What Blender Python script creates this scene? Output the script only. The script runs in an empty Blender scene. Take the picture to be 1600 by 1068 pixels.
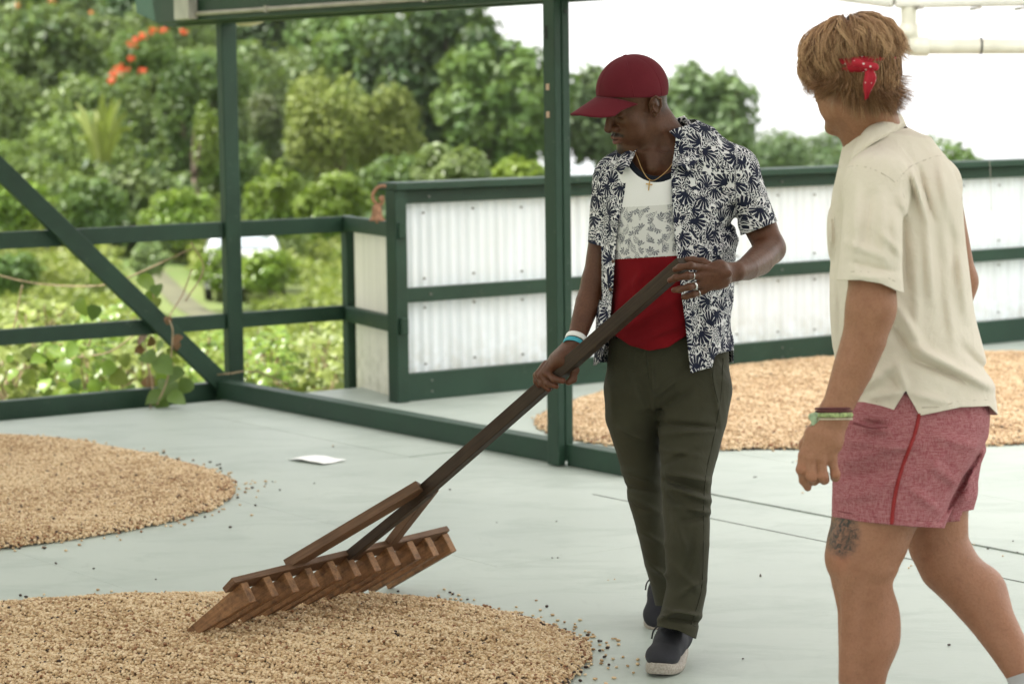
import bpy, bmesh, math, random
import numpy as np
from mathutils import Vector, Matrix
random.seed(7); RNG = np.random.default_rng(7)
SC = bpy.context.scene
COL = SC.collection

# ------------------------------------------------------------------ camera
FPX, TILT, ROLL, AZ, CAMH = 3879.92, 0.100964, -0.012420, 0.950732, 1.68
_F = np.array([0, math.cos(TILT), -math.sin(TILT)])
_R0 = np.array([1., 0, 0]); _U0 = np.cross(_R0, _F)
_R = math.cos(ROLL)*_R0 + math.sin(ROLL)*_U0
_U = -math.sin(ROLL)*_R0 + math.cos(ROLL)*_U0
cam_d = bpy.data.cameras.new('camera'); cam = bpy.data.objects.new('camera', cam_d); COL.objects.link(cam)
cam.matrix_world = Matrix(((_R[0], _U[0], -_F[0], 0), (_R[1], _U[1], -_F[1], 0), (_R[2], _U[2], -_F[2], CAMH), (0, 0, 0, 1)))
cam_d.sensor_width = 36; cam_d.lens = 36*FPX/1600
cam_d.clip_start = 0.1; cam_d.clip_end = 40000
cam_d.dof.use_dof = True; cam_d.dof.focus_distance = 7.0; cam_d.dof.aperture_fstop = 4.5
SC.camera = cam

# ------------------------------------------------------------------ sky, sun, exposure
SUN_EL, SUN_AZ = math.radians(56), math.radians(-104)      # azimuth measured from +Y towards +X
world = bpy.data.worlds.new('World'); SC.world = world; world.use_nodes = True
wn = world.node_tree.nodes; wl = world.node_tree.links; wn.clear()
w_out = wn.new('ShaderNodeOutputWorld'); w_bg = wn.new('ShaderNodeBackground'); w_sky = wn.new('ShaderNodeTexSky')
w_sky.sky_type = 'NISHITA'; w_sky.sun_disc = False; w_sky.sun_elevation = SUN_EL; w_sky.sun_rotation = SUN_AZ
w_sky.air_density = 1.0; w_sky.dust_density = 4.0; w_sky.ozone_density = 1.0
w_mix = wn.new('ShaderNodeMix'); w_mix.data_type = 'RGBA'; w_mix.blend_type = 'MIX'
w_mix.inputs[0].default_value = 0.80                       # thin bright cloud cover
w_mix.inputs[7].default_value = (11.0, 11.0, 11.0, 1)
wl.new(w_sky.outputs[0], w_mix.inputs[6]); wl.new(w_mix.outputs[2], w_bg.inputs[0]); wl.new(w_bg.outputs[0], w_out.inputs[0])
w_bg.inputs[1].default_value = 0.085
sun_d = bpy.data.lights.new('sun', 'SUN'); sun = bpy.data.objects.new('sun', sun_d); COL.objects.link(sun)
sun_d.energy = 5.0; sun_d.angle = math.radians(1.0); sun_d.color = (1.0, 0.965, 0.92)
_sd = Vector((math.sin(SUN_AZ)*math.cos(SUN_EL), math.cos(SUN_AZ)*math.cos(SUN_EL), math.sin(SUN_EL)))
sun.rotation_euler = (-_sd).to_track_quat('-Z', 'Y').to_euler()
SC.view_settings.view_transform = 'Standard'; SC.view_settings.look = 'None'
SC.view_settings.exposure = 1.08; SC.view_settings.gamma = 1.0; SC.view_settings.use_curve_mapping = False
SC.cycles.use_denoising = True
SC.cycles.max_bounces = 8; SC.cycles.transparent_max_bounces = 8

# ------------------------------------------------------------------ places
def px(x, y, Y):
    """point seen at photo pixel (x, y) at distance Y from the camera"""
    d = _R*(x-800)/FPX - _U*(y-534)/FPX + _F
    return np.array([0, 0, CAMH]) + d*(Y/d[1])
def ground_px(x, y, z=0.0):
    d = _R*(x-800)/FPX - _U*(y-534)/FPX + _F
    return np.array([0, 0, CAMH]) + d*((z-CAMH)/d[2])
AU = np.array([math.sin(AZ), math.cos(AZ), 0]); AV = np.array([-math.cos(AZ), math.sin(AZ), 0]); AZv = np.array([0, 0, 1.])
def uvz(u, v, z=0.0): return AU*u + AV*v + AZv*z

def sstep(x, a, b):
    t = np.clip((x-a)/(b-a), 0, 1); return t*t*(3-2*t)
# ------------------------------------------------------------------ objects
ROOT_LOC = {}
def thing(name, label, cat, loc=(0, 0, 0), group=None):
    o = bpy.data.objects.new(name, None); COL.objects.link(o); o.empty_display_size = 0.1
    o.location = tuple(loc); ROOT_LOC[o.name] = np.array(loc, float)
    o['label'] = label; o['category'] = cat
    if group: o['group'] = group
    return o
def rootloc(o):
    while o.parent: o = o.parent
    return ROOT_LOC.get(o.name, np.zeros(3))
def mesh_np(name, V, polys, smooth=False):
    """polys: (N,k) int array or list of tuples"""
    me = bpy.data.meshes.new(name)
    V = np.asarray(V, np.float32)
    if isinstance(polys, np.ndarray) and polys.ndim == 2:
        n, k = polys.shape
        me.vertices.add(len(V)); me.vertices.foreach_set('co', V.ravel())
        me.loops.add(n*k); me.loops.foreach_set('vertex_index', polys.astype(np.int32).ravel())
        me.polygons.add(n); me.polygons.foreach_set('loop_start', np.arange(0, n*k, k, dtype=np.int32))
        me.update(calc_edges=True); me.validate()
    else:
        me.from_pydata([tuple(map(float, v)) for v in V], [], [tuple(map(int, p)) for p in polys])
    if smooth: me.polygons.foreach_set('use_smooth', np.ones(len(me.polygons), bool))
    me.update()
    return me
def add(name, V, polys, mat, parent=None, smooth=False, bevel=0, solid=0, kind=None, label=None, autosm=None):
    V = np.asarray(V, float)
    if parent is not None: V = V - rootloc(parent)
    me = mesh_np(name, V, polys, smooth)
    o = bpy.data.objects.new(name, me); COL.objects.link(o)
    for m in (mat if isinstance(mat, (list, tuple)) else [mat]): me.materials.append(m)
    if parent is not None: o.parent = parent
    if solid:
        s = o.modifiers.new('solid', 'SOLIDIFY'); s.thickness = abs(solid); s.offset = 1 if solid > 0 else -1
    if bevel:
        b = o.modifiers.new('bevel', 'BEVEL'); b.width = bevel; b.segments = 2; b.limit_method = 'ANGLE'; b.angle_limit = 0.6
        b.harden_normals = False
    if kind: o['kind'] = kind
    if label: o['label'] = label
    return o
def attr(o, name, vals):
    a = o.data.attributes.new(name, 'FLOAT', 'POINT'); a.data.foreach_set('value', np.asarray(vals, np.float32))
BOXF = [(0, 3, 2, 1), (4, 5, 6, 7), (0, 1, 5, 4), (1, 2, 6, 5), (2, 3, 7, 6), (3, 0, 4, 7)]
def box_pts(c, ax, ay, az):
    c, ax, ay, az = [np.asarray(q, float) for q in (c, ax, ay, az)]
    return [c-ax-ay-az, c+ax-ay-az, c+ax+ay-az, c-ax+ay-az, c-ax-ay+az, c+ax-ay+az, c+ax+ay+az, c-ax+ay+az]
def box_uv(u0, u1, v0, v1, z0, z1):
    return box_pts(uvz((u0+u1)/2, (v0+v1)/2, (z0+z1)/2), AU*(u1-u0)/2, AV*(v1-v0)/2, AZv*(z1-z0)/2)
def bar_pts(p0, p1, w, h, up=(0, 0, 1)):
    """bar from p0 to p1, w across, h along 'up'"""
    p0, p1, up = [np.asarray(q, float) for q in (p0, p1, up)]
    d = p1-p0; L = np.linalg.norm(d); d /= L
    s = np.cross(d, up); s /= np.linalg.norm(s); n = np.cross(s, d)
    return box_pts((p0+p1)/2, d*L/2, s*w/2, n*h/2)
def tube_geo(pts, r, n=8, cap=True):
    pts = np.asarray(pts, float); m = len(pts); r = np.broadcast_to(np.asarray(r, float), (m,))
    T = np.gradient(pts, axis=0); T /= np.linalg.norm(T, axis=1)[:, None]+1e-12
    ref = np.array([0, 0, 1.]) if abs(T[0][2]) < 0.9 else np.array([1., 0, 0])
    V = []; s = np.cross(T[0], ref); s /= np.linalg.norm(s)
    for i in range(m):
        s = s - T[i]*(s@T[i]); s /= np.linalg.norm(s)+1e-12; b = np.cross(T[i], s)
        for k in range(n):
            a = 2*math.pi*k/n; V.append(pts[i]+r[i]*(math.cos(a)*s+math.sin(a)*b))
    P = [(i*n+k, i*n+(k+1) % n, (i+1)*n+(k+1) % n, (i+1)*n+k) for i in range(m-1) for k in range(n)]
    if cap: P += [tuple(range(n))[::-1], tuple(range((m-1)*n, m*n))]
    return V, P
def join_geo(gs):
    V = []; P = []
    for v, p in gs:
        o = len(V); V += [np.asarray(q, float) for q in v]; P += [tuple(i+o for i in f) for f in p]
    return V, P
def bez(pts, n=12):
    """smooth curve through points (Catmull-Rom)"""
    pts = [np.asarray(p, float) for p in pts]; Q = [2*pts[0]-pts[1]]+pts+[2*pts[-1]-pts[-2]]; out = []
    for i in range(1, len(Q)-2):
        for t in np.linspace(0, 1, n, endpoint=False):
            a, b, c, d = Q[i-1:i+3]
            out.append(0.5*((2*b)+(c-a)*t+(2*a-5*b+4*c-d)*t*t+(-a+3*b-3*c+d)*t**3))
    out.append(pts[-1]); return np.array(out)

# ------------------------------------------------------------------ materials
class NT:
    def __init__(s, name):
        s.m = bpy.data.materials.new(name); s.m.use_nodes = True; s.t = s.m.node_tree; s.n = s.t.nodes; s.n.clear()
        s.out = s.n.new('ShaderNodeOutputMaterial'); s.b = s.n.new('ShaderNodeBsdfPrincipled'); s.link(s.b.outputs[0], s.out.inputs[0])
    def link(s, a, b): s.t.links.new(a, b)
    def put(s, sock, v):
        if hasattr(v, 'is_output'): s.link(v, sock)
        elif isinstance(v, (tuple, list)) and len(v) == 3 and sock.type == 'RGBA': sock.default_value = (*v, 1)
        else: sock.default_value = v
    def obj(s): return s.n.new('ShaderNodeTexCoord').outputs['Object']
    def pos(s): return s.n.new('ShaderNodeNewGeometry').outputs['Position']
    def rand(s): return s.n.new('ShaderNodeObjectInfo').outputs['Random']
    def at(s, name, vec=False):
        n = s.n.new('ShaderNodeAttribute'); n.attribute_name = name; return n.outputs['Vector' if vec else 'Fac']
    def math(s, op, a, b=None, c=None, clamp=False):
        n = s.n.new('ShaderNodeMath'); n.operation = op; n.use_clamp = clamp; s.put(n.inputs[0], a)
        if b is not None: s.put(n.inputs[1], b)
        if c is not None: s.put(n.inputs[2], c)
        return n.outputs[0]
    def vmath(s, op, a, b=None, scale=None):
        n = s.n.new('ShaderNodeVectorMath'); n.operation = op; s.put(n.inputs[0], a)
        if b is not None: s.put(n.inputs[1], b)
        if scale is not None: s.put(n.inputs['Scale'], scale)
        return n.outputs['Value' if op in ('LENGTH', 'DISTANCE', 'DOT_PRODUCT') else 'Vector']
    def map(s, vec, scale=(1, 1, 1), rot=(0, 0, 0), loc=(0, 0, 0)):
        n = s.n.new('ShaderNodeMapping'); s.put(n.inputs[0], vec); n.inputs['Scale'].default_value = scale
        n.inputs['Rotation'].default_value = rot; n.inputs['Location'].default_value = loc; return n.outputs[0]
    def noise(s, vec, scale, detail=4, rough=0.55, dist=0.0):
        n = s.n.new('ShaderNodeTexNoise'); s.put(n.inputs['Vector'], vec); n.inputs['Scale'].default_value = scale
        n.inputs['Detail'].default_value = detail; n.inputs['Roughness'].default_value = rough; n.inputs['Distortion'].default_value = dist
        return n.outputs[0]
    def ramp(s, v, a, b, lo=0.0, hi=1.0):
        n = s.n.new('ShaderNodeMapRange'); s.put(n.inputs[0], v); n.inputs[1].default_value = a; n.inputs[2].default_value = b
        n.inputs[3].default_value = lo; n.inputs[4].default_value = hi; return n.outputs[0]
    def mix(s, f, a, b, mode='MIX'):
        n = s.n.new('ShaderNodeMix'); n.data_type = 'RGBA'; n.blend_type = mode
        s.put(n.inputs[0], f); s.put(n.inputs[6], a); s.put(n.inputs[7], b); return n.outputs[2]
    def sep(s, v):
        n = s.n.new('ShaderNodeSeparateXYZ'); s.put(n.inputs[0], v); return n.outputs
    def comb(s, x, y, z):
        n = s.n.new('ShaderNodeCombineXYZ')
        for i, q in enumerate((x, y, z)): s.put(n.inputs[i], q)
        return n.outputs[0]
    def bump(s, h, strength=0.3, dist=0.01, normal=None):
        n = s.n.new('ShaderNodeBump'); n.inputs['Strength'].default_value = strength; n.inputs['Distance'].default_value = dist
        s.put(n.inputs['Height'], h)
        if normal is not None: s.link(normal, n.inputs['Normal'])
        s.link(n.outputs[0], s.b.inputs['Normal']); return n.outputs[0]
    def set(s, **k):
        names = dict(col='Base Color', rough='Roughness', metal='Metallic', spec='Specular IOR Level', sss='Subsurface Weight', sheen='Sheen Weight', coat='Coat Weight')
        for q, v in k.items(): s.put(s.b.inputs[names[q]], v)
        return s
    def translucent(s, col, fac):
        t = s.n.new('ShaderNodeBsdfTranslucent'); s.put(t.inputs[0], col); mx = s.n.new('ShaderNodeMixShader'); s.put(mx.inputs[0], fac)
        s.link(s.b.outputs[0], mx.inputs[1]); s.link(t.outputs[0], mx.inputs[2]); s.link(mx.outputs[0], s.out.inputs[0])
def simple(name, col, rough=0.6, var=0.15, scale=8, bump=0.0, bscale=60, metal=0, spec=0.5):
    t = NT(name); n = t.noise(t.obj(), scale, 5)
    t.set(col=t.mix(t.ramp(n, 0.3, 0.7), tuple(c*(1-var) for c in col), tuple(min(1, c*(1+var)) for c in col)), rough=rough, metal=metal, spec=spec)
    if bump: t.bump(t.noise(t.obj(), bscale, 4), bump, 0.005)
    return t.m
# ================================================================== materials of the place
def m_deck():
    t = NT('deck paint'); p = t.pos()
    n1 = t.noise(p, 0.9, 5, 0.6); n2 = t.noise(t.map(p, (1.2, 2.6, 1), (0, 0, AZ)), 1.7, 7, 0.68, 0.6); n3 = t.noise(p, 45, 3, 0.6)
    c = t.mix(t.ramp(n1, 0.3, 0.72), (0.340, 0.386, 0.342), (0.445, 0.490, 0.445))
    c = t.mix(t.ramp(n2, 0.48, 0.76, 0, 0.7), c, (0.255, 0.30, 0.262))
    c = t.mix(t.ramp(n3, 0.68, 0.76, 0, 0.35), c, (0.54, 0.56, 0.54))
    n4 = t.noise(t.map(p, (9, 1.6, 1), (0, 0, 0.7)), 1.3, 6, 0.7, 1.2)
    c = t.mix(t.ramp(n4, 0.62, 0.74, 0, 0.40), c, (0.27, 0.285, 0.25))
    c = t.mix(t.math('MULTIPLY', t.rand(), 0.12), c, (0.31, 0.35, 0.32))
    t.set(col=c, rough=t.ramp(n1, 0.3, 0.7, 0.42, 0.6), spec=0.35)
    t.bump(t.math('ADD', t.noise(t.map(p, (1, 5, 1), (0, 0, AZ)), 18, 4), t.math('MULTIPLY', n3, 0.4)), 0.12, 0.01)
    return t.m
def m_green():
    t = NT('dark green paint'); p = t.obj()
    n = t.noise(p, 3.5, 5, 0.6); g = t.noise(t.map(p, (4, 4, 40)), 4, 4); w = t.noise(p, 26, 4, 0.7)
    c = t.mix(t.ramp(n, 0.3, 0.7), (0.013, 0.036, 0.021), (0.023, 0.056, 0.034))
    c = t.mix(t.ramp(w, 0.63, 0.72, 0, 0.6), c, (0.085, 0.115, 0.085))
    t.set(col=c, rough=t.ramp(n, 0.3, 0.7, 0.42, 0.6), spec=0.3); t.bump(t.math('ADD', g, w), 0.15, 0.004); return t.m
def m_panel(name, tint):
    t = NT(name); p = t.obj(); s = t.sep(p)
    st = t.noise(t.map(p, (1, 1, 0.04)), 16, 3, 0.6); d = t.noise(p, 2.5, 5)
    c = t.mix(t.ramp(st, 0.42, 0.68), tint, tuple(q*0.90 for q in tint))
    c = t.mix(t.ramp(d, 0.45, 0.8, 0, 0.35), c, (0.66, 0.68, 0.60)); c = t.mix(t.math('MULTIPLY', t.ramp(s[2], 0.10, 0.40, 0.55, 0.0), t.ramp(t.noise(p, 14, 4), 0.35, 0.65)), c, (0.45, 0.44, 0.34))
    t.set(col=c, rough=0.45, spec=0.4); t.translucent(c, 0.12); return t.m
def m_wood(name, dark, light, scale=1.0, dirt=None):
    t = NT(name); p = t.obj()
    g = t.noise(t.map(p, (1, 1, 1)), 9*scale, 6, 0.62, 0.4)
    tt = t.at('grain', True)
    g2 = t.noise(t.map(tt, (2.5, 60, 60)), 3, 5, 0.6, 0.25)
    c = t.mix(t.ramp(g2, 0.3, 0.72), dark, light); c = t.mix(t.ramp(g, 0.35, 0.75, 0, 0.5), c, tuple(q*0.55 for q in dark))
    if dirt:
        k = t.noise(p, 38, 5, 0.7); c = t.mix(t.ramp(k, 0.45, 0.68, 0, 0.75), c, dirt)
    t.set(col=c, rough=0.62, spec=0.3); t.bump(g2, 0.35, 0.004); return t.m
DECK, GREEN = m_deck(), m_green()
PANEL, PANEL_C = m_panel('white corrugated sheet', (0.80, 0.85, 0.88)), m_panel('cream corrugated sheet', (0.83, 0.80, 0.70))
WHITE_PAINT = simple('white gutter paint', (0.72, 0.71, 0.66), 0.5, 0.12, 5)
PVC = simple('weathered pipe plastic', (0.66, 0.64, 0.54), 0.45, 0.14, 9)
CONDUIT = simple('grey conduit', (0.36, 0.33, 0.29), 0.5, 0.15, 12)
def leaf_mat(name, c1, c2, c3, trans=0.35, rough=0.45):
    t = NT(name); r = t.at('rnd'); n = t.noise(t.obj(), 0.7, 3)
    c = t.mix(r, c1, c2); c = t.mix(t.ramp(n, 0.38, 0.7, 0, 0.8), c, c3)
    hs = t.n.new('ShaderNodeHueSaturation'); t.put(hs.inputs['Color'], c); t.put(hs.inputs['Value'], t.ramp(t.rand(), 0, 1, 0.85, 1.18)); c = hs.outputs[0]
    t.set(col=c, rough=rough, spec=0.4)
    c2 = t.mix(0.5, c, (0.16, 0.22, 0.02)); t.translucent(c2, trans); return t.m
LEAF_DARK = leaf_mat('dark foliage', (0.032, 0.078, 0.024), (0.072, 0.145, 0.042), (0.095, 0.145, 0.045))
LEAF_MID = leaf_mat('mid green foliage', (0.058, 0.125, 0.026), (0.120, 0.215, 0.048), (0.145, 0.21, 0.050))
LEAF_OLIVE = leaf_mat('olive foliage', (0.056, 0.098, 0.030), (0.105, 0.155, 0.048), (0.12, 0.125, 0.050))
LEAF_YEL = leaf_mat('yellow green foliage', (0.145, 0.195, 0.034), (0.26, 0.305, 0.065), (0.21, 0.255, 0.060))
LEAF_BRIGHT = leaf_mat('bright green foliage', (0.110, 0.205, 0.028), (0.225, 0.345, 0.055), (0.28, 0.345, 0.055), 0.42, 0.32)
LEAF_PALE = leaf_mat('pale green foliage', (0.13, 0.21, 0.075), (0.24, 0.33, 0.13), (0.28, 0.34, 0.12), 0.4, 0.35)
LEAF_DEAD = leaf_mat('dry brown leaf', (0.13, 0.060, 0.028), (0.22, 0.11, 0.05), (0.16, 0.08, 0.04), 0.2)
FLOWER = simple('orange red blossom', (0.75, 0.11, 0.03), 0.5, 0.2, 3)
FLOWER_O = simple('orange blossom', (0.80, 0.26, 0.04), 0.5, 0.2, 3)
BARK = simple('tree bark', (0.14, 0.10, 0.072), 0.85, 0.35, 6, 0.5, 20)
VINE_STEM = simple('dry vine stem', (0.30, 0.22, 0.13), 0.8, 0.3, 20)

# ================================================================== deck
deck = add('deck_floor', box_uv(-1, 16, -4.2, 12.02, -0.16, -0.022), BOXF, simple('deck underlay', (0.05, 0.055, 0.05), 0.9), kind='structure')
ue = [-0.97, 0.12, 1.34, 2.56, 3.78, 5.0, 6.22, 6.605, 7.44, 8.66, 9.88, 11.1, 12.32, 13.54, 14.76, 15.98]
ve = [-4.18, -2.66, -0.22, 2.22, 4.66, 7.11, 9.55, 12.0]
cache = {}
for i in range(len(ue)-1):
    for j in range(len(ve)-1):
        w, l = ue[i+1]-ue[i], ve[j+1]-ve[j]; key = (round(w, 3), round(l, 3))
        c = uvz((ue[i]+ue[i+1])/2, (ve[j]+ve[j+1])/2, -0.010)
        if key not in cache:
            g = 0.0007; cache[key] = mesh_np('floor_panel', box_pts((0, 0, 0), AU*(w/2-g), AV*(l/2-g), AZv*0.010), BOXF); cache[key].materials.append(DECK)
        o = bpy.data.objects.new('floor_panel', cache[key]); COL.objects.link(o); o.parent = deck; o.location = c
        dz = random.uniform(-0.0012, 0.0)
        if i == 6 and j < 6: dz = -0.004
        if i == 5: dz = -0.001
        o.location.z += dz
# a shallow dark gap line strip (open joints) along u = 6.22 and 6.605
for uu, v0, v1, w in ((6.223, 2.0, 8.15, 0.0035), (6.609, 2.0, 8.40, 0.006)):
    add('joint_strip', box_uv(uu-w/2, uu+w/2, v0, v1, -0.012, 0.0012), BOXF, simple('dirt in joint', (0.20, 0.215, 0.19), 0.9, 0.5, 14), deck)

# ================================================================== timber
def green_box(parent, name, *b, bev=0.004): return add(name, box_uv(*b), BOXF, GREEN, parent, bevel=bev)
post1 = add('support_post', box_uv(6.705, 6.80, 12.10, 12.165, -0.15, 2.076), BOXF, GREEN, bevel=0.006)
post1['label'] = 'dark green square post at the deck corner where the low railing meets the kerb board'; post1['category'] = 'post'; post1['group'] = 'posts under the green beam'
post2 = thing('support_post', 'dark green square post with two small wooden plugs behind the man in the red cap', 'post', uvz(6.60, 8.91), 'posts under the green beam')
add('shaft', box_uv(6.571, 6.610, 8.855, 8.94, 0.001, 2.30), BOXF, GREEN, post2, bevel=0.004)
add('shaft', box_uv(6.611, 6.652, 8.850, 8.935, 0.02, 2.30), BOXF, GREEN, post2, bevel=0.004)
PLUG = simple('bare wood plug', (0.52, 0.36, 0.26), 0.7)
for (xx, yy, hh) in ((855, 136, 10), (856, 179, 10)):
    d = px(xx, yy, 11.13); add('wooden_plug', box_pts(uvz(6.5705, 8.905, d[2]), AU*0.002, AV*0.011, AZv*hh*0.0014), BOXF, PLUG, post2)
d = px(854, 51, 11.13); add('slot', box_pts(uvz(6.5705, 8.912, d[2]), AU*0.0015, AV*0.010, AZv*0.030), BOXF, simple('dark slot', (0.015, 0.02, 0.017), 0.9), post2)
d = px(877, 19, 11.1); add('bolt', *tube_geo([uvz(6.63, 8.849, d[2]), uvz(6.63, 8.842, d[2])], 0.008, 8), simple('dark bolt', (0.02, 0.025, 0.02), 0.5), post2)
beam = thing('roof_beam', 'long green beam across the tops of the posts, its end cut at a slant', 'beam', uvz(6.6, 12, 2.1))
add('beam_board', np.array([uvz(uu, vv, zz) for uu in (6.70, 6.78) for (vv, zz) in ((5.0, 2.076), (12.74, 2.062), (13.10, 2.150), (13.14, 2.36), (5.0, 2.36))]),
    [(0, 1, 2, 3, 4), (9, 8, 7, 6, 5), (0, 5, 6, 1), (1, 6, 7, 2), (2, 7, 8, 3), (3, 8, 9, 4), (4, 9, 5, 0)], GREEN, beam, bevel=0.004)
add('beam_board', box_uv(6.602, 6.698, 5.0, 12.62, 2.079, 2.34), BOXF, GREEN, beam, bevel=0.004)
cd = thing('conduit', 'thin grey conduit pipe with a junction box fixed along the side of the green beam', 'conduit', uvz(6.59, 12.2, 2.1))
add('pipe', *tube_geo([uvz(6.589, v, 2.117+0.0*(12.2-v)) for v in np.linspace(12.2, 5.2, 20)], 0.0125, 10), CONDUIT, cd, smooth=True)
add('junction_box', box_uv(6.54, 6.60, 12.17, 12.34, 2.088, 2.26), BOXF, simple('box grey', (0.42, 0.40, 0.36), 0.5), cd, bevel=0.006)
for vv in (11.4, 9.9, 8.2): add('clamp', box_uv(6.574, 6.6015, vv-0.012, vv+0.012, 2.10, 2.135), BOXF, CONDUIT, cd, bevel=0.003)
lamp = thing('floodlight', 'beige rounded lamp tucked under the beam behind the corner post', 'lamp', px(395, 36, 14.4))
c0 = px(385, 32, 14.4)
V, P = [], []
for i in range(9):
    a = i/8*math.pi/2
    for k in range(16):
        b = 2*math.pi*k/16; r = 0.10*math.sin(a)+0.002
        V.append(c0+np.array([r*math.cos(b)*1.25, r*math.sin(b), -0.065*math.cos(a)+0.03]))
P = [(i*16+k, i*16+(k+1) % 16, (i+1)*16+(k+1) % 16, (i+1)*16+k) for i in range(8) for k in range(16)]+[tuple(range(8*16, 9*16))]
add('lamp_shade', V, P, simple('beige lamp', (0.55, 0.46, 0.36), 0.5), lamp, smooth=True)
add('bracket', *tube_geo([c0+[0, 0, 0.03], c0+[0, 0, 0.10]], 0.012), CONDUIT, lamp)

kerb = thing('kerb_board', 'low dark green kerb of boards on edge running between the two posts', 'kerb', uvz(6.63, 10.5))
green_box(kerb, 'board', 6.610, 6.700, 8.965, 12.095, 0.001, 0.100)
green_box(kerb, 'board', 6.612, 6.702, 8.43, 8.848, 0.001, 0.098)
rail = thing('railing', 'open dark green railing at left with two rails and a long diagonal brace', 'railing', uvz(5.3, 12.15))
for (u0, u1) in ((0.5, 6.704), (6.802, 7.478)):
    green_box(rail, 'top_rail', u0, u1, 12.125, 12.17, 0.884, 0.973)
    green_box(rail, 'mid_rail', u0, u1, 12.125, 12.17, 0.378, 0.462)
green_box(rail, 'base_board', 0.5, 6.703, 12.105, 12.175, -0.05, 0.086)
for up in (0.6, 2.4, 4.2): green_box(rail, 'post', up, up+0.09, 12.176, 12.266, -0.2, 0.97)
add('diagonal_brace', bar_pts(uvz(4.55, 12.085, 2.08), uvz(6.655, 12.085, 0.075), 0.035, 0.105), BOXF, GREEN, rail, bevel=0.004)

cor = thing('corner_panel', 'narrow cream corrugated panel with two green rails between the short post and the tall fence', 'fence', uvz(7.25, 11.6))
green_box(cor, 'post', 7.480, 7.535, 12.095, 12.155, -0.06, 0.978)
def corrugated(u0, u1, v0, v1, z0, z1, parent, mat, pitch=0.064, amp=0.008):
    """wavy sheet standing on the line from (u0, v0) to (u1, v1)"""
    L = math.hypot(u1-u0, v1-v0); n = int(L/pitch*8); du, dv = (u1-u0)/L, (v1-v0)/L
    t = np.linspace(0, L, n+1); w = amp*np.cos(2*math.pi*t/pitch)
    zs = [z0, (z0+z1)/2, z1]
    V = [uvz(u0+a*du-b*dv, v0+a*dv+b*du, z) for z in zs for a, b in zip(t, w)]
    P = [(k*(n+1)+i, k*(n+1)+i+1, (k+1)*(n+1)+i+1, (k+1)*(n+1)+i) for k in range(2) for i in range(n)]
    return add('corrugated_sheet', V, P, mat, parent, smooth=True)
corrugated(7.53, 7.365, 12.094, 11.345, -0.02, 0.93, cor, PANEL_C)
for nm, zc, hh, ve_ in (('top_rail', 0.935, 0.085, 11.215), ('mid_rail', 0.418, 0.086, 11.195)):
    add(nm, bar_pts(uvz(7.485, 12.094, zc), uvz(7.485-(12.094-ve_)*0.165/0.75, ve_, zc), 0.042, hh), BOXF, GREEN, cor, bevel=0.004)

fence = thing('tall_fence', 'tall white corrugated fence framed in dark green boards behind the two men', 'fence', uvz(9.5, 11.25))
green_box(fence, 'end_post', 7.258, 7.333, 11.232, 11.33, 0.001, 1.150)
green_box(fence, 'cap_board', 7.255, 15.9, 11.21, 11.40, 1.152, 1.192)
green_box(fence, 'top_rail', 7.335, 15.9, 11.275, 11.325, 1.075, 1.148)
green_box(fence, 'mid_rail', 7.335, 15.9, 11.268, 11.313, 0.538, 0.617)
green_box(fence, 'base_board', 7.335, 15.9, 11.262, 11.313, 0.001, 0.150)
for k, u0 in enumerate(np.arange(7.337, 15.5, 1.22)):
    corrugated(u0, u0+1.235, 11.335+0.002*(k % 2), 11.335+0.002*(k % 2), 0.06, 1.10, fence, PANEL)

SCREW = simple('dull screw head', (0.20, 0.20, 0.18), 0.5, 0.2, 40, metal=0.5)
for k, uu in enumerate(np.arange(7.5, 12.6, 0.32)):
    for zz in (1.02, 0.66, 0.50, 0.19): add('screw', *tube_geo([uvz(uu+0.01*((k*7) % 3), 11.329, zz+0.006*((k*5) % 3)), uvz(uu+0.01*((k*7) % 3), 11.318, zz+0.006*((k*5) % 3))], 0.0065, 8), SCREW, fence)
    if k % 4 == 0:
        for zz in (0.045, 0.105, 0.578, 1.11): add('screw', *tube_geo([uvz(uu, 11.27 if zz != 0.045 and zz != 0.105 else 11.264, zz), uvz(uu, 11.2585, zz)], 0.006, 8), SCREW, fence)

# ---- bell on the end post
bell = thing('bell', 'small rusty hand bell hanging on a bracket at the end of the tall fence', 'bell', px(590, 330, 13.36))
RUST = simple('rusty iron', (0.27, 0.14, 0.075), 0.75, 0.35, 60, 0.4, 200)
bc = px(589, 345, 13.36); S = 13.36/FPX
prof = [(0.5, 26), (4, 25.5), (6.5, 23), (7.5, 16), (8.8, 8), (11.5, 3), (13.2, 0), (12.2, 0.3), (10.4, 3.6), (7, 9)]
V = [bc+np.array([r*S*math.cos(a), r*S*math.sin(a), z*S]) for r, z in prof for a in np.linspace(0, 2*math.pi, 20, endpoint=False)]
P = [(i*20+k, i*20+(k+1) % 20, (i+1)*20+(k+1) % 20, (i+1)*20+k) for i in range(len(prof)-1) for k in range(20)]
add('bell_body', V, P, RUST, bell, smooth=True)
add('clapper', *tube_geo([bc+[0, 0, 10*S], bc+[0, 0, -4*S]], [1.0*S, 2.2*S], 8), RUST, bell, smooth=True)
add('bracket', *tube_geo(bez([px(603, 291, 13.36), px(592, 292, 13.36), px(583, 302, 13.36), px(583, 312, 13.36), px(589, 319, 13.36)]), 2.6*S, 8), RUST, bell, smooth=True)
add('loop', *tube_geo(bez([px(589, 320, 13.36), px(597, 318, 13.36), px(598, 308, 13.36), px(593, 310, 13.35), px(597, 314, 13.35)]), 2.4*S, 8), RUST, bell, smooth=True)

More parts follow.
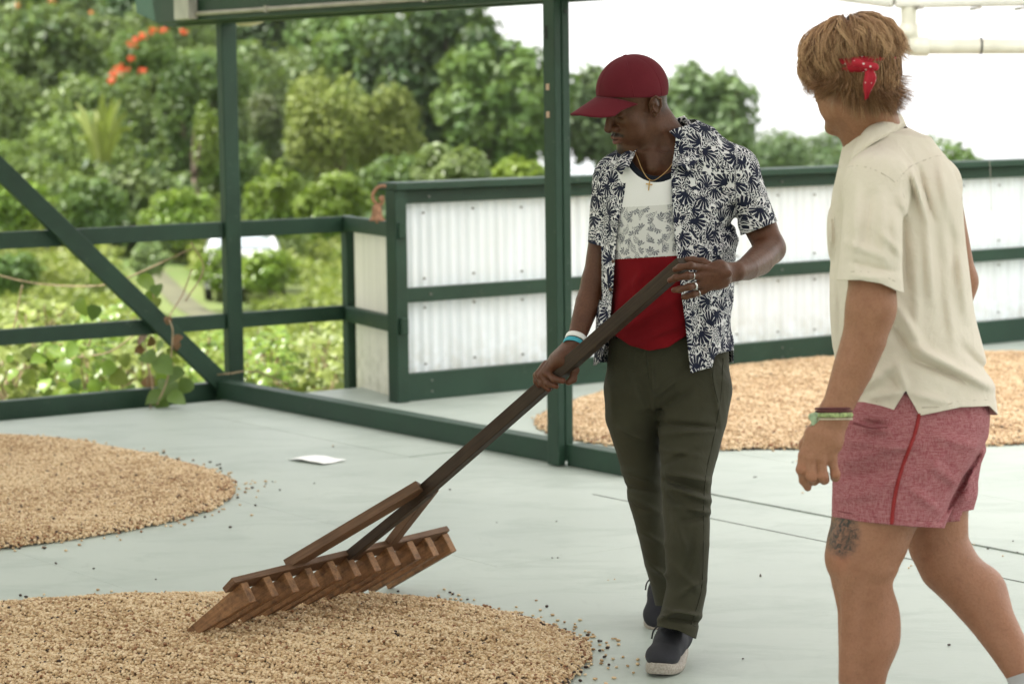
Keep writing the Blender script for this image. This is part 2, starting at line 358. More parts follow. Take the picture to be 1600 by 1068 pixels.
# ---- paper on the floor
q = [ground_px(*c) for c in ((450, 718.5), (493, 711.5), (541, 720), (504, 726.5))]
n = 10; V = []
for i in range(n+1):
    for j in range(n+1):
        a, b = i/n, j/n
        pt = q[0]*(1-a)*(1-b)+q[1]*a*(1-b)+q[2]*a*b+q[3]*(1-a)*b
        V.append(pt+np.array([0, 0, 0.004+0.009*(1-a)*(b*(1-b))*3+0.004*math.sin(3*a+5*b)**2]))
P = [(i*(n+1)+j, (i+1)*(n+1)+j, (i+1)*(n+1)+j+1, i*(n+1)+j+1) for i in range(n) for j in range(n)]
o = add('paper_sheet', V, P, simple('white paper', (0.86, 0.86, 0.85), 0.6, 0.02), smooth=True, solid=0.0008)
o['label'] = 'single white sheet of paper lying on the bare deck between the two bean piles'; o['category'] = 'paper'


# ---- the sheet roof over the drying deck, resting on the beam (above the frame; it shades the deck)
def m_roof(name, c, f):
    t = NT(name); t.set(col=c, rough=0.5); t.translucent(c, f); return t.m
ROOF, ROOF_R = m_roof('milky roof sheet', (0.80, 0.79, 0.785), 0.21), m_roof('clear roof sheet', (0.92, 0.91, 0.905), 0.70)  # unseen sheets; right-hand ones set clearer so light comes from that side
roof = thing('sheet_roof', 'translucent corrugated sheet roof above the green beam shading the deck', 'roof', uvz(5, 5, 2.45))
def roof_sheet(u0, u1, v0, v1, z0, z1, mat):
    n = int((v1-v0)/0.15); V = []
    for k, zz in ((0, z0), (1, z1)):
        for i in range(n+1): V.append(uvz((u0, u1)[k], v0+(v1-v0)*i/n, zz+0.008*(i % 2)))
    add('roof_sheet', V, [(i, i+1, n+2+i, n+1+i) for i in range(n)], mat, roof)
for k in range(6): roof_sheet(-3.2+1.66*k, -1.50+1.66*k, -6.0, 12.95, 2.42, 2.43, ROOF)
for k in range(4): roof_sheet(6.70+1.66*k, 8.40+1.66*k, -6.0, 11.92, 2.46, 2.47, ROOF_R)
for k in range(5): add('rafter', box_uv(-3.2, 13.3, -4+3.1*k, -3.92+3.1*k, 2.345, 2.415), BOXF, GREEN, roof)

# ---- gutter with pipe at upper right
gut = thing('roof_gutter', 'weathered white roof gutter with an elbowed pipe at the top right', 'gutter', px(1430, 10, 12.5))
ge = [px(1258, -6, 12.6), px(1398, 12.5, 12.5), px(1640, 8, 12.4), px(2100, 0, 12.2)]
for a, b in ((ge[0], ge[1]), (ge[1], ge[2]), (ge[2], ge[3])):
    z = np.array([0, 0, 0.045]); add('trough', bar_pts(a+z, b+z, 0.14, 0.09), BOXF, WHITE_PAINT, gut, bevel=0.02)
for xx in (1430, 1520, 1590): add('hanger', bar_pts(px(xx, 14, 12.44), px(xx+9, 12.5, 12.44), 0.17, 0.012), BOXF, CONDUIT, gut)
pr = 0.044
el = bez([px(1420, 2, 12.47), px(1420, 30, 12.47), px(1420.5, 62, 12.47), px(1426, 70.5, 12.47), px(1440, 72.3, 12.47), px(1640, 72, 12.45), px(2100, 70, 12.4)], 10)
add('pipe', *tube_geo(el, pr*0.86, 20), PVC, gut, smooth=True)
add('pipe_collar', *tube_geo([px(1419.8, 38, 12.47), px(1420, 62, 12.47)], pr*1.08, 20), PVC, gut, smooth=True)
add('pipe_collar', *tube_geo(bez([px(1420, 61, 12.47), px(1421.5, 68, 12.47), px(1428, 72, 12.47), px(1450, 72.5, 12.47)]), pr*1.1, 20), PVC, gut, smooth=True)
add('strap', *tube_geo([px(1531, 72, 12.46), px(1533.5, 72, 12.46)], pr*0.95, 20), simple('black strap', (0.03, 0.03, 0.03), 0.5), gut)
add('hanging_cord', *tube_geo(bez([px(1530, 75, 12.4), px(1536, 160, 12.4), px(1546, 250, 12.4), px(1549, 330, 12.4)]), 0.0012, 5), CONDUIT, gut)

# ================================================================== coffee beans
def inside(poly, P):
    poly = np.asarray(poly); n = len(poly); c = np.zeros(len(P), bool)
    for i in range(n):
        x0, y0 = poly[i]; x1, y1 = poly[(i+1) % n]
        m = ((y0 > P[:, 1]) != (y1 > P[:, 1])) & (P[:, 0] < (x1-x0)*(P[:, 1]-y0)/(y1-y0+1e-12)+x0); c ^= m
    return c
def edge_dist(poly, P):
    poly = np.asarray(poly); n = len(poly); d = np.full(len(P), 1e9)
    for i in range(n):
        a = poly[i]; b = poly[(i+1) % n]; ab = b-a; t = np.clip(((P-a)@ab)/(ab@ab), 0, 1)
        d = np.minimum(d, np.linalg.norm(P-(a+t[:, None]*ab), axis=1))
    return d
def vnoise(P, s, seed=0):
    r = np.random.default_rng(seed); o = np.zeros(len(P))
    for k in range(7):
        a = r.uniform(0, 6.283); f = s*r.uniform(0.6, 1.7); o += np.sin((P[:, 0]*math.cos(a)+P[:, 1]*math.sin(a))*f+r.uniform(0, 6.28)+1.3*np.sin((P[:, 0]*math.sin(a)-P[:, 1]*math.cos(a))*f*0.7))
    return o/7
def bean_nodes(mat):
    ng = bpy.data.node_groups.new('bean scatter', 'GeometryNodeTree')
    ng.interface.new_socket('Geometry', in_out='INPUT', socket_type='NodeSocketGeometry'); ng.interface.new_socket('Geometry', in_out='OUTPUT', socket_type='NodeSocketGeometry')
    N = ng.nodes; L = ng.links; gi = N.new('NodeGroupInput'); go = N.new('NodeGroupOutput')
    ico = N.new('GeometryNodeMeshIcoSphere'); ico.inputs['Radius'].default_value = 1.0; ico.inputs['Subdivisions'].default_value = 2
    tr = N.new('GeometryNodeTransform'); tr.inputs['Scale'].default_value = (0.0056, 0.0041, 0.0030); L.new(ico.outputs[0], tr.inputs[0])
    ss = N.new('GeometryNodeSetShadeSmooth'); L.new(tr.outputs[0], ss.inputs[0])
    sm = N.new('GeometryNodeSetMaterial'); sm.inputs['Material'].default_value = mat; L.new(ss.outputs[0], sm.inputs[0])
    ip = N.new('GeometryNodeInstanceOnPoints'); L.new(gi.outputs[0], ip.inputs['Points']); L.new(sm.outputs[0], ip.inputs['Instance'])
    ra = N.new('GeometryNodeInputNamedAttribute'); ra.data_type = 'FLOAT_VECTOR'; ra.inputs[0].default_value = 'rot'
    er = N.new('FunctionNodeEulerToRotation'); L.new(ra.outputs[0], er.inputs[0]); L.new(er.outputs[0], ip.inputs['Rotation'])
    sa = N.new('GeometryNodeInputNamedAttribute'); sa.data_type = 'FLOAT'; sa.inputs[0].default_value = 'size'; L.new(sa.outputs[0], ip.inputs['Scale'])
    jn = N.new('GeometryNodeJoinGeometry'); L.new(ip.outputs[0], jn.inputs[0])
    ds = N.new('GeometryNodeSeparateGeometry'); ds.domain = 'FACE'
    L.new(gi.outputs[0], jn.inputs[0]); L.new(jn.outputs[0], go.inputs[0])
    return ng
def m_bean():
    t = NT('dried coffee bean'); k = t.n.new('ShaderNodeAttribute'); k.attribute_type = 'INSTANCER'; k.attribute_name = 'tone'; v = k.outputs['Fac']
    c = t.mix(t.ramp(v, 0.0, 0.5), (0.37, 0.235, 0.125), (0.61, 0.44, 0.26)); c = t.mix(t.ramp(v, 0.5, 0.80), c, (0.72, 0.565, 0.375))  # tone spread mixes bean colours with the small shadows among them
    c = t.mix(t.math('GREATER_THAN', v, 0.875), c, (0.27, 0.13, 0.065)); c = t.mix(t.math('GREATER_THAN', v, 0.945), c, (0.055, 0.035, 0.028))
    t.set(col=c, rough=0.6, spec=0.3); return t.m
BEAN = m_bean()
BEAN_BASE = simple('packed beans below', (0.36, 0.25, 0.15), 0.8, 0.4, 120, 0.8, 160)
BN = bean_nodes(BEAN)
def bean_pile(name, label, poly, spacing, scale, hmax, seed, strays=60, ridges=0.0, keep=None, rdir=None, rper=0.16):
    poly = bez(list(np.array(poly+[poly[0]])), 8)[:-1]
    r = np.random.default_rng(seed); lo, hi = poly.min(0), poly.max(0)
    def H(P):
        d = edge_dist(poly, P); e = np.clip(d/0.16, 0, 1)
        h = 0.006+hmax*(1-(1-e)**2)+e*(0.013*vnoise(P, 8, seed)+0.008*vnoise(P, 24, seed+1))
        if ridges: h += ridges*np.sin((P@(rdir if rdir is not None else np.array([AU[0], AU[1]])))*2*math.pi/rper+0.8*vnoise(P, 2, 3))*np.clip(d/0.3, 0, 1)
        return h
    xs = np.arange(lo[0], hi[0], spacing); ys = np.arange(lo[1], hi[1], spacing*0.87)
    X, Y = np.meshgrid(xs, ys); P = np.stack([X.ravel(), Y.ravel()], 1)+r.uniform(-0.5, 0.5, (X.size, 2))*spacing
    wob = 0.035*vnoise(P, 9, seed+5)+0.03*vnoise(P, 33, seed+6)+r.normal(0, 0.008, len(P))
    m = inside(poly, P+wob[:, None]*0.7); P = P[m]
    if keep is not None: P = P[keep(P)]
    d = edge_dist(poly, P); z = H(P)+r.uniform(-0.004, 0.006, len(P))
    tone = np.clip(r.uniform(0, 0.97, len(P))**np.exp(0.9*(vnoise(P, 6, seed+9)+0.6*vnoise(P, 19, seed+8))), 0, 1); tone = np.where(r.uniform(0, 1, len(P)) < 0.05, r.uniform(0.88, 1, len(P)), np.minimum(tone, 0.87)); tone = np.where((d < 0.06) & (r.uniform(0, 1, len(P)) < 0.16), r.uniform(0.88, 1, len(P)), tone)
    tone = np.where(tone > 0.945, np.where(r.uniform(0, 1, len(P)) < 0.40, tone*0.8, tone), tone)
    k = r.integers(0, len(poly), strays); off = np.abs(r.normal(0, 0.065, strays))**1.0*r.choice([0.35, 1.0, 1.5], strays)+0.004
    ctr = poly.mean(0); dirs = poly[k]-ctr; dirs /= np.linalg.norm(dirs, axis=1)[:, None]
    S = poly[k]+dirs*off[:, None]+r.normal(0, 0.03, (strays, 2))
    P = np.vstack([P, S]); z = np.append(z, np.full(strays, 0.0035)); tone = np.append(tone, np.where(r.uniform(0, 1, strays) < 0.22, 0.97, r.uniform(0, 0.9, strays)))
    n = len(P); rot = np.stack([r.normal(0, 0.6, n), r.normal(0, 0.6, n), r.uniform(0, 6.283, n)], 1); rot[-strays:, :2] *= 0.15
    # base mound
    g = 0.03; gx = np.arange(lo[0]-g, hi[0]+g, g); gy = np.arange(lo[1]-g, hi[1]+g, g); GX, GY = np.meshgrid(gx, gy); G = np.stack([GX.ravel(), GY.ravel()], 1)
    ins = inside(poly, G) & (edge_dist(poly, G) > 0.012); GZ = np.where(ins, H(G)-0.0075, 0.0015)
    nx = len(gx); I = np.arange(G.shape[0]).reshape(GX.shape)
    Q = np.stack([I[:-1, :-1], I[:-1, 1:], I[1:, 1:], I[1:, :-1]], -1).reshape(-1, 4); Q = Q[ins[Q].all(1)]
    loc = np.array([ctr[0], ctr[1], 0])
    used = np.unique(Q); remap = -np.ones(len(G), int); remap[used] = np.arange(len(used))
    base = np.column_stack([G, GZ])[used]-loc; pts = np.column_stack([P, z])-loc
    o = bpy.data.objects.new(name, mesh_np(name, pts, np.zeros((0, 4), int))); COL.objects.link(o); o.location = loc
    a = o.data.attributes.new('rot', 'FLOAT_VECTOR', 'POINT'); a.data.foreach_set('vector', rot.astype(np.float32).ravel())
    attr(o, 'size', scale*r.uniform(0.82, 1.18, n)); attr(o, 'tone', tone)
    md = o.modifiers.new('beans', 'NODES'); md.node_group = BN
    o['kind'] = 'stuff'; o['label'] = label; o['category'] = 'coffee beans'
    b = bpy.data.objects.new('bean_bed', mesh_np('bean_bed', base, remap[Q], True)); COL.objects.link(b); b.data.materials.append(BEAN_BASE)
    b.parent = o; b['kind'] = 'stuff'
    return o
bean_pile('coffee_beans', 'pile of drying pale coffee beans being raked in the foreground', [(-1.95, 8.0), (-1.5, 8.17), (-1.02, 8.2), (-.44, 8.14), (-.22, 8.03), (0, 7.82), (.13, 7.62), (.205, 7.44), (.22, 7.22), (.16, 6.93), (0, 6.6), (-.3, 6.4), (-1, 6.3), (-1.8, 6.4), (-2.3, 7.0), (-2.3, 7.6)], 0.0078, 1.22, 0.030, 11, 330,
          ridges=0.006, rdir=np.array([0.594, 0.805]), rper=0.099, keep=lambda P: (P[:, 1] > 6.36))
bean_pile('coffee_beans', 'round pile of drying coffee beans at left beside the railing', [(-2.9, 12.1), (-2.53, 12.14), (-2.19, 12.0), (-1.83, 11.64), (-1.46, 11.15), (-1.24, 10.74), (-1.18, 10.39), (-1.24, 9.91), (-1.5, 9.49), (-1.92, 9.14), (-2.4, 8.95), (-3, 9.4), (-3.3, 10.6)], 0.0085, 1.25, 0.03, 12, 190,
          keep=lambda P: P[:, 0] > -3.15)
bean_pile('coffee_beans', 'wide pile of drying coffee beans at the foot of the tall white fence', [(0.10, 12.5), (.16, 12.8), (.36, 13.4), (.73, 14.05), (1.36, 14.9), (2.4, 15.37), (3.21, 15.42), (4, 15.2), (4.5, 13.5), (3.5, 11.9), (2.39, 11.51), (1.78, 11.45), (1.18, 11.44), (.74, 11.5), (.32, 11.8), (.14, 12.2)], 0.0105, 1.4, 0.025, 13, 60,
          ridges=0.006, keep=lambda P: P[:, 0] < 0.32*P[:, 1])
# a few loose beans and crumbs far from the piles
r = np.random.default_rng(5); pts = []
for (a, b) in ((1244, 722), (1520, 850), (1540, 856), (1500, 842), (1572, 868), (1591, 862), (1370, 873), (1171, 1029), (1188, 898), (1109, 771), (775, 815), (864, 816), (520, 697), (500, 755), (412, 755), (428, 752), (700, 768), (655, 790), (450, 870), (1252, 770), (1582, 846), (1490, 1010), (1062, 1000), (955, 905), (868, 870), (560, 880), (940, 1005), (958, 1023), (1180, 745), (1350, 845), (1415, 885), (150, 890), (92, 880), (238, 905)):
    p3 = ground_px(a, b)
    for k in range(r.integers(1, 3)): pts.append(p3+np.array([r.normal(0, 0.012), r.normal(0, 0.02), 0.003]))
pts = np.array(pts); o = bpy.data.objects.new('loose_beans', mesh_np('loose_beans', pts, np.zeros((0, 4), int))); COL.objects.link(o)
a = o.data.attributes.new('rot', 'FLOAT_VECTOR', 'POINT'); a.data.foreach_set('vector', np.column_stack([np.zeros((len(pts), 2)), r.uniform(0, 6.28, len(pts))]).astype(np.float32).ravel())
attr(o, 'size', r.uniform(0.6, 1.05, len(pts))); attr(o, 'tone', np.where(r.uniform(0, 1, len(pts)) < 0.6, 0.97, 0.5))
md = o.modifiers.new('beans', 'NODES'); md.node_group = BN
o['kind'] = 'stuff'; o['label'] = 'loose beans and crumbs scattered over the bare deck'; o['category'] = 'coffee beans'

# ================================================================== rake
rake = thing('wooden_rake', 'wide handmade wooden rake with a long square handle and flat wooden teeth in the beans', 'rake', (-0.72, 7.93, 0))
WD = m_wood('dark rake wood', (0.026, 0.016, 0.010), (0.060, 0.037, 0.022)); WB = m_wood('brown rake wood', (0.095, 0.050, 0.027), (0.19, 0.105, 0.058))
WT = m_wood('stained rake teeth', (0.21, 0.100, 0.044), (0.37, 0.20, 0.092), 1, (0.055, 0.029, 0.016))
def wbar(name, p0, p1, w, h, up, mat, bev=0.002, taper=None):
    p0, p1 = np.asarray(p0, float), np.asarray(p1, float)
    V = np.array(bar_pts(p0, p1, w, h, up))
    d = (p1-p0)/np.linalg.norm(p1-p0); s = np.cross(d, up); s /= np.linalg.norm(s); nn = np.cross(s, d)
    if taper is not None:
        for i, q in enumerate(V):
            if (q-p0)@d > np.linalg.norm(p1-p0)/2: V[i] = p1+d*((q-p1)@d)+s*((q-p1)@s)*taper[0]+nn*((q-p1)@nn)*taper[1]
    o = add(name, V, BOXF, mat, rake, bevel=bev)
    a = o.data.attributes.new('grain', 'FLOAT_VECTOR', 'POINT'); off = RNG.uniform(0, 9)
    a.data.foreach_set('vector', np.column_stack([(V-p0)@d+off, (V-p0)@s, (V-p0)@nn+off]).astype(np.float32).ravel()); return o
hd = np.array([0.59, 0.80, 0])/np.hypot(0.59, 0.80); kd = np.array([hd[1], -hd[0], 0])       # along the head; towards the man
T0, T1 = np.array([-1.02, 7.53, 0.012]), np.array([-0.43, 8.33, 0.012])
A_, B_ = 0.226, 0.215; td = (kd*A_+AZv*(B_-0.012)); tl = np.linalg.norm(td); td /= tl; nrm = np.cross(hd, td); nrm *= np.sign(nrm[2])
N_T = 11
for i in range(N_T):
    f = i/(N_T-1); tip = T0+(T1-T0)*f+td*RNG.uniform(-0.006, 0.006)
    wbar('tooth', tip+td*(tl+0.012)-nrm*0.050, tip, 0.068, 0.031, hd, WT, 0.0025, (0.42, 0.8))
h0, h1 = T0+td*tl-hd*0.045-nrm*0.006, T1+td*tl+hd*0.015-nrm*0.006
wbar('crossbar', h0, h1, 0.055, 0.020, nrm, WB)
mid = (T0+T1)/2+td*tl+nrm*0.070
top = px(1069, 411, 6.96); joint = px(660, 770, 7.60)
hdir = (top-joint)/np.linalg.norm(top-joint)
wbar('handle', joint-hdir*0.05, top, 0.040, 0.044, hd, WD, 0.003)
def B_(f, k): return h0+(h1-h0)*f+nrm*k
wbar('strut', joint+hdir*0.03-hd*0.026+nrm*0.012, B_(0.27, 0.018), 0.062, 0.030, nrm, WB, 0.002)
wbar('strut', joint+hdir*0.02-nrm*0.010, B_(0.52, 0.0)-td*0.04, 0.036, 0.030, nrm, WD, 0.002)
wbar('strut', joint+hdir*0.02+hd*0.024-nrm*0.004, B_(0.745, 0.010)-td*0.03, 0.042, 0.026, nrm, WB, 0.002)
scp = joint-hdir*0.085-hd*0.028+nrm*0.020
add('screw', *tube_geo([scp-nrm*0.006, scp+nrm*0.0035], 0.005, 10), simple('brass screw', (0.5, 0.33, 0.16), 0.4, 0.1, 8, metal=0.6), rake)
# ================================================================== land
def land(X, Y):
    X = np.asarray(X, float); Y = np.asarray(Y, float)
    z = -1.05-1.85*sstep(Y, 15, 46)
    L = sstep(-X, -2, 14)
    z = z+sstep(Y, 62, 112)*(6.5*sstep(-X, -3, 18)+0.6*L)+sstep(Y, 112, 260)*30*sstep(-X, 4, 60)
    z = z+2.4*np.exp(-((X+15)/6.0)**2-((Y-78)/17)**2)
    z = z-sstep(Y, 98, 230)*60*sstep(X, -16, 20)-sstep(Y, 250, 900)*70*(1-sstep(-X, 60, 300))
    P = np.stack([X.ravel(), Y.ravel()], 1)
    z = z+(0.16*vnoise(P, 0.35, 3)).reshape(z.shape)
    return np.where(Y < 13, -1.05+0*z, z)
def m_ground():
    t = NT('meadow ground'); p = t.pos(); n = t.noise(p, 0.22, 5, 0.6); n2 = t.noise(p, 2.2, 5, 0.7)
    c = t.mix(t.ramp(n, 0.35, 0.68), (0.095, 0.15, 0.040), (0.17, 0.205, 0.065)); c = t.mix(t.ramp(n2, 0.5, 0.75, 0, 0.6), c, (0.16, 0.135, 0.085))
    t.set(col=c, rough=0.9, spec=0.2); t.bump(n2, 0.5, 0.1); return t.m
gx = np.concatenate([np.linspace(-700, -64, 30), np.linspace(-60, 60, 121), np.linspace(64, 700, 30)])
gy = np.concatenate([[-300, -60, -10, 5], np.linspace(12, 130, 110), np.linspace(135, 1000, 40)])
GX, GY = np.meshgrid(gx, gy); GZ = land(GX, GY); I = np.arange(GX.size).reshape(GX.shape)
add('ground', np.stack([GX.ravel(), GY.ravel(), GZ.ravel()], 1), np.stack([I[:-1, :-1], I[:-1, 1:], I[1:, 1:], I[1:, :-1]], -1).reshape(-1, 4), m_ground(), smooth=True, kind='structure')
sea_m = NT('pale sea'); sea_m.set(col=(0.30, 0.36, 0.38), rough=0.18, spec=0.6); sea_m.bump(sea_m.noise(sea_m.pos(), 0.05, 3), 0.1, 1.0)  # base colour paled to suggest haze over the water
add('sea', [(-2600, -350, -75), (2600, -350, -75), (2600, 2600, -75), (-2600, 2600, -75)], [(0, 1, 2, 3)], sea_m.m, kind='structure')
# dirt path: past the car and up the slope at left
pc = bez([(-5.6, 49), (-6.9, 53), (-7.9, 57), (-9.0, 61)], 12)
V = []
tg = np.gradient(pc, axis=0); tg /= np.linalg.norm(tg, axis=1)[:, None]
for c, d in zip(pc, tg):
    for s in np.linspace(-1, 1, 5):
        q = c+np.array([-d[1], d[0]])*s*0.30; V.append((q[0], q[1], float(land(q[0], q[1]))+0.05-0.03*abs(s)))
P = [(i*5+k, i*5+k+1, (i+1)*5+k+1, (i+1)*5+k) for i in range(len(pc)-1) for k in range(4)]
add('dirt_path', V, P, simple('dirt path', (0.105, 0.105, 0.055), 0.9, 0.2, 1.2), smooth=True, kind='structure')

# ================================================================== foliage
def leaf_geo(P, Nrm, size, r, aspect=0.55, fold=0.18):
    """rhombic leaves with a fold along the midrib; P (n,3), Nrm (n,3), size (n,)"""
    n = len(P); Nrm = Nrm/(np.linalg.norm(Nrm, axis=1)[:, None]+1e-9)
    T = r.normal(0, 1, (n, 3)); T -= Nrm*(T*Nrm).sum(1)[:, None]; T /= np.linalg.norm(T, axis=1)[:, None]+1e-9; B = np.cross(Nrm, T)
    s = size[:, None]
    V = np.stack([P-T*s*0.5, P+B*s*aspect*0.5+Nrm*s*fold*0.5, P+T*s*0.5-Nrm*s*fold*0.6, P-B*s*aspect*0.5+Nrm*s*fold*0.5], 1).reshape(-1, 3)
    i = np.arange(n)*4
    F = np.concatenate([np.stack([i, i+1, i+2], 1), np.stack([i, i+2, i+3], 1)], 0)
    return V, F, np.repeat(r.uniform(0, 1, n), 4)
def leaves_obj(name, P, Nrm, size, mat, parent, r, kind=None, aspect=0.55, label=None):
    V, F, rn = leaf_geo(P, Nrm, size, r, aspect); o = add(name, V, F, mat, parent, kind=kind, label=label); attr(o, 'rnd', rn); return o
def crown_pts(lobes, n, r, shell=0.45, bottom=0.35):
    L = np.array(lobes, float); w = (L[:, 3]*L[:, 4]+L[:, 4]*L[:, 5]+L[:, 3]*L[:, 5]); k = r.choice(len(L), int(n*1.5), p=w/w.sum())
    d = r.normal(0, 1, (len(k), 3)); d /= np.linalg.norm(d, axis=1)[:, None]
    keep = (d[:, 2] > -0.45) | (r.uniform(0, 1, len(k)) < bottom); d = d[keep][:n]; k = k[keep][:n]
    rad = 1-shell*r.uniform(0, 1, len(k))**2.0
    rad *= 1+0.16*np.sin(d[:, 0]*7+k)*np.sin(d[:, 1]*6+2*k)*np.sin(d[:, 2]*6+k)*2
    P = L[k, :3]+d*L[k, 3:6]*rad[:, None]
    return P, d/L[k, 3:6]*L[k, 3:6].mean(1)[:, None]
def make_lobes(c, R, n, r, small=0.42):
    c = np.asarray(c, float); R = np.asarray(R, float); out = [(*c, *(R*0.62))]
    for _ in range(n):
        d = r.normal(0, 1, 3); d /= np.linalg.norm(d); d[2] = d[2]*0.8+0.22; d /= max(1.0, np.linalg.norm(d))
        s = small*r.uniform(0.55, 1.25); s = min(s, 0.6); out.append((*(c+d*R*(1-0.93*s)*r.uniform(0.82, 1.02)), *(R*s*np.array([1, 1, 0.85]))))
    return out
def tree(name, label, group, X0, X1, y0, y1, Y, mat, seed, n=5000, leaf=0.16, nl=16, depth=0.8, small=0.42, trunk=True, jit=0.9, up=0.35, shell=0.45):
    """a tree whose crown spans photo columns X0..X1 and rows y0..y1 at distance Y"""
    r = np.random.default_rng(seed); a, b = px(X0, y0, Y), px(X1, y1, Y)
    c = (a+b)/2; R = np.array([(b[0]-a[0])/2, (b[0]-a[0])/2*depth, (a[2]-b[2])/2])
    gz = float(land(c[0], Y)); root = thing(name, label, 'tree' if 'tree' in name else 'bush', (c[0], Y, gz), group)
    lobes = make_lobes(c, R*1.0, nl, r, small)
    P, N = crown_pts(lobes, n, r, shell); N = N/np.linalg.norm(N, axis=1)[:, None]+r.normal(0, jit*0.55, (len(P), 3))+np.array([0, 0, up])
    leaves_obj('crown', P, N, leaf*r.uniform(0.6, 1.45, len(P)), mat, root, r)
    if trunk:
        tr = max(0.07, R[0]*0.055); gs = []
        base = np.array([c[0], Y, gz-0.3]); fork = c+np.array([r.normal(0, 0.2), 0, -R[2]*0.5])
        gs.append(tube_geo(bez([base, base*0.5+fork*0.5+[r.normal(0, 0.15), 0, 0], fork], 5), np.linspace(tr*1.3, tr*0.8, 11), 8))
        for l in lobes[1:9]:
            e = np.array(l[:3]); m = fork*0.5+e*0.5+r.normal(0, 0.12, 3); gs.append(tube_geo(bez([fork, m, e], 4), np.linspace(tr*0.6, tr*0.15, 9), 6))
        add('trunk', *join_geo(gs), BARK, root, smooth=True)
    return root
G1 = 'trees on the hillside'
LEAF_HAZY = leaf_mat('haze tinted foliage', (0.085, 0.150, 0.058), (0.160, 0.245, 0.095), (0.17, 0.24, 0.10))  # leaf greens paled to paint distance haze into the far crowns
# ---- far wall of trees
far = [(-160, 70, -160, 180, 112, LEAF_DARK, 'dark far tree rising at the far left edge behind the orange blossom tree'),
       (40, 260, -190, 170, 118, LEAF_MID, 'tall mid green tree far up the slope above the orange blossoms'),
       (230, 420, -170, 210, 120, LEAF_DARK, 'dark tall tree far behind the corner post top'),
       (340, 560, -70, 220, 112, LEAF_DARK, 'shadowy dark tree right of the corner post, behind the rounded yellow green tree'),
       (470, 640, -30, 200, 116, LEAF_DARK, 'very dark tree filling the gap above the rounded yellow green tree'),
       (-160, 120, 40, 320, 104, LEAF_OLIVE, 'grey olive far tree behind the upper end of the diagonal brace'),
       (120, 300, -40, 230, 108, LEAF_DARK, 'dark far tree behind the red blossom vine'),
       (560, 780, 40, 330, 108, LEAF_MID, 'far tree behind the huge dark broad leaved tree'),
       (400, 560, -120, 160, 124, LEAF_MID, 'hazy green far tree beneath the middle of the beam'),
       (300, 470, 110, 320, 96, LEAF_DARK, 'dark far tree low behind the corner post'),
       (150, 330, 190, 330, 80, LEAF_MID, 'mid green far tree at the foot of the slope behind the banana plant'),
       (-420, -180, -200, 220, 110, LEAF_MID, 'tall green tree beyond the far left edge of the view'),
       (-330, -60, -60, 300, 96, LEAF_OLIVE, 'wide olive tree beyond the left edge, in front of the tall green one'),
       (-700, -400, -260, 260, 112, LEAF_DARK, 'dark tree farthest beyond the left edge of the view'),
       (-600, -300, 60, 330, 88, LEAF_MID, 'low green tree beyond the left edge under the dark one'),
       (570, 850, -15, 330, 104, LEAF_MID, 'leafy far tree between the huge dark tree and the middle post'),
       (420, 620, -30, 240, 110, LEAF_MID, 'leafy far tree under the middle of the beam'),
       (640, 900, 70, 330, 98, LEAF_DARK, 'dark tree low behind the pale bush above the fence'),
       (150, 400, 20, 260, 100, LEAF_OLIVE, 'olive far tree behind the vine draped tree'),
       (-100, 120, -120, 160, 106, LEAF_MID, 'mid green far tree above the orange blossoms at the far left edge'),
       (-60, 150, 90, 300, 100, LEAF_DARK, 'low dark tree under the orange blossom tree at far left')]
for i, (a, b, c, d, Y, m, lab) in enumerate(far):
    tree('far_tree', lab, G1, a, b, c, d, Y, m, 100+i, n=5200, leaf=0.36, nl=30, small=0.34)
# ---- the hillside trees
T1 = tree('flowering_tree', 'big olive tree dotted with orange blossoms at upper left', G1, -70, 215, -70, 215, 94, LEAF_OLIVE, 1, n=8500, leaf=0.28, nl=40, small=0.28)
tree('hill_tree', 'grey green shadowy tree below the orange blossoms beside the red blossom vine', G1, 95, 275, 60, 265, 86, LEAF_OLIVE, 2, n=6500, leaf=0.24, nl=34, small=0.3)
tree('hill_tree', 'tall vine draped tree just left of the corner post', G1, 235, 345, 55, 300, 70, LEAF_MID, 3, n=5200, leaf=0.15, nl=22, small=0.36)
tree('hill_tree', 'bright vine covered column of a tree touching the left side of the corner post', G1, 296, 352, 150, 320, 64, LEAF_BRIGHT, 4, n=3000, leaf=0.13, nl=12)
tree('hill_tree', 'leafy sloping tree top between the red blossoms and the corner post', G1, 255, 420, 55, 190, 78, LEAF_MID, 5, n=4600, leaf=0.16, nl=20)
tree('hill_tree', 'small pale bushy tree between the corner post and the rounded yellow green tree', G1, 372, 452, 128, 300, 74, LEAF_OLIVE, 6, n=3200, leaf=0.15, nl=14)
tree('round_tree', 'rounded yellow green tree with lumpy crown in the middle of the hillside', G1, 432, 585, 92, 330, 70, LEAF_YEL, 7, n=7500, leaf=0.15, nl=34, small=0.34)
tree('round_tree', 'lower drooping yellow green tree right of the rounded one, above the bell', G1, 535, 668, 118, 330, 71, LEAF_YEL, 8, n=6000, leaf=0.14, nl=30, small=0.32)
tree('broadleaf_tree', 'huge dark broad leaved tree filling the upper middle under the bright sky', G1, 530, 825, -40, 330, 92, LEAF_DARK, 9, n=9500, leaf=0.36, nl=44, small=0.27)
tree('broadleaf_tree', 'dark green broad leaved tree reaching the middle post, sky showing through its edge', G1, 670, 905, 28, 330, 90, LEAF_MID, 10, n=7500, leaf=0.36, nl=40, small=0.27)
tree('broadleaf_tree', 'mid green broad leaved tree behind the beam left of the white sky', G1, 470, 670, 0, 250, 98, LEAF_MID, 11, n=6500, leaf=0.36, nl=36, small=0.28)
tree('broadleaf_tree', 'half hidden tree between the middle post and the red cap', G1, 862, 1000, 100, 300, 92, LEAF_HAZY, 12, n=4600, leaf=0.32, nl=28, small=0.32)
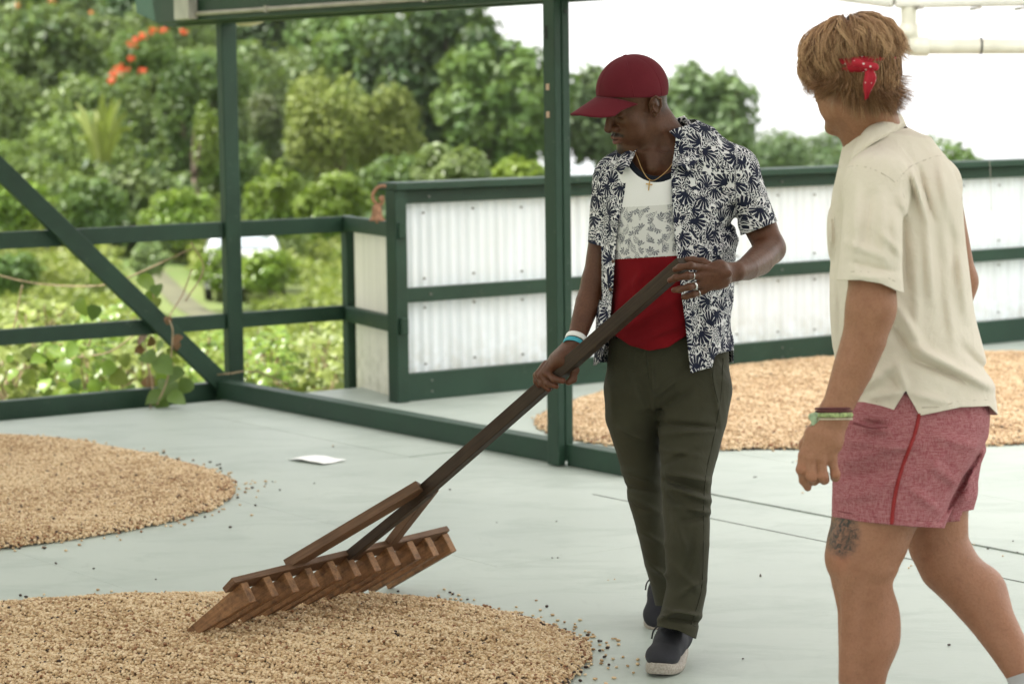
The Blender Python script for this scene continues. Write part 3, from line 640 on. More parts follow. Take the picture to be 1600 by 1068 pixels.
tree('broadleaf_tree', 'airy rounded tree standing against the white sky right of the red cap', G1, 1000, 1200, 84, 320, 88, LEAF_HAZY, 13, n=3600, leaf=0.34, nl=44, small=0.25, shell=0.6)
tree('broadleaf_tree', 'tree with thin top behind the patterned shirt shoulder', G1, 930, 1120, 140, 320, 96, LEAF_HAZY, 14, n=5000, leaf=0.32, nl=28, small=0.32)
tree('broadleaf_tree', 'low tree top just above the fence left of the blond man', G1, 1130, 1275, 190, 330, 100, LEAF_HAZY, 15, n=3400, leaf=0.22, nl=16)
tree('broadleaf_tree', 'low tree top above the fence meeting the cream shirt', G1, 1215, 1370, 198, 330, 104, LEAF_HAZY, 16, n=3400, leaf=0.22, nl=16)
tree('broadleaf_tree', 'sparse leafy tree top right of the cream shirt shoulder', G1, 1395, 1555, 196, 330, 60, LEAF_MID, 17, n=900, leaf=0.20, nl=18, small=0.3, shell=0.7)
# ---- nearer bushes
G2 = 'bushes below the deck'
tree('leafy_bush', 'large bright leafy bush behind the right end of the low railing', G2, 455, 590, 258, 400, 46, LEAF_BRIGHT, 21, n=3800, leaf=0.16, nl=30, trunk=False, small=0.34)
tree('leafy_bush', 'bright leafy bush just right of the corner post above the low railing', G2, 375, 485, 250, 400, 48, LEAF_BRIGHT, 22, n=3200, leaf=0.16, nl=28, trunk=False, small=0.34)
tree('leafy_bush', 'pale broad leaved bush above the tall fence near its left end', G2, 640, 770, 214, 330, 40, LEAF_PALE, 23, n=2600, leaf=0.20, nl=30, trunk=False, small=0.34)
tree('leafy_bush', 'pale green bush above the tall fence beside the middle post', G2, 745, 870, 240, 340, 42, LEAF_BRIGHT, 24, n=2000, leaf=0.19, nl=24, trunk=False, small=0.36)
tree('leafy_bush', 'rounded light green bush left of the corner post above the low railing', G2, 215, 350, 290, 400, 52, LEAF_BRIGHT, 25, n=3400, leaf=0.13, nl=28, trunk=False, small=0.34)
tree('leafy_bush', 'rounded mid green bush behind the upper end of the diagonal brace', G2, 85, 215, 268, 400, 50, LEAF_MID, 26, n=3600, leaf=0.14, nl=28, trunk=False, small=0.34)
tree('leafy_bush', 'light green bush at the left edge behind the diagonal brace', G2, -60, 95, 265, 400, 54, LEAF_BRIGHT, 27, n=3200, leaf=0.15, nl=24, trunk=False, small=0.36)
tree('leafy_bush', 'dark low bush under the low railing at the far left edge', G2, -60, 70, 380, 480, 40, LEAF_MID, 28, n=2200, leaf=0.12, nl=12, trunk=False)
tree('leafy_bush', 'grey green grassy bush beside the dirt path under the low railing', G2, 195, 275, 378, 440, 46, LEAF_PALE, 29, n=1800, leaf=0.13, nl=12, trunk=False, up=0.8)
tree('leafy_bush', 'small dark bush on the slope left of the broad dark tree', G2, 300, 420, 210, 330, 66, LEAF_MID, 30, n=2600, leaf=0.15, nl=24, trunk=False, small=0.36)
tree('leafy_bush', 'bush in the shade at the foot of the rounded yellow green tree', G2, 560, 690, 235, 340, 60, LEAF_MID, 31, n=2600, leaf=0.17, nl=24, trunk=False, small=0.36)
tree('leafy_bush', 'low bright bush hiding the lower half of the white car', G2, 296, 402, 380, 470, 50, LEAF_BRIGHT, 32, n=1700, leaf=0.13, nl=24, trunk=False, small=0.36)
tree('leafy_bush', 'low bright bush right of the corner post, under the bonnet of the white car', G2, 366, 478, 384, 475, 49, LEAF_BRIGHT, 33, n=1700, leaf=0.13, nl=24, trunk=False, small=0.36)
# ---- banana-like plant
ban = thing('banana_plant', 'yellow green plant with a few long upright leaves among the trees at left', 'plant', (*px(165, 200, 62)[:2], float(land(px(165, 200, 62)[0], 62))))
rb = np.random.default_rng(4)
for i, (xx, yy, ex, ey) in enumerate(((150, 235, 112, 182), (155, 235, 128, 200), (160, 238, 160, 150), (165, 240, 188, 160), (165, 240, 172, 185), (158, 240, 140, 218), (168, 240, 205, 205), (150, 238, 118, 165), (156, 240, 148, 176), (162, 240, 178, 158), (170, 242, 198, 182), (148, 240, 122, 222), (160, 242, 155, 195))):
    a, e = px(xx, yy+15, 62), px(ex, ey, 61.5+rb.uniform(-1, 1)); m = (a+e)/2+np.array([0, 0, 0.3]); c = bez([a, m, e], 6); V = []
    for j, q in enumerate(c):
        w = 0.075*math.sin(math.pi*min(1, 0.12+0.88*j/(len(c)-1)))+0.02; V += [q-[w, 0, -0.10], q, q+[w, 0, 0.10]]
    P = [(j*3+k, j*3+k+1, (j+1)*3+k+1, (j+1)*3+k) for j in range(len(c)-1) for k in range(2)]
    o = add('leaf', V, P, LEAF_YEL, ban, smooth=True); attr(o, 'rnd', np.full(len(V), rb.uniform(0.5, 1)))
# ---- blossoms on the two flowering trees
r = np.random.default_rng(9)
def blossoms(parent, spots, Y, mat):
    for (xx, yy, s) in spots:
        c = px(xx, yy, Y); n = 30; d = r.normal(0, 1, (n, 3)); d /= np.linalg.norm(d, axis=1)[:, None]
        P = c+d*np.array([1, 0.6, 0.7])*s*1.35*Y/FPX*r.uniform(0.2, 1, (n, 1)); o = leaves_obj('blossom', P, d, r.uniform(0.05, 0.12, n), mat, parent, r)
blossoms(T1, [(27, 8, 5), (26, 30, 4), (52, 43, 5), (66, 46, 5), (86, 41, 6), (110, 32, 5), (8, 78, 5), (24, 127, 5), (97, 57, 5), (82, 3, 8), (142, 20, 3)], 90.6, FLOWER_O)
vine = tree('flowering_vine', 'vine of red orange blossoms climbing between the hillside trees at upper left', None, 165, 290, 35, 140, 68, LEAF_MID, 41, n=2200, leaf=0.15, nl=24, trunk=False, small=0.36)
vine['category'] = 'flowering vine'
blossoms(vine, [(180, 115, 10), (192, 108, 10), (175, 127, 6), (205, 70, 8), (204, 91, 6), (222, 111, 7), (222, 56, 7), (238, 48, 7), (255, 48, 6), (288, 50, 6), (212, 62, 6), (186, 105, 8)], 66.2, FLOWER)

# ---- meadow cover: low leafy growth on the ground
r = np.random.default_rng(15)
n = 150000; Y = 15.0+(70-15)*r.uniform(0, 1, n)**1.4; X = (r.uniform(-0.30, -0.02, n))*Y-r.uniform(0, 0.3, n)
P2 = np.stack([X, Y], 1); den = vnoise(P2, 1.5, 31)+0.6*vnoise(P2, 0.5, 32)
dp = np.min(np.stack([np.hypot(X-c[0], Y-c[1]) for c in pc[::2]], 0), 0)
keep = (den > -0.35) & (dp > 0.9+0.35*den) & ~((np.abs(X+5.9) < 1.3) & (Y > 53) & (Y < 58.5))
X, Y, den = X[keep], Y[keep], den[keep]
hh = np.clip(0.28+0.55*den, 0.05, 0.8)*r.uniform(0.1, 1, len(X))*np.clip((Y-12)/14, 0.25, 1)*np.where(Y > 40, 1.25, 1)
hh = np.where((np.abs(X+5.9) < 1.8) & (Y > 44) & (Y < 54), hh*0.45, hh)
P = np.stack([X, Y, land(X, Y)+hh], 1); N = np.stack([r.normal(0, 0.5, len(X)), r.normal(0, 0.5, len(X)), np.full(len(X), 0.8)], 1)
MEADOW = leaf_mat('meadow leaves', (0.135, 0.205, 0.034), (0.265, 0.325, 0.062), (0.30, 0.325, 0.078), 0.4, 0.4)
o = leaves_obj('ground_cover', P, N, np.clip(0.0035*Y, 0.07, 0.22)*r.uniform(0.6, 1.3, len(X)), MEADOW, None, r, kind='stuff')
o['label'] = 'low sunlit leafy ground cover on the slope beyond the railing'; o['category'] = 'ground cover'

# ---- thicket of bushes covering the hillside
r = np.random.default_rng(91); tp, tn, tz, tr_ = [], [], [], []
for vi, (tone, lf) in enumerate(((0.5, 0.20), (0.95, 0.20), (0.1, 0.24), (0.3, 0.20))):
    lobes = make_lobes((0, 0, 0.7), (2.0, 1.6, 1.5), 26, r, 0.34); Pp, N = crown_pts(lobes, 2300, r, 0.5); N = N/np.linalg.norm(N, axis=1)[:, None]+r.normal(0, 0.5, (len(Pp), 3))+np.array([0, 0, 0.35])
    for k in range(20):
        Yb = r.uniform(62, 100); xb = r.uniform(-330, 640)*(0.9 if Yb > 70 else 0.75); sc = r.uniform(0.75, 1.5)*(0.75 if Yb < 70 else 1); p = px(xb, 300, Yb)
        a_ = r.uniform(0, 6.28); M_ = np.array([[math.cos(a_), -math.sin(a_), 0], [math.sin(a_), math.cos(a_), 0], [0, 0, 1]])
        tp.append(Pp@M_.T*sc*[1, 1, r.uniform(0.8, 1.2)]+[p[0], Yb, float(land(p[0], Yb))]); tn.append(N@M_.T); tz.append(lf*sc*r.uniform(0.6, 1.4, len(Pp))); tr_.append(np.clip(tone+r.normal(0, 0.25, len(Pp)), 0, 1))
THICKET = leaf_mat('thicket foliage', (0.055, 0.105, 0.030), (0.19, 0.28, 0.062), (0.15, 0.19, 0.058))
V, F, _ = leaf_geo(np.vstack(tp), np.vstack(tn), np.concatenate(tz), r); o = add('thicket', V, F, THICKET, kind='stuff'); attr(o, 'rnd', np.repeat(np.concatenate(tr_), 4))
o['label'] = 'mixed green thicket of bushes covering the hillside under the trees'; o['category'] = 'thicket'

# ---- undergrowth on the wooded hillside
r = np.random.default_rng(25); n = 52000
Y = r.uniform(66, 150, n); X = r.uniform(-0.34, 0.03, n)*Y
P2 = np.stack([X, Y], 1); den = vnoise(P2, 0.8, 33)+0.6*vnoise(P2, 0.3, 34); kp = den > -0.5; X, Y, den = X[kp], Y[kp], den[kp]
P = np.stack([X, Y, land(X, Y)+np.clip(0.7+1.2*den, 0.1, 2.2)*r.uniform(0, 1, len(X))], 1)
N = np.stack([r.normal(0, 0.6, len(X)), r.normal(0, 0.6, len(X))-0.3, np.full(len(X), 0.8)], 1)
o = leaves_obj('undergrowth', P, N, 0.26*r.uniform(0.5, 1.4, len(X)), LEAF_DARK, None, r, kind='stuff')
o['label'] = 'tangled undergrowth between the trees on the hillside'; o['category'] = 'undergrowth'

# ---- broad-leaved plants right behind the low railing
def broad_leaf(c, nrm, tip, size, r):
    nrm = nrm/np.linalg.norm(nrm); tip = tip-nrm*(tip@nrm); tip /= np.linalg.norm(tip); sd = np.cross(nrm, tip)
    prof = [(-0.42, 0.10), (-0.36, 0.34), (-0.15, 0.46), (0.12, 0.40), (0.36, 0.22), (0.56, 0.0)]; V = []
    for t, w in prof:
        for s in (-1, 0, 1): V.append(c+size*(tip*t+sd*w*s+nrm*(0.22*w*abs(s)-0.35*t*t+r.normal(0, 0.015))))
    return V, [(j*3+k, j*3+k+1, (j+1)*3+k+1, (j+1)*3+k) for j in range(5) for k in range(2)]
LEAFM = {}
def nrmz_(v): return v/np.linalg.norm(v)
def shrub(label, X0, X1, y0, y1, Y, mat, seed, n, leaf):
    r = np.random.default_rng(seed); a, b = px(X0, y0, Y), px(X1, y1, Y); c = (a+b)/2; R = np.array([(b[0]-a[0])/2, 0.7, (a[2]-b[2])/2])
    root = thing('broadleaf_shrub', label, 'shrub', (c[0], Y, -1.0), 'shrubs behind the low railing')
    st = []; key = mat.name
    if key not in LEAFM:
        LEAFM[key] = []
        for q in range(6):
            g = broad_leaf(np.zeros(3), np.array([0, 0, 1.]), np.array([0, 1., 0]), 1.0, r); me = mesh_np('leaf', *g, True); me.materials.append(mat)
            at_ = me.attributes.new('rnd', 'FLOAT', 'POINT'); at_.data.foreach_set('value', np.full(18, (q+0.5)/6, np.float32)); LEAFM[key].append(me)
    for _ in range(n):
        d = r.normal(0, 1, 3); d /= np.linalg.norm(d); p = c+d*R*r.uniform(0.3, 1)**0.5
        nn = nrmz_(d*0.5+np.array([r.normal(0, .5), r.normal(0, .5)-0.5, 0.8])); tp_ = r.normal(0, 1, 3)+[0, -0.3, -0.4]; tp_ = nrmz_(tp_-nn*(tp_@nn)); sz = leaf*r.uniform(0.6, 1.3); sx = np.cross(tp_, nn)
        o = bpy.data.objects.new('leaf', LEAFM[key][r.integers(0, 6)]); COL.objects.link(o); o.parent = root; l_ = p-ROOT_LOC[root.name]
        o.matrix_local = Matrix(((sx[0]*sz, tp_[0]*sz, nn[0]*sz, l_[0]), (sx[1]*sz, tp_[1]*sz, nn[1]*sz, l_[1]), (sx[2]*sz, tp_[2]*sz, nn[2]*sz, l_[2]), (0, 0, 0, 1)))
        if r.uniform() < 0.12: st.append(tube_geo(bez([np.array([c[0]+r.normal(0, 0.25), Y+r.normal(0, .2), -1.1]), (p+c)/2+[0, 0, -0.2], p], 4), 0.006, 5))
    if st: add('stem', *join_geo(st), VINE_STEM, root, smooth=True)
shr = [('sunlit yellow green shrub under the mid rail at the far left edge', -60, 75, 500, 680, 15.2, LEAF_YEL, 230, 0.085),
       ('bright shrub with glossy leaves under the mid rail left of the hanging vine', 60, 190, 495, 680, 15.6, LEAF_BRIGHT, 240, 0.085),
       ('bright shrub directly behind the hanging vine and diagonal brace', 160, 290, 505, 680, 15.9, LEAF_YEL, 240, 0.08),
       ('yellow green shrub between the vine and the corner post below the mid rail', 280, 385, 500, 670, 16.4, LEAF_BRIGHT, 170, 0.075),
       ('leafy shrub right of the corner post below the mid rail', 370, 470, 505, 660, 17.0, LEAF_BRIGHT, 230, 0.075),
       ('yellow flecked leafy shrub left of the short post below the mid rail', 450, 560, 500, 660, 17.6, LEAF_YEL, 230, 0.075),
       ('low shrub seen between the two rails at the far left', -40, 130, 462, 560, 18.0, LEAF_YEL, 170, 0.08),
       ('low shrub between the two rails crossed by the diagonal brace', 120, 260, 465, 560, 18.6, LEAF_BRIGHT, 130, 0.075)]
for i, s in enumerate(shr): shrub(s[0], *s[1:7], 60+i, *s[7:])
# ---- climbing vine on the brace, leaf by leaf
vn = thing('climbing_vine', 'vine with big heart shaped leaves climbing over the base board and diagonal brace', 'vine', uvz(6.2, 12.15))
r = np.random.default_rng(77)
lv = [(150, 433, 34, 0), (150, 430, 26, 0), (128, 478, 40, 0), (147, 487, 34, 3), (228, 441, 44, 0), (245, 452, 30, 3), (236, 462, 26, 0), (112, 547, 36, 0), (100, 572, 40, 0), (138, 552, 24, 1), (245, 472, 22, 1),
      (232, 558, 40, 3), (255, 570, 46, 3), (275, 585, 40, 3), (290, 602, 36, 3), (262, 607, 50, 3), (243, 620, 42, 3), (275, 622, 40, 3), (236, 533, 24, 2), (222, 530, 28, 2), (218, 546, 22, 2), (262, 500, 18, 2), (277, 530, 26, 2), (276, 540, 18, 2), (232, 596, 30, 2), (250, 540, 26, 0), (268, 550, 24, 1), (255, 585, 34, 0),
      (246, 603, 30, 1), (60, 560, 34, 0), (45, 590, 36, 1), (20, 585, 30, 0), (185, 590, 40, 1), (170, 575, 36, 0), (195, 562, 30, 1), (70, 600, 34, 0), (150, 605, 38, 0), (205, 610, 30, 0), (118, 600, 30, 3), (65, 545, 20, 4), (120, 565, 22, 4), (110, 590, 20, 4), (15, 560, 18, 4), (250, 628, 44, 3)]
MS = [LEAF_BRIGHT, LEAF_YEL, LEAF_DEAD, LEAF_MID, LEAF_BRIGHT]
for (xx, yy, s, k) in lv:
    Yl = 13.55 if yy < 600 or k in (0, 1) else 13.35
    if (xx > 215 and yy > 555) and k == 3: Yl = 13.22
    if k == 2 and xx > 258: Yl = 13.26
    c = px(xx, yy, Yl+0.14*r.uniform(-0.2, 1)); g = broad_leaf(c, np.array([r.normal(0, .45), -0.75, r.uniform(-0.1, 0.9)]), np.array([r.normal(0, .7), 0, -1.0]), s*13.4/FPX*0.82, r)
    o = add('leaf', *g, MS[k], vn, smooth=True); attr(o, 'rnd', np.full(18, r.uniform(0.1, 0.9)))
vs = [[px(222, 640, 13.6), px(232, 580, 13.55), px(225, 520, 13.5), px(240, 470, 13.6), px(232, 440, 13.7)], [px(245, 632, 13.2), px(262, 590, 13.25), px(270, 520, 13.2), px(265, 495, 13.4), px(285, 460, 13.8), px(300, 420, 13.9)],
      [px(-10, 428, 14.2), px(40, 440, 14.2), px(90, 446, 14.2), px(165, 445, 14.0), px(220, 425, 14), px(270, 402, 14), px(300, 388, 14)], [px(90, 580, 14), px(115, 560, 14), px(170, 550, 13.9), px(215, 520, 13.8)], [px(235, 640, 13.25), px(238, 600, 13.4), px(228, 560, 13.45)],
      [px(298, 378, 14), px(318, 420, 14), px(290, 470, 13.8)], [px(340, 585, 13.6), px(360, 583, 13.55), px(400, 580, 13.9), px(450, 600, 14.2)], [px(35, 445, 14.2), px(28, 480, 14.2), px(20, 520, 14.2)]]
for q in vs: add('stem', *tube_geo(bez(q, 6), 0.0042, 6), VINE_STEM, vn, smooth=True)

# ---- white car parked down the slope
cg = float(land(-6.05, 56.0)); car = thing('parked_car', 'white car parked by the dirt path below the deck, half hidden by the corner post', 'car', (-6.05, 56, cg))
CW = simple('white car paint', (0.80, 0.81, 0.82), 0.25, 0.03, 2); CG = simple('car glass', (0.30, 0.34, 0.36), 0.08, 0.1, 2); TY = simple('tyre rubber', (0.02, 0.02, 0.02), 0.85)  # glass tinted light grey for the sky it would reflect
ca = math.radians(62); fx = np.array([math.cos(ca), -math.sin(ca)*0+0, 0]); fwd = np.array([math.sin(math.radians(7)), -math.cos(math.radians(7)), 0]); sd = np.array([math.cos(math.radians(7)), math.sin(math.radians(7)), 0])
def cp(x, y, z): return np.array([-6.05, 56, cg+0.02])+sd*x+fwd*y+AZv*z
prof = [(-2.0, .45), (-2.05, .75), (-1.95, .95), (-1.0, 1.0), (-0.9, 1.02), (0.55, 1.0), (0.75, .98), (1.9, .80), (2.05, .60), (2.0, .30), (-1.95, .28)]
ws = [(-1, 1), (-0.93, 1.0)]
V = [cp(s*w, y, z) for s, w in ((-1, .80), (-1, .86), (1, .86), (1, .80)) for y, z in [(a*(0.985 if w < .85 else 1), b-(0 if w > .85 else -0.02)) for a, b in prof]]
np_ = len(prof); P = [tuple(range(np_)), tuple(range(3*np_, 4*np_))[::-1]]+[(k*np_+i, (k+1)*np_+i, (k+1)*np_+(i+1) % np_, k*np_+(i+1) % np_) for k in range(3) for i in range(np_)]
add('body', V, P, CW, car, bevel=0.05)
cab = [(-1.5, 1.0), (-1.05, 1.42), (0.05, 1.44), (0.85, .99)]
V = [cp(s*(0.80 if z < 1.1 else 0.66), y, z) for s in (-1, 1) for y, z in cab]
add('cabin', V, [(0, 1, 2, 3), (7, 6, 5, 4), (0, 4, 5, 1), (1, 5, 6, 2), (2, 6, 7, 3)], CW, car, bevel=0.05)
def pane(q): add('window', q, [(0, 1, 2, 3)], CG, car, solid=0.01)
f_ = fwd*0.03+AZv*0.03
pane([cp(-.62, .74, 1.06)+f_, cp(.62, .74, 1.06)+f_, cp(.54, .16, 1.38)+f_, cp(-.54, .16, 1.38)+f_])
for s in (-1, 1):
    e = sd*s*0.03
    pane([cp(s*.78, -.95, 1.06)+e, cp(s*.78, .55, 1.06)+e, cp(s*.69, .02, 1.38)+e, cp(s*.69, -.85, 1.38)+e])
    for y in (-1.3, 1.3):
        w = add('wheel', *tube_geo([cp(s*.70, y, .31), cp(s*.88, y, .31)], .31, 18), TY, car); add('rim', *tube_geo([cp(s*.87, y, .31), cp(s*.895, y, .31)], .19, 14), CONDUIT, w)
    add('headlight', box_pts(cp(s*.62, 2.02, .66), sd*.16, fwd*.03, AZv*.07), BOXF, simple('headlight glass', (0.6, 0.62, 0.64), 0.15), car, bevel=0.02)
# ================================================================== implicit modelling for the figures
def proj(P):
    d = P-np.array([0, 0, CAMH]); w = d@_F
    return np.stack([800+FPX*(d@_R)/w, 534-FPX*(d@_U)/w], 1)
def nrmz(v): v = np.asarray(v, float); return v/np.linalg.norm(v)
class Body:
    def __init__(s): s.pr = []; s.ridges = []; s.wob = None
    def _add(s, f, c, R, k, op): s.pr.append((f, np.asarray(c, float), R, k, op)); return s
    def cap(s, p0, p1, r0, r1, k=0.015, op='u'):
        p0, p1 = np.asarray(p0, float), np.asarray(p1, float); ab = p1-p0; L2 = ab@ab+1e-12
        def f(P):
            t = np.clip((P-p0)@ab/L2, 0, 1); q = P-p0-t[:, None]*ab; return np.sqrt((q*q).sum(1))-(r0+(r1-r0)*t)
        return s._add(f, (p0+p1)/2, np.sqrt(L2)/2+max(r0, r1), k, op)
    def chain(s, pts, rs, k=0.012, op='u'):
        for i in range(len(pts)-1): s.cap(pts[i], pts[i+1], rs[i], rs[i+1], k if i == 0 else 0.0015, op)
        return s
    def ecap(s, p0, p1, a0, b0, a1, b1, side, k=0.015, op='u'):
        """elliptic tapered capsule: half width a along 'side', b across"""
        p0, p1 = np.asarray(p0, float), np.asarray(p1, float); ab = p1-p0; L = np.linalg.norm(ab); ax = ab/L
        sd = np.asarray(side, float); sd = sd-ax*(sd@ax); sd /= np.linalg.norm(sd); bn = np.cross(ax, sd)
        def f(P):
            q = P-p0; u = q@ax; t = np.clip(u/L, 0, 1); qa = u-t*L; a = a0+(a1-a0)*t; b = b0+(b1-b0)*t; m = np.minimum(a, b)
            x, y = q@sd, q@bn; k0 = np.sqrt((x/a)**2+(y/b)**2+(qa/m)**2); k1 = np.sqrt((x/a**2)**2+(y/b**2)**2+(qa/m**2)**2)+1e-9
            return k0*(k0-1)/k1
        return s._add(f, (p0+p1)/2, L/2+max(a0, b0, a1, b1), k, op)
    def echain(s, pts, A, B, side, k=0.015):
        for i in range(len(pts)-1): s.ecap(pts[i], pts[i+1], A[i], B[i], A[i+1], B[i+1], side, k if i == 0 else 0.002)
        return s
    def ell(s, c, r, axes=None, k=0.015, op='u'):
        c = np.asarray(c, float); r = np.asarray(r, float); M = np.eye(3) if axes is None else np.asarray(axes, float)
        def f(P):
            q = (P-c)@M.T; k0 = np.sqrt(((q/r)**2).sum(1)); k1 = np.sqrt(((q/r**2)**2).sum(1))+1e-9; return k0*(k0-1)/k1
        return s._add(f, c, r.max(), k, op)
    def stack(s, secs, side, k=0.02, power=2.0):
        """torso: sections (centre xyz, half width, half depth) from top to bottom, interpolated along z"""
        C = np.array([q[0] for q in secs], float); A = np.array([q[1] for q in secs]); B = np.array([q[2] for q in secs]); o = np.argsort(C[:, 2]); C, A, B = C[o], A[o], B[o]
        zf = np.linspace(C[0, 2], C[-1, 2], 80)
        def sm(v): 
            w = np.interp(zf, C[:, 2], v); kk = np.ones(9)/9; return np.convolve(np.pad(w, 4, 'edge'), kk, 'valid')
        cx, cy, aa, bb = sm(C[:, 0]), sm(C[:, 1]), sm(A), sm(B); sd = nrmz([side[0], side[1], 0]); bn = np.array([-sd[1], sd[0], 0])
        z0, z1 = zf[0], zf[-1]
        def f(P):
            z = P[:, 2]; x0 = np.interp(z, zf, cx); y0 = np.interp(z, zf, cy); a = np.interp(z, zf, aa); b = np.interp(z, zf, bb)
            dx, dy = P[:, 0]-x0, P[:, 1]-y0; x = np.abs(dx*sd[0]+dy*sd[1])/a; y = np.abs(dx*bn[0]+dy*bn[1])/b
            k0 = (x**power+y**power)**(1/power); d = (k0-1)*np.where(x > y, a, b)*0.8
            d2 = (k0-1)*np.minimum(a, b); d = np.where(k0 < 1, d2, d)
            return np.maximum(d, np.maximum(z-z1, z0-z))
        return s._add(f, C.mean(0), np.linalg.norm(C[-1]-C[0])/2+max(A.max(), B.max())*1.1, k, 'u')
    def ridge(s, p, q, amp, w, mid=None):
        """raised (amp>0) or sunken fold along a photo-space line p-q (pixels), width w pixels"""
        s.ridges.append((np.asarray(p, float), np.asarray(q, float), amp, w)); return s
    def __call__(s, P, margin=0.05):
        d = np.full(len(P), 1.0)
        for f, c, R, k, op in s.pr:
            m = np.flatnonzero(((P-c)**2).sum(1) < (R+k+margin)**2)
            if not len(m): continue
            v = f(P[m]); o = d[m]
            if op == 'u':
                h = np.clip(0.5+0.5*(o-v)/k, 0, 1); d[m] = o+(v-o)*h-k*h*(1-h)
            else:
                h = np.clip(0.5-0.5*(o+v)/k, 0, 1); d[m] = o+(-v-o)*h+k*h*(1-h)
        if s.ridges:
            m = np.flatnonzero(np.abs(d) < 0.05); Q = proj(P[m]); dd = np.zeros(len(m))
            for p, q, amp, w in s.ridges:
                ab = q-p; t = np.clip((Q-p)@ab/(ab@ab), 0, 1); r = Q-p-t[:, None]*ab
                taper = np.sin(np.pi*np.clip(t*0.9+0.05, 0, 1))**0.6; dd += amp*taper*np.exp(-(r*r).sum(1)/(w*w))
            d[m] -= dd
        if s.wob is not None:
            m = np.flatnonzero(np.abs(d) < 0.05); d[m] -= s.wob(P[m])
        return d
def wob_noise(amp, freq, seed, stretch=(1, 1, 1)):
    r = np.random.default_rng(seed); K = [(nrmz(r.normal(0, 1, 3)*np.array(stretch))*freq*r.uniform(0.6, 1.7), r.uniform(0, 6.28)) for _ in range(9)]
    def f(P):
        w = np.zeros(len(P)); x = P+0.15/freq*np.sin(P[:, [1, 2, 0]]*freq*1.3)
        for kv, ph in K: w += 1-np.abs(np.sin(x@kv*0.5+ph))*2
        return amp*w/9*2
    return f
def mesh_sdf(f, lo, hi, h, C=4):
    lo, hi = np.asarray(lo, float), np.asarray(hi, float); nc = np.ceil((hi-lo)/(h*C)).astype(int)+1
    gi = np.stack(np.meshgrid(*[np.arange(n) for n in nc], indexing='ij'), -1).reshape(-1, 3)
    dc = f(lo+(gi*C+(C-1)/2)*h, margin=h*C*3); act = np.abs(dc) < h*C*1.9
    G = np.repeat(np.repeat(np.repeat(dc.reshape(nc), C, 0), C, 1), C, 2).astype(np.float32)
    off = np.stack(np.meshgrid(*[np.arange(C)]*3, indexing='ij'), -1).reshape(-1, 3)
    fi = (gi[act][:, None, :]*C+off[None]).reshape(-1, 3)
    G[fi[:, 0], fi[:, 1], fi[:, 2]] = f(lo+fi*h)
    S = G < 0; n = G.shape
    corners = [(i, j, k) for i in (0, 1) for j in (0, 1) for k in (0, 1)]
    sl = lambda c: tuple(slice(c[a], n[a]-1+c[a]) for a in range(3))
    cnt = np.zeros([q-1 for q in n], np.int8)
    for c in corners: cnt += S[sl(c)]
    cells = np.argwhere((cnt > 0) & (cnt < 8)); idx = -np.ones(cnt.shape, np.int64); idx[tuple(cells.T)] = np.arange(len(cells))
    val = {c: G[cells[:, 0]+c[0], cells[:, 1]+c[1], cells[:, 2]+c[2]] for c in corners}
    acc = np.zeros((len(cells), 3)); num = np.zeros(len(cells))
    for c in corners:
        for a in range(3):
            if c[a] == 0:
                e = list(c); e[a] = 1; e = tuple(e); v0, v1 = val[c], val[e]; m = (v0 < 0) != (v1 < 0)
                t = np.where(m, v0/(v0-v1+1e-20), 0)
                p = np.tile(np.array(c, float), (len(cells), 1)); p[:, a] += t; acc += p*m[:, None]; num += m
    V = lo+(cells+acc/num[:, None])*h
    faces = []
    for a in range(3):
        b, c = (a+1) % 3, (a+2) % 3
        s0 = [slice(1, n[0]-1), slice(1, n[1]-1), slice(1, n[2]-1)]; s0[a] = slice(0, n[a]-1); s1 = list(s0); s1[a] = slice(1, n[a])
        A, B = S[tuple(s0)], S[tuple(s1)]; E = np.argwhere(A != B); base = np.array([1, 1, 1]); base[a] = 0; E = E+base
        flip = S[E[:, 0], E[:, 1], E[:, 2]]
        q = []
        for (db, dc_) in ((-1, -1), (0, -1), (0, 0), (-1, 0)):
            o = E.copy(); o[:, b] += db; o[:, c] += dc_; q.append(idx[o[:, 0], o[:, 1], o[:, 2]])
        q = np.stack(q, 1); q[~flip] = q[~flip][:, ::-1]; faces.append(q[(q >= 0).all(1)])
    F = np.concatenate(faces); A, B, D = V[F[:, 0]], V[F[:, 1]], V[F[:, 2]]
    if (A*np.cross(B, D)).sum() + (A*np.cross(D, V[F[:, 3]])).sum() < 0: F = F[:, ::-1]
    return V, F
def tri(F): return np.concatenate([F[:, [0, 1, 2]], F[:, [0, 2, 3]]]) if F.shape[1] == 4 else F
def compact(V, F):
    u, inv = np.unique(F, return_inverse=True); return V[u], inv.reshape(F.shape)
def clip_mesh(V, T, g):
    """keep the part of a triangle mesh where g >= 0, cutting triangles along g = 0"""
    T = tri(T); g = np.where(np.abs(g) < 1e-9, 1e-9, g); ins = g >= 0; k = ins[T].sum(1); keep = T[k == 3]; new = []; nv = list(); cache = {}
    base = len(V)
    def cut(a, b):
        key = (a, b) if a < b else (b, a)
        if key not in cache:
            t = g[a]/(g[a]-g[b]); cache[key] = base+len(nv); nv.append(V[a]+(V[b]-V[a])*t)
        return cache[key]
    for t in T[(k == 1) | (k == 2)]:
        i = ins[t]; n = i.sum()
        j = int(np.flatnonzero(i)[0]) if n == 1 else int(np.flatnonzero(~i)[0]); a, b, c = t[j], t[(j+1) % 3], t[(j+2) % 3]
        if n == 1: new.append((a, cut(a, b), cut(a, c)))
        else:
            p, q = cut(a, b), cut(a, c); new += [(p, b, c), (p, c, q)]
    V2 = np.vstack([V, nv]) if nv else V
    F = np.vstack([keep, np.array(new, int)]) if new else keep
    return compact(V2, F)
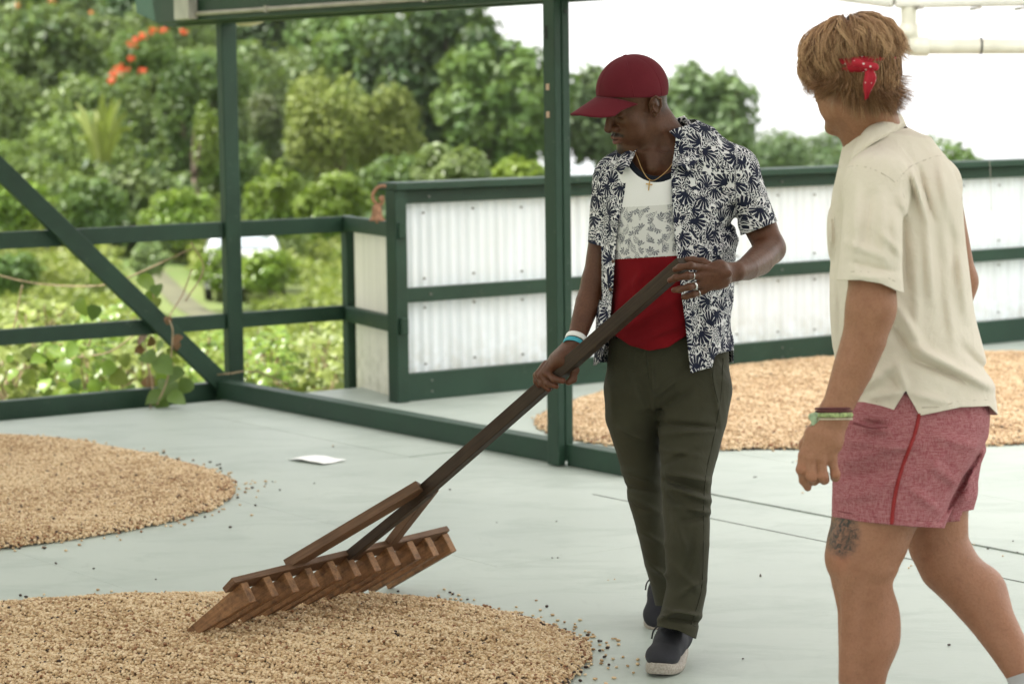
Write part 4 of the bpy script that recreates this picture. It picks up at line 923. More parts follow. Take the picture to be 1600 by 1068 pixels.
def relax(V, T, it=1, lam=0.5):
    T = tri(T); E = np.unique(np.sort(np.concatenate([T[:, [0, 1]], T[:, [1, 2]], T[:, [2, 0]]]), 1), axis=0)
    c, n = np.unique(np.sort(np.concatenate([T[:, [0, 1]], T[:, [1, 2]], T[:, [2, 0]]]), 1), axis=0, return_counts=True)
    bd = np.zeros(len(V), bool); bd[c[n == 1].ravel()] = True
    for _ in range(it):
        S = np.zeros_like(V); N = np.zeros(len(V)); np.add.at(S, E[:, 0], V[E[:, 1]]); np.add.at(S, E[:, 1], V[E[:, 0]]); np.add.at(N, E[:, 0], 1); np.add.at(N, E[:, 1], 1)
        V = np.where(bd[:, None], V, V+lam*(S/np.maximum(N, 1)[:, None]-V))
    return V
def skin_mesh(body, boxes, lo, hi, h):
    """coarse mesh everywhere, finer mesh inside the boxes (lo, hi, h) - one joined surface"""
    V, F = mesh_sdf(body, lo, hi, h); Vs, Fs = [], []; cut = np.ones(len(F), bool)
    for (bl, bh, hh) in boxes:
        bl, bh = np.asarray(bl), np.asarray(bh); inb = ((V > bl+h*0.6) & (V < bh-h*0.6)).all(1); cut &= ~inb[F].all(1)
    Vs.append(V); Fs.append(tri(F[cut])); o = len(V)
    for (bl, bh, hh) in boxes:
        v, f = mesh_sdf(body, np.asarray(bl)-2*hh, np.asarray(bh)+2*hh, hh); ok = ((v > bl) & (v < bh)).all(1); f = f[ok[f].all(1)]
        Vs.append(v); Fs.append(tri(f)+o); o += len(v)
    return compact(np.vstack(Vs), np.vstack(Fs))
# ---- a head in its own axes: l = towards the subject's left, f = forward, u = up; origin between the ears
class Head:
    def __init__(s, origin, yaw, pitch, roll, scale=1.0):
        a, t, r = [math.radians(q) for q in (yaw, pitch, roll)]
        f0 = np.array([-math.sin(a), -math.cos(a), 0]); l0 = np.array([math.cos(a), -math.sin(a), 0]); z = np.array([0, 0, 1.])
        f = math.cos(t)*f0-math.sin(t)*z; u = math.sin(t)*f0+math.cos(t)*z; l = l0
        c, sn = math.cos(r), math.sin(r)                                  # roll in the picture plane, chin towards -X
        R = np.array([[c, 0, sn], [0, 1, 0], [-sn, 0, c]])
        s.l, s.f, s.u = R@l, R@f, R@u; s.o = np.asarray(origin, float); s.s = scale; s.M = np.array([s.l, s.f, s.u])
    def p(s, l, f, u): return s.o+s.s*(s.l*l+s.f*f+s.u*u)
    def loc(s, P): return (P-s.o)@s.M.T/s.s
def add_head(b, H, ears=(1, -1), es=0.82):
    S = H.s; M = H.M; e = lambda c, r, k, op='u': b.ell(H.p(*c), np.array(r)*S, M, k*S, op)
    e((0, -0.012, 0.052), (0.075, 0.099, 0.085), 0.02)
    e((0, 0.030, 0.0), (0.062, 0.064, 0.082), 0.02)
    e((0, 0.028, -0.052), (0.052, 0.052, 0.052), 0.02)
    for q in (1, -1):
        b.cap(H.p(q*0.054, -0.002, -0.058), H.p(q*0.018, 0.073, -0.100), 0.020*S, 0.016*S, 0.022*S)
        e((q*0.043, 0.060, -0.014), (0.022, 0.022, 0.018), 0.02)
        e((q*0.040, 0.052, -0.050), (0.020, 0.024, 0.026), 0.025)
    b.cap(H.p(-0.034, 0.082, 0.030), H.p(0, 0.090, 0.028), 0.010*S, 0.011*S, 0.014*S); b.cap(H.p(0.034, 0.082, 0.030), H.p(0, 0.090, 0.028), 0.010*S, 0.011*S, 0.014*S)
    for q in (1, -1):
        e((q*0.032, 0.099, 0.009), (0.020, 0.016, 0.011), 0.012, 's'); e((q*0.032, 0.077, 0.009), (0.0155, 0.0145, 0.0115), 0.004)
    e((0, 0.070, -0.056), (0.036, 0.030, 0.032), 0.02)
    b.cap(H.p(0, 0.090, 0.020), H.p(0, 0.113, -0.020), 0.0085*S, 0.0125*S, 0.010*S); e((0, 0.108, -0.024), (0.014, 0.014, 0.011), 0.006)
    for q in (1, -1):
        e((q*0.0155, 0.100, -0.026), (0.0105, 0.013, 0.0095), 0.005); e((q*0.008, 0.108, -0.036), (0.004, 0.006, 0.004), 0.003, 's')
        b.cap(H.p(q*0.029, 0.083, -0.0545), H.p(q*0.007, 0.1005, -0.0515), 0.0050*S, 0.0082*S, 0.005*S)
        b.cap(H.p(q*0.027, 0.083, -0.058), H.p(0, 0.0995, -0.0655), 0.0055*S, 0.0098*S, 0.005*S)
    e((0, 0.104, -0.0585), (0.022, 0.008, 0.0018), 0.002, 's'); e((0, 0.098, -0.078), (0.022, 0.009, 0.006), 0.008, 's')
    e((0, 0.078, -0.099), (0.022, 0.020, 0.018), 0.018)
    for q in ears:
        E = lambda l, f, u: (l, -0.006+(f+0.006)*es, 0.008+(u-0.002)*es)
        out = [E(*w) for w in [(q*0.076, 0.008, -0.006), (q*0.080, 0.012, 0.012), (q*0.088, 0.004, 0.030), (q*0.092, -0.012, 0.033), (q*0.094, -0.026, 0.018), (q*0.090, -0.024, -0.004), (q*0.083, -0.012, -0.024), (q*0.079, 0.001, -0.031), (q*0.076, 0.005, -0.024)]]
        ax = np.array([nrmz(H.l*0.92+H.f*-0.38*1*q*q if q == 1 else -H.l*0.92+H.f*-0.38), nrmz(H.f*0.92+H.l*0.38*q), H.u])
        b.ell(H.p(*E(q*0.083, -0.007, 0.003)), np.array([0.0055, 0.019*es, 0.030*es])*S, ax, 0.005*S)
        b.ell(H.p(*E(q*0.091, -0.001, -0.001)), np.array([0.006, 0.0085*es, 0.013*es])*S, ax, 0.004*S, 's')
        b.ell(H.p(*E(q*0.095, -0.010, 0.019)), np.array([0.004, 0.010*es, 0.0055*es])*S, ax, 0.004*S, 's')
        b.chain([H.p(*c) for c in out], [0.0035*S]*3+[0.0042*S]*3+[0.0045*S, 0.0055*S, 0.004*S], 0.005*S)
        b.cap(H.p(q*0.078, 0.008, -0.004), H.p(q*0.080, 0.007, 0.002), 0.0045*S, 0.004*S, 0.004*S)
def add_finger(b, pts, r0, r1, k=0.006):
    n = len(pts); rs = np.linspace(r0, r1, n)
    b.chain(pts, rs, k)
    for i in range(1, n-1): b.ell(pts[i], np.full(3, rs[i]*1.10), None, 0.006)
# ================================================================== materials for the figures
def m_skin(name, base, warm, dark, hair=(0.010, 0.008, 0.007), lip=(0.20, 0.075, 0.06), rough=0.45, tat=False):
    t = NT(name); p = t.obj(); n = t.noise(p, 11, 6, 0.65); f = t.noise(p, 160, 4, 0.65)
    c = t.mix(t.ramp(n, 0.3, 0.7), base, warm); c = t.mix(t.ramp(f, 0.45, 0.75, 0, 0.5), c, dark); c = t.mix(t.ramp(t.noise(p, 28, 4, 0.6), 0.5, 0.75, 0, 0.45), c, dark)
    c = t.mix(t.at('flush'), c, tuple(min(1, q*w) for q, w in zip(base, (1.35, 0.95, 0.9))))
    c = t.mix(t.at('lip'), c, lip)
    hn = t.noise(p, 500, 2, 0.7); hf = t.math('MULTIPLY', t.at('hair'), t.ramp(hn, 0.25, 0.6, 0.55, 1.0)); c = t.mix(hf, c, hair)
    if tat:
        k = t.at('tattoo'); v = t.n.new('ShaderNodeTexVoronoi'); v.feature = 'DISTANCE_TO_EDGE'; t.put(v.inputs['Vector'], t.map(p, (1, 1, 0.6))); v.inputs['Scale'].default_value = 62
        ln = t.ramp(v.outputs['Distance'], 0.10, 0.26, 1.0, 0.75); w = t.noise(p, 60, 4, 0.7, 1.5)
        c = t.mix(t.math('MULTIPLY', k, t.math('MULTIPLY', ln, t.ramp(w, 0.35, 0.6, 0.25, 1.0)), clamp=True), c, (0.035, 0.035, 0.032))
    t.set(col=c, rough=t.ramp(f, 0.3, 0.7, rough-0.06, rough+0.08), spec=0.28); t.b.inputs['Subsurface Weight'].default_value = 0.12
    t.b.inputs['Subsurface Radius'].default_value = (0.012, 0.005, 0.003); t.b.inputs['Subsurface Scale'].default_value = 0.6
    t.bump(t.math('ADD', f, t.math('MULTIPLY', t.noise(p, 45, 4), 1.2)), 0.25, 0.004); return t.m
def weave(t, uv, s=900): 
    a = t.sep(uv); x = t.math('SINE', t.math('MULTIPLY', a[0], s*2)); y = t.math('SINE', t.math('MULTIPLY', a[2], s*2)); return t.math('MULTIPLY', x, y)
def m_cloth(name, c1, c2, rough=0.85, fine=260, heather=0.0, c3=None, wr=0.25):
    t = NT(name); p = t.obj(); n = t.noise(p, 5, 4, 0.6)
    c = t.mix(t.ramp(n, 0.3, 0.7), c1, c2)
    if heather:
        a = t.noise(t.map(p, (1, 1, 0.10)), 520, 2, 0.7); b2 = t.noise(t.map(p, (0.10, 0.10, 1)), 520, 2, 0.7)
        c = t.mix(t.math('MULTIPLY', t.ramp(t.math('ADD', a, b2), 0.85, 1.2), heather), c, c3)
    t.set(col=c, rough=rough, spec=0.15, sheen=0.03)
    cr = t.math('ABSOLUTE', t.math('SUBTRACT', t.noise(t.map(p, (1, 1, 0.8), (0.3, 0.5, 0.2)), 11, 3, 0.5, 0.8), 0.5))
    h = t.math('ADD', t.math('MULTIPLY', t.noise(p, fine, 3, 0.6), 0.12), t.math('ADD', t.math('MULTIPLY', cr, -1.6), t.math('MULTIPLY', t.noise(p, 38, 4, 0.55, 0.6), 0.35)))
    t.bump(h, wr, 0.016); return t.m
def fans(t, uv, scale, nray, seed, rmax=0.62, spread=2.3, duty=0.15, wide=1.0):
    """fan palm leaves: one per Voronoi cell, radial blades around a random direction"""
    v = t.n.new('ShaderNodeTexVoronoi'); v.voronoi_dimensions = '2D'; v.inputs['Randomness'].default_value = 0.75
    q = t.vmath('ADD', uv, (seed*3.7, seed*1.9, 0)); t.put(v.inputs['Vector'], q); v.inputs['Scale'].default_value = scale
    loc = t.vmath('SCALE', t.vmath('SUBTRACT', q, v.outputs['Position']), scale=scale)
    cr = t.sep(v.outputs['Color']); ang = t.math('MULTIPLY', cr[0], 6.2832)
    rot = t.n.new('ShaderNodeVectorRotate'); rot.rotation_type = 'Z_AXIS'; t.put(rot.inputs['Vector'], loc); t.put(rot.inputs['Angle'], ang)
    s = t.sep(t.vmath('ADD', rot.outputs[0], (0.30, 0, 0))); r = t.math('SQRT', t.math('ADD', t.math('MULTIPLY', s[0], s[0]), t.math('MULTIPLY', s[1], s[1])))
    a = t.math('ARCTAN2', s[1], s[0]); aw = t.math('ABSOLUTE', a)
    bl = t.math('SINE', t.math('ADD', t.math('MULTIPLY', a, nray), t.math('MULTIPLY', r, 1.5)))
    inr = t.math('LESS_THAN', r, t.math('ADD', t.math('MULTIPLY', t.math('ABSOLUTE', bl), 0.10), t.math('SUBTRACT', rmax*1.15, t.math('MULTIPLY', aw, 0.10))))
    ina = t.math('LESS_THAN', aw, spread/2*wide); st = t.math('GREATER_THAN', bl, t.math('SUBTRACT', t.math('MULTIPLY', r, 0.9), 0.75+duty))
    ar = t.math('MULTIPLY', inr, ina); return (ar, t.math('MULTIPLY', ar, st))
def ferns(t, uv, scale, seed, n=26):
    """narrow fronds: a midrib with slanted leaflets"""
    v = t.n.new('ShaderNodeTexVoronoi'); v.voronoi_dimensions = '2D'; v.inputs['Randomness'].default_value = 0.8
    q = t.vmath('ADD', uv, (seed*2.3, seed*5.1, 0)); t.put(v.inputs['Vector'], q); v.inputs['Scale'].default_value = scale
    loc = t.vmath('SCALE', t.vmath('SUBTRACT', q, v.outputs['Position']), scale=scale); cr = t.sep(v.outputs['Color'])
    rot = t.n.new('ShaderNodeVectorRotate'); rot.rotation_type = 'Z_AXIS'; t.put(rot.inputs['Vector'], loc); t.put(rot.inputs['Angle'], t.math('MULTIPLY', cr[1], 6.2832))
    s = t.sep(rot.outputs[0]); x = t.math('ADD', s[0], t.math('MULTIPLY', t.math('MULTIPLY', s[1], s[1]), 0.8)); ay = t.math('ABSOLUTE', x); along = s[1]
    env = t.math('MULTIPLY', t.math('SUBTRACT', 0.62, t.math('ABSOLUTE', along)), 0.42)
    lf = t.math('GREATER_THAN', t.math('SINE', t.math('ADD', t.math('MULTIPLY', along, n), t.math('MULTIPLY', ay, n*0.9))), -0.45)
    ar = t.math('LESS_THAN', ay, t.math('MULTIPLY', env, 1.12)); return (ar, t.math('MULTIPLY', t.math('MULTIPLY', t.math('LESS_THAN', ay, env), lf), t.math('GREATER_THAN', ay, 0.018)))
def m_leafshirt():
    t = NT('navy leaf print cloth'); uv = t.at('print', True); w = t.n.new('ShaderNodeTexNoise'); t.put(w.inputs['Vector'], uv); w.inputs['Scale'].default_value = 22
    uv2 = t.vmath('ADD', uv, t.vmath('SCALE', t.vmath('SUBTRACT', w.outputs['Color'], (0.5, 0.5, 0.5)), scale=0.022))
    e = t.n.new('ShaderNodeTexVoronoi'); e.voronoi_dimensions = '2D'; t.put(e.inputs['Vector'], uv2); e.inputs['Scale'].default_value = 62
    k = t.math('MAXIMUM', t.math('LESS_THAN', e.outputs['Distance'], 0.30), t.math('GREATER_THAN', t.noise(uv2, 30, 2), 0.60))
    for ar, fl in (fans(t, uv2, 30, 9, 3, duty=0.5, rmax=0.50, spread=3.4), ferns(t, uv2, 21, 5, 30), ferns(t, uv2, 25, 2, 30), fans(t, uv2, 17, 15, 1, duty=0.48, rmax=0.50, spread=2.4)):
        k = t.math('ADD', fl, t.math('MULTIPLY', t.math('SUBTRACT', 1.0, ar), k))
    ins = t.n.new('ShaderNodeNewGeometry').outputs['Backfacing']
    col = t.mix(k, (0.70, 0.69, 0.70), (0.012, 0.015, 0.036)); col = t.mix(t.math('MULTIPLY', ins, 0.55), col, (0.58, 0.58, 0.60))
    t.set(col=col, rough=0.8, spec=0.2); t.bump(t.math('ADD', t.noise(t.obj(), 20, 4, 0.5, 0.5), t.math('MULTIPLY', t.noise(t.obj(), 400, 2), 0.15)), 0.25, 0.012); return t.m
def m_tee():
    t = NT('three band t shirt'); uv = t.at('print', True); s = t.sep(uv); z = s[1]
    w = t.n.new('ShaderNodeTexNoise'); t.put(w.inputs['Vector'], uv); w.inputs['Scale'].default_value = 30
    uv2 = t.vmath('ADD', uv, t.vmath('SCALE', t.vmath('SUBTRACT', w.outputs['Color'], (0.5, 0.5, 0.5)), scale=0.008))
    f1 = ferns(t, uv2, 27, 7, 40); f2 = fans(t, uv2, 34, 9, 8, duty=0.15, spread=3.0, rmax=0.40)
    shade = t.mix(t.noise(uv, 60, 3), (0.10, 0.105, 0.12), (0.30, 0.30, 0.33)); k = t.math('MAXIMUM', t.math('MULTIPLY', f1[1], 0.85), f2[1])
    mid = t.mix(k, (0.66, 0.65, 0.64), shade)
    red = t.mix(t.ramp(t.noise(t.obj(), 9, 3), 0.3, 0.7), (0.125, 0.004, 0.007), (0.180, 0.006, 0.010))
    c = t.mix(t.math('GREATER_THAN', z, 0.0), red, mid); c = t.mix(t.math('GREATER_THAN', z, 0.152), c, (0.80, 0.79, 0.79)); c = t.mix(t.math('LESS_THAN', t.at('band'), 0.016), c, (0.012, 0.014, 0.022))
    t.set(col=c, rough=0.9, spec=0.12, sheen=0.03); t.bump(t.math('ADD', t.noise(t.map(t.obj(), (1, 1, 0.8)), 14, 4, 0.5, 0.5), t.math('MULTIPLY', t.noise(t.obj(), 500, 2), 0.2)), 0.25, 0.012); return t.m
SKIN_D = m_skin('dark brown skin', (0.090, 0.0355, 0.0185), (0.122, 0.051, 0.028), (0.058, 0.022, 0.011), lip=(0.19, 0.085, 0.070), rough=0.40)
CAPRED = m_cloth('maroon cotton', (0.105, 0.011, 0.018), (0.135, 0.015, 0.024), 0.85, 420, wr=0.12)
LEAFSHIRT, TEE = m_leafshirt(), m_tee()
OLIVE = m_cloth('olive twill', (0.034, 0.033, 0.020), (0.046, 0.044, 0.027), 0.8, 500, wr=0.22)
OLIVE_T = m_cloth('olive seam', (0.026, 0.026, 0.016), (0.034, 0.034, 0.022), 0.8, 500, wr=0.1)
KNIT = m_cloth('charcoal knit', (0.030, 0.030, 0.035), (0.042, 0.042, 0.048), 0.9, 700, wr=0.18)
def m_sole():
    t = NT('pale rubber sole'); v = t.n.new('ShaderNodeTexVoronoi'); t.put(v.inputs['Vector'], t.obj()); v.inputs['Scale'].default_value = 150
    t.set(col=t.mix(v.outputs['Distance'], (0.24, 0.21, 0.175), (0.42, 0.38, 0.325)), rough=0.7); t.bump(v.outputs['Distance'], 0.5, 0.003); return t.m
SOLE = m_sole(); LACE = simple('black lace', (0.012, 0.012, 0.014), 0.7); GOLD = simple('gold chain', (0.62, 0.40, 0.17), 0.35, 0.1, 20, metal=1.0); SILVER = simple('silver ring', (0.72, 0.71, 0.70), 0.25, 0.05, 20, metal=1.0)

def add_tri(name, V, T, mat, parent, **k): return add(name, V, np.asarray(T), mat, parent, smooth=True, **k)
def vec_attr(o, name, W):
    a = o.data.attributes.new(name, 'FLOAT_VECTOR', 'POINT'); a.data.foreach_set('vector', np.asarray(W, np.float32).ravel())
def poly_x(pts, y):
    """x of a photo-space polyline at rows y"""
    pts = np.array(pts, float); o = np.argsort(pts[:, 1]); return np.interp(y, pts[o, 1], pts[o, 0])
def poly_y(pts, x):
    pts = np.array(pts, float); o = np.argsort(pts[:, 0]); return np.interp(x, pts[o, 0], pts[o, 1])
def smooth01(d, w): return np.clip(d/w, 0, 1)

# ---- a shoe: toe point T and heel point on the ground, pitch lifts the heel
def make_shoe(parent, toe, heel, pitch, mat, solemat, name='shoe', wd=1.18):
    toe, heel = np.asarray(toe, float), np.asarray(heel, float); f = nrmz((toe-heel)*[1, 1, 0]); l = np.array([-f[1], f[0], 0]); u = np.array([0, 0, 1.])
    L = np.linalg.norm((toe-heel)[:2]); p = math.radians(pitch); pivot = toe-f*L*0.25
    def W(x, y, z):
        q = np.array([y-0.75*L, z*wd]); q = np.array([q[0]*math.cos(p)+q[1]*math.sin(p), -q[0]*math.sin(p)+q[1]*math.cos(p)])
        return pivot+l*x*wd+f*q[0]+u*q[1]
    M = np.array([l, nrmz(W(0, 1, 0)-W(0, 0, 0)), nrmz(W(0, 0, 1)-W(0, 0, 0))])
    b = Body(); e = lambda c, r, k=0.02, op='u': b.ell(W(*c), np.array(r)*[wd, 1, wd], M, k, op)
    e((0.0, L*0.79, 0.044), (0.043, L*0.20, 0.032)); e((0, L*0.50, 0.055), (0.042, L*0.28, 0.042)); e((0, L*0.17, 0.060), (0.035, L*0.17, 0.050))
    b.ecap(W(0, L*0.24, 0.06), W(0, L*0.20, 0.125), 0.040, 0.046, 0.044, 0.050, M[0], 0.03)
    b.cap(W(0, L*0.70, 0.070), W(0, L*0.42, 0.098), 0.018, 0.024, 0.03)
    c = W(0, L/2, 0.06); V, F = mesh_sdf(b, c-0.26, c+0.26, 0.005); V, T = clip_mesh(V, F, (V-W(0, 0, 0.022))@M[2]); V, T = clip_mesh(V, T, (W(0, 0, 0.118)-V)@M[2]+0.25*np.maximum(0, (V-W(0, 0.3*L, 0))@M[1])*0)
    up = add_tri(name, V, T, mat, parent, solid=-0.003)
    n = 44; rings = []; V = []
    def outline(t, s):
        y = L*(0.5+0.5*math.cos(t)*1.0); w = 0.030+0.019*sstep(np.array(y/L), 0.25, 0.75)
        return s*float(w)*math.copysign(abs(math.sin(t))**0.75, math.sin(t)), L/2+math.copysign(abs(math.cos(t))**0.85, math.cos(t))*L*0.505*(1+0.02*(s-1))
    for (s, z) in ((0.90, 0.0), (1.0, 0.004), (1.02, 0.012), (0.99, 0.020), (0.93, 0.024)):
        for k in range(n):
            t = 2*math.pi*k/n; x, y = outline(t, s); zz = z+0.010*max(0, (y/L-0.72)/0.28)**2+0.004*max(0, (0.15-y/L)/0.15)+(0.004*max(0, (y/L-0.80)/0.2) if z > 0.015 else 0); V.append(W(x, y, zz))
    P = [(i*n+k, i*n+(k+1) % n, (i+1)*n+(k+1) % n, (i+1)*n+k) for i in range(4) for k in range(n)]+[tuple(range(n))[::-1], tuple(range(4*n, 5*n))]
    add('sole', V, P, solemat, up, smooth=True)
    gs = []
    zt = lambda y: 0.1+(0.52-y/L)*0.09
    for i, y in enumerate(np.linspace(0.42, 0.60, 5)*L):
        for sgn in (1, -1): gs.append(tube_geo(bez([W(-0.030*sgn, y+0.006, zt(y)-0.012), W(0, y+0.002*i, zt(y)+0.012), W(0.030*sgn, y+0.024, zt(y+0.024)-0.014)], 6), 0.0028, 6))
    gs.append(tube_geo(bez([W(0, 0.42*L, zt(.42*L)+0.012), W(-0.02, 0.46*L, 0.125), W(-0.035, 0.45*L, 0.110), W(-0.015, 0.43*L, 0.112)], 6), 0.0026, 6))
    gs.append(tube_geo(bez([W(0, 0.42*L, zt(.42*L)+0.012), W(0.012, 0.52*L, 0.104), W(0.022, 0.62*L, 0.092)], 6), 0.0026, 6))
    gs.append(tube_geo(bez([W(0, 0.42*L, zt(.42*L)+0.012), W(-0.038, 0.50*L, 0.090), W(-0.046, 0.52*L, 0.065)], 6), 0.0026, 6))
    add('lace', *join_geo(gs), LACE, up, smooth=True)
    return up

# ================================================================== the man with the rake
Y1 = 7.34
def q1(x, y, dy=0.0): return px(x, y, Y1+dy)
S1 = Y1/FPX
man1 = thing('person', 'man in maroon cap, navy leaf print shirt and olive trousers looking down at his rake', 'person', (q1(1045, 1040)[0], 7.2, 0))
H1 = Head(q1(996, 167, 0.0), 58, 28, 8, 1.03)
b = Body()
add_head(b, H1, ears=(1, -1))
nb = q1(1046, 232, 0.03)
b.ecap(H1.p(0, -0.030, -0.03), nb, 0.058, 0.064, 0.066, 0.068, (1, 0, 0), 0.03)
b.cap(H1.p(0.035, 0.0, -0.06), q1(1020, 262, -0.055), 0.018, 0.016, 0.03)
shR, shL = q1(962, 284, 0.05), q1(1152, 270, 0.0)
b.ecap(nb, shR+[0.03, 0, 0.01], 0.055, 0.045, 0.050, 0.045, (0, 0, 1), 0.03); b.ecap(nb, shL+[-0.03, 0, 0.01], 0.055, 0.045, 0.050, 0.045, (0, 0, 1), 0.03)
b.stack([(q1(1046, 240, 0.03), 0.13, 0.08), (q1(1046, 300, 0.03), 0.165, 0.095), (q1(1046, 380, 0.03), 0.165, 0.10), (q1(1046, 470, 0.03), 0.150, 0.095), (q1(1046, 560, 0.03), 0.155, 0.10)], (1, 0.1, 0), 0.03)
elR, wrR = q1(929, 438, 0.03), q1(899, 533, -0.07)
b.chain([shR, q1(946, 350, 0.06), elR], [0.056, 0.043, 0.035], 0.03)
b.chain([elR, q1(919, 472, 0.005), q1(906, 512, -0.04), wrR], [0.035, 0.038, 0.030, 0.025], 0.02)
elL, wrL = q1(1203, 388, -0.06), q1(1152, 424, -0.33)
b.chain([shL, q1(1180, 335, 0.0), elL], [0.060, 0.052, 0.043], 0.03)
b.chain([elL, q1(1185, 408, -0.16), q1(1168, 419, -0.26), wrL], [0.043, 0.043, 0.034, 0.026], 0.02)
# right hand round the handle
HY = lambda x: (7.60+(x-660)/(1066-660)*(6.96-7.60))
def r1(x, y, d): return px(x, y, HY(x)+d)
b.ecap(wrR, r1(874, 562, -0.015), 0.030, 0.022, 0.040, 0.022, (0.8, 0, 0.6), 0.02)
b.ecap(r1(880, 556, -0.015), r1(857, 577, -0.020), 0.034, 0.020, 0.036, 0.018, (0.75, 0, 0.65), 0.02)
fr = [([r1(868, 569, -0.034), r1(855, 583, -0.052), r1(866, 592, -0.056), r1(880, 595, -0.046)], 0.0112, 0.0085),
      ([r1(860, 567, -0.036), r1(846, 586, -0.054), r1(856, 599, -0.056), r1(869, 603, -0.046)], 0.0115, 0.0085),
      ([r1(853, 568, -0.032), r1(841, 584, -0.050), r1(846, 598, -0.054), r1(857, 608, -0.046)], 0.0108, 0.0082),
      ([r1(849, 571, -0.024), r1(838, 586, -0.042), r1(838, 595, -0.046), r1(842, 602, -0.042)], 0.0095, 0.0075)]
for pts, a0, a1 in fr: add_finger(b, pts, a0, a1)
add_finger(b, [r1(890, 558, 0.0), r1(898, 578, 0.012), r1(895, 592, 0.006), r1(888, 597, -0.010)], 0.0135, 0.0095)
# left hand at the end of the handle
def l1(x, y, d): return px(x, y, 6.96+d)
b.ecap(wrL, l1(1122, 429, -0.005), 0.0255, 0.0185, 0.038, 0.018, (0, 0, 1), 0.01)
b.ecap(l1(1130, 428, -0.005), l1(1097, 436, -0.020), 0.037, 0.018, 0.038, 0.015, (0, 0, 1), 0.02)
fl = [([l1(1096, 418, -0.024), l1(1079, 415, -0.050), l1(1062, 418, -0.046), l1(1055, 421, -0.038)], 0.0108, 0.0082),
      ([l1(1094, 431, -0.026), l1(1074, 431, -0.052), l1(1056, 434, -0.046), l1(1047, 438, -0.036)], 0.0112, 0.0082),
      ([l1(1095, 444, -0.022), l1(1077, 448, -0.046), l1(1062, 452, -0.042), l1(1053, 453, -0.034)], 0.0105, 0.0078),
      ([l1(1098, 455, -0.014), l1(1083, 460, -0.034), l1(1073, 463, -0.028), l1(1068, 464, -0.020)], 0.0092, 0.0070)]
for pts, a0, a1 in fl: add_finger(b, pts, a0, a1)
add_finger(b, [l1(1118, 420, 0.006), l1(1098, 410, 0.020), l1(1083, 407, 0.024), l1(1074, 406, 0.020)], 0.0135, 0.0100)
for pts, a0, a1 in fl:   # tendons on the back of the hand
    b.cap(pts[0]+[0.004, -0.004, 0], l1(1140, 427, -0.020), 0.006, 0.004, 0.010)
lo = np.array([q1(830, 1, 0)[0], Y1-0.50, q1(1000, 615, 0)[2]]); hi = np.array([q1(1240, 1, 0)[0], Y1+0.24, q1(1000, 60, 0)[2]])
hb = (H1.o-[0.145, 0.15, 0.17], H1.o+[0.125, 0.14, 0.155], 0.0024)
rc = r1(867, 580, -0.02); lc = l1(1092, 434, 0)
V, T = skin_mesh(b, [hb, (rc-[0.085, 0.09, 0.085], rc+[0.075, 0.09, 0.085], 0.0024), (lc-[0.10, 0.10, 0.08], lc+[0.085, 0.09, 0.08], 0.0024)], lo, hi, 0.006)
body1 = add_tri('body', V, T, SKIN_D, man1)
Lc = H1.loc(V); ishead = np.linalg.norm(V-H1.o, axis=1) < 0.2
hair = np.where(ishead, smooth01(-0.018-Lc[:, 1], 0.02)*smooth01(Lc[:, 2]+0.045+0.55*np.maximum(0, Lc[:, 1]+0.01), 0.03)*(np.abs(Lc[:, 0]) < 0.079), 0)*0.7
def blob(c, r): return np.clip(1.6-1.6*np.sqrt((((Lc-np.array(c))/np.array(r))**2).sum(1)), 0, 1)*ishead
mous = np.maximum.reduce([blob((0, 0.104, -0.0435), (0.010, 0.02, 0.007)), blob((0.014, 0.099, -0.046), (0.016, 0.02, 0.0075)), blob((-0.014, 0.099, -0.046), (0.016, 0.02, 0.0075)), blob((0.026, 0.090, -0.050), (0.009, 0.02, 0.008))*0.8, blob((-0.026, 0.090, -0.050), (0.009, 0.02, 0.008))*0.8])
goat = np.maximum(blob((0, 0.095, -0.100), (0.036, 0.045, 0.026))*0.85, blob((0, 0.095, -0.082), (0.008, 0.02, 0.012))*0.7)
beard = 0.22*ishead*(Lc[:, 2] < -0.05)*smooth01(-0.05-Lc[:, 2], 0.04)*(Lc[:, 1] > -0.01)
brow = np.maximum(blob((0.032, 0.09, 0.030), (0.024, 0.03, 0.008)), blob((-0.032, 0.09, 0.030), (0.024, 0.03, 0.008)))*0.9
lash = np.maximum(blob((0.032, 0.088, 0.006), (0.017, 0.02, 0.0035)), blob((-0.032, 0.088, 0.006), (0.017, 0.02, 0.0035)))*0.9
lip = np.maximum.reduce([blob((0, 0.103, -0.0525), (0.022, 0.02, 0.007)), blob((0.017, 0.094, -0.055), (0.013, 0.02, 0.006)), blob((-0.017, 0.094, -0.055), (0.013, 0.02, 0.006)), blob((0, 0.101, -0.067), (0.026, 0.024, 0.011))])
attr(body1, 'hair', np.clip(np.maximum.reduce([hair, mous*1.25, goat, beard, brow, lash])*(1-lip), 0, 1)); attr(body1, 'lip', lip)
tips = [p[0][-1] for p in fr+fl]+[p[0][1] for p in fr]
flush = np.max([np.clip(1-np.linalg.norm(V-t, axis=1)/0.016, 0, 1) for t in tips], 0); attr(body1, 'flush', flush*0.9)

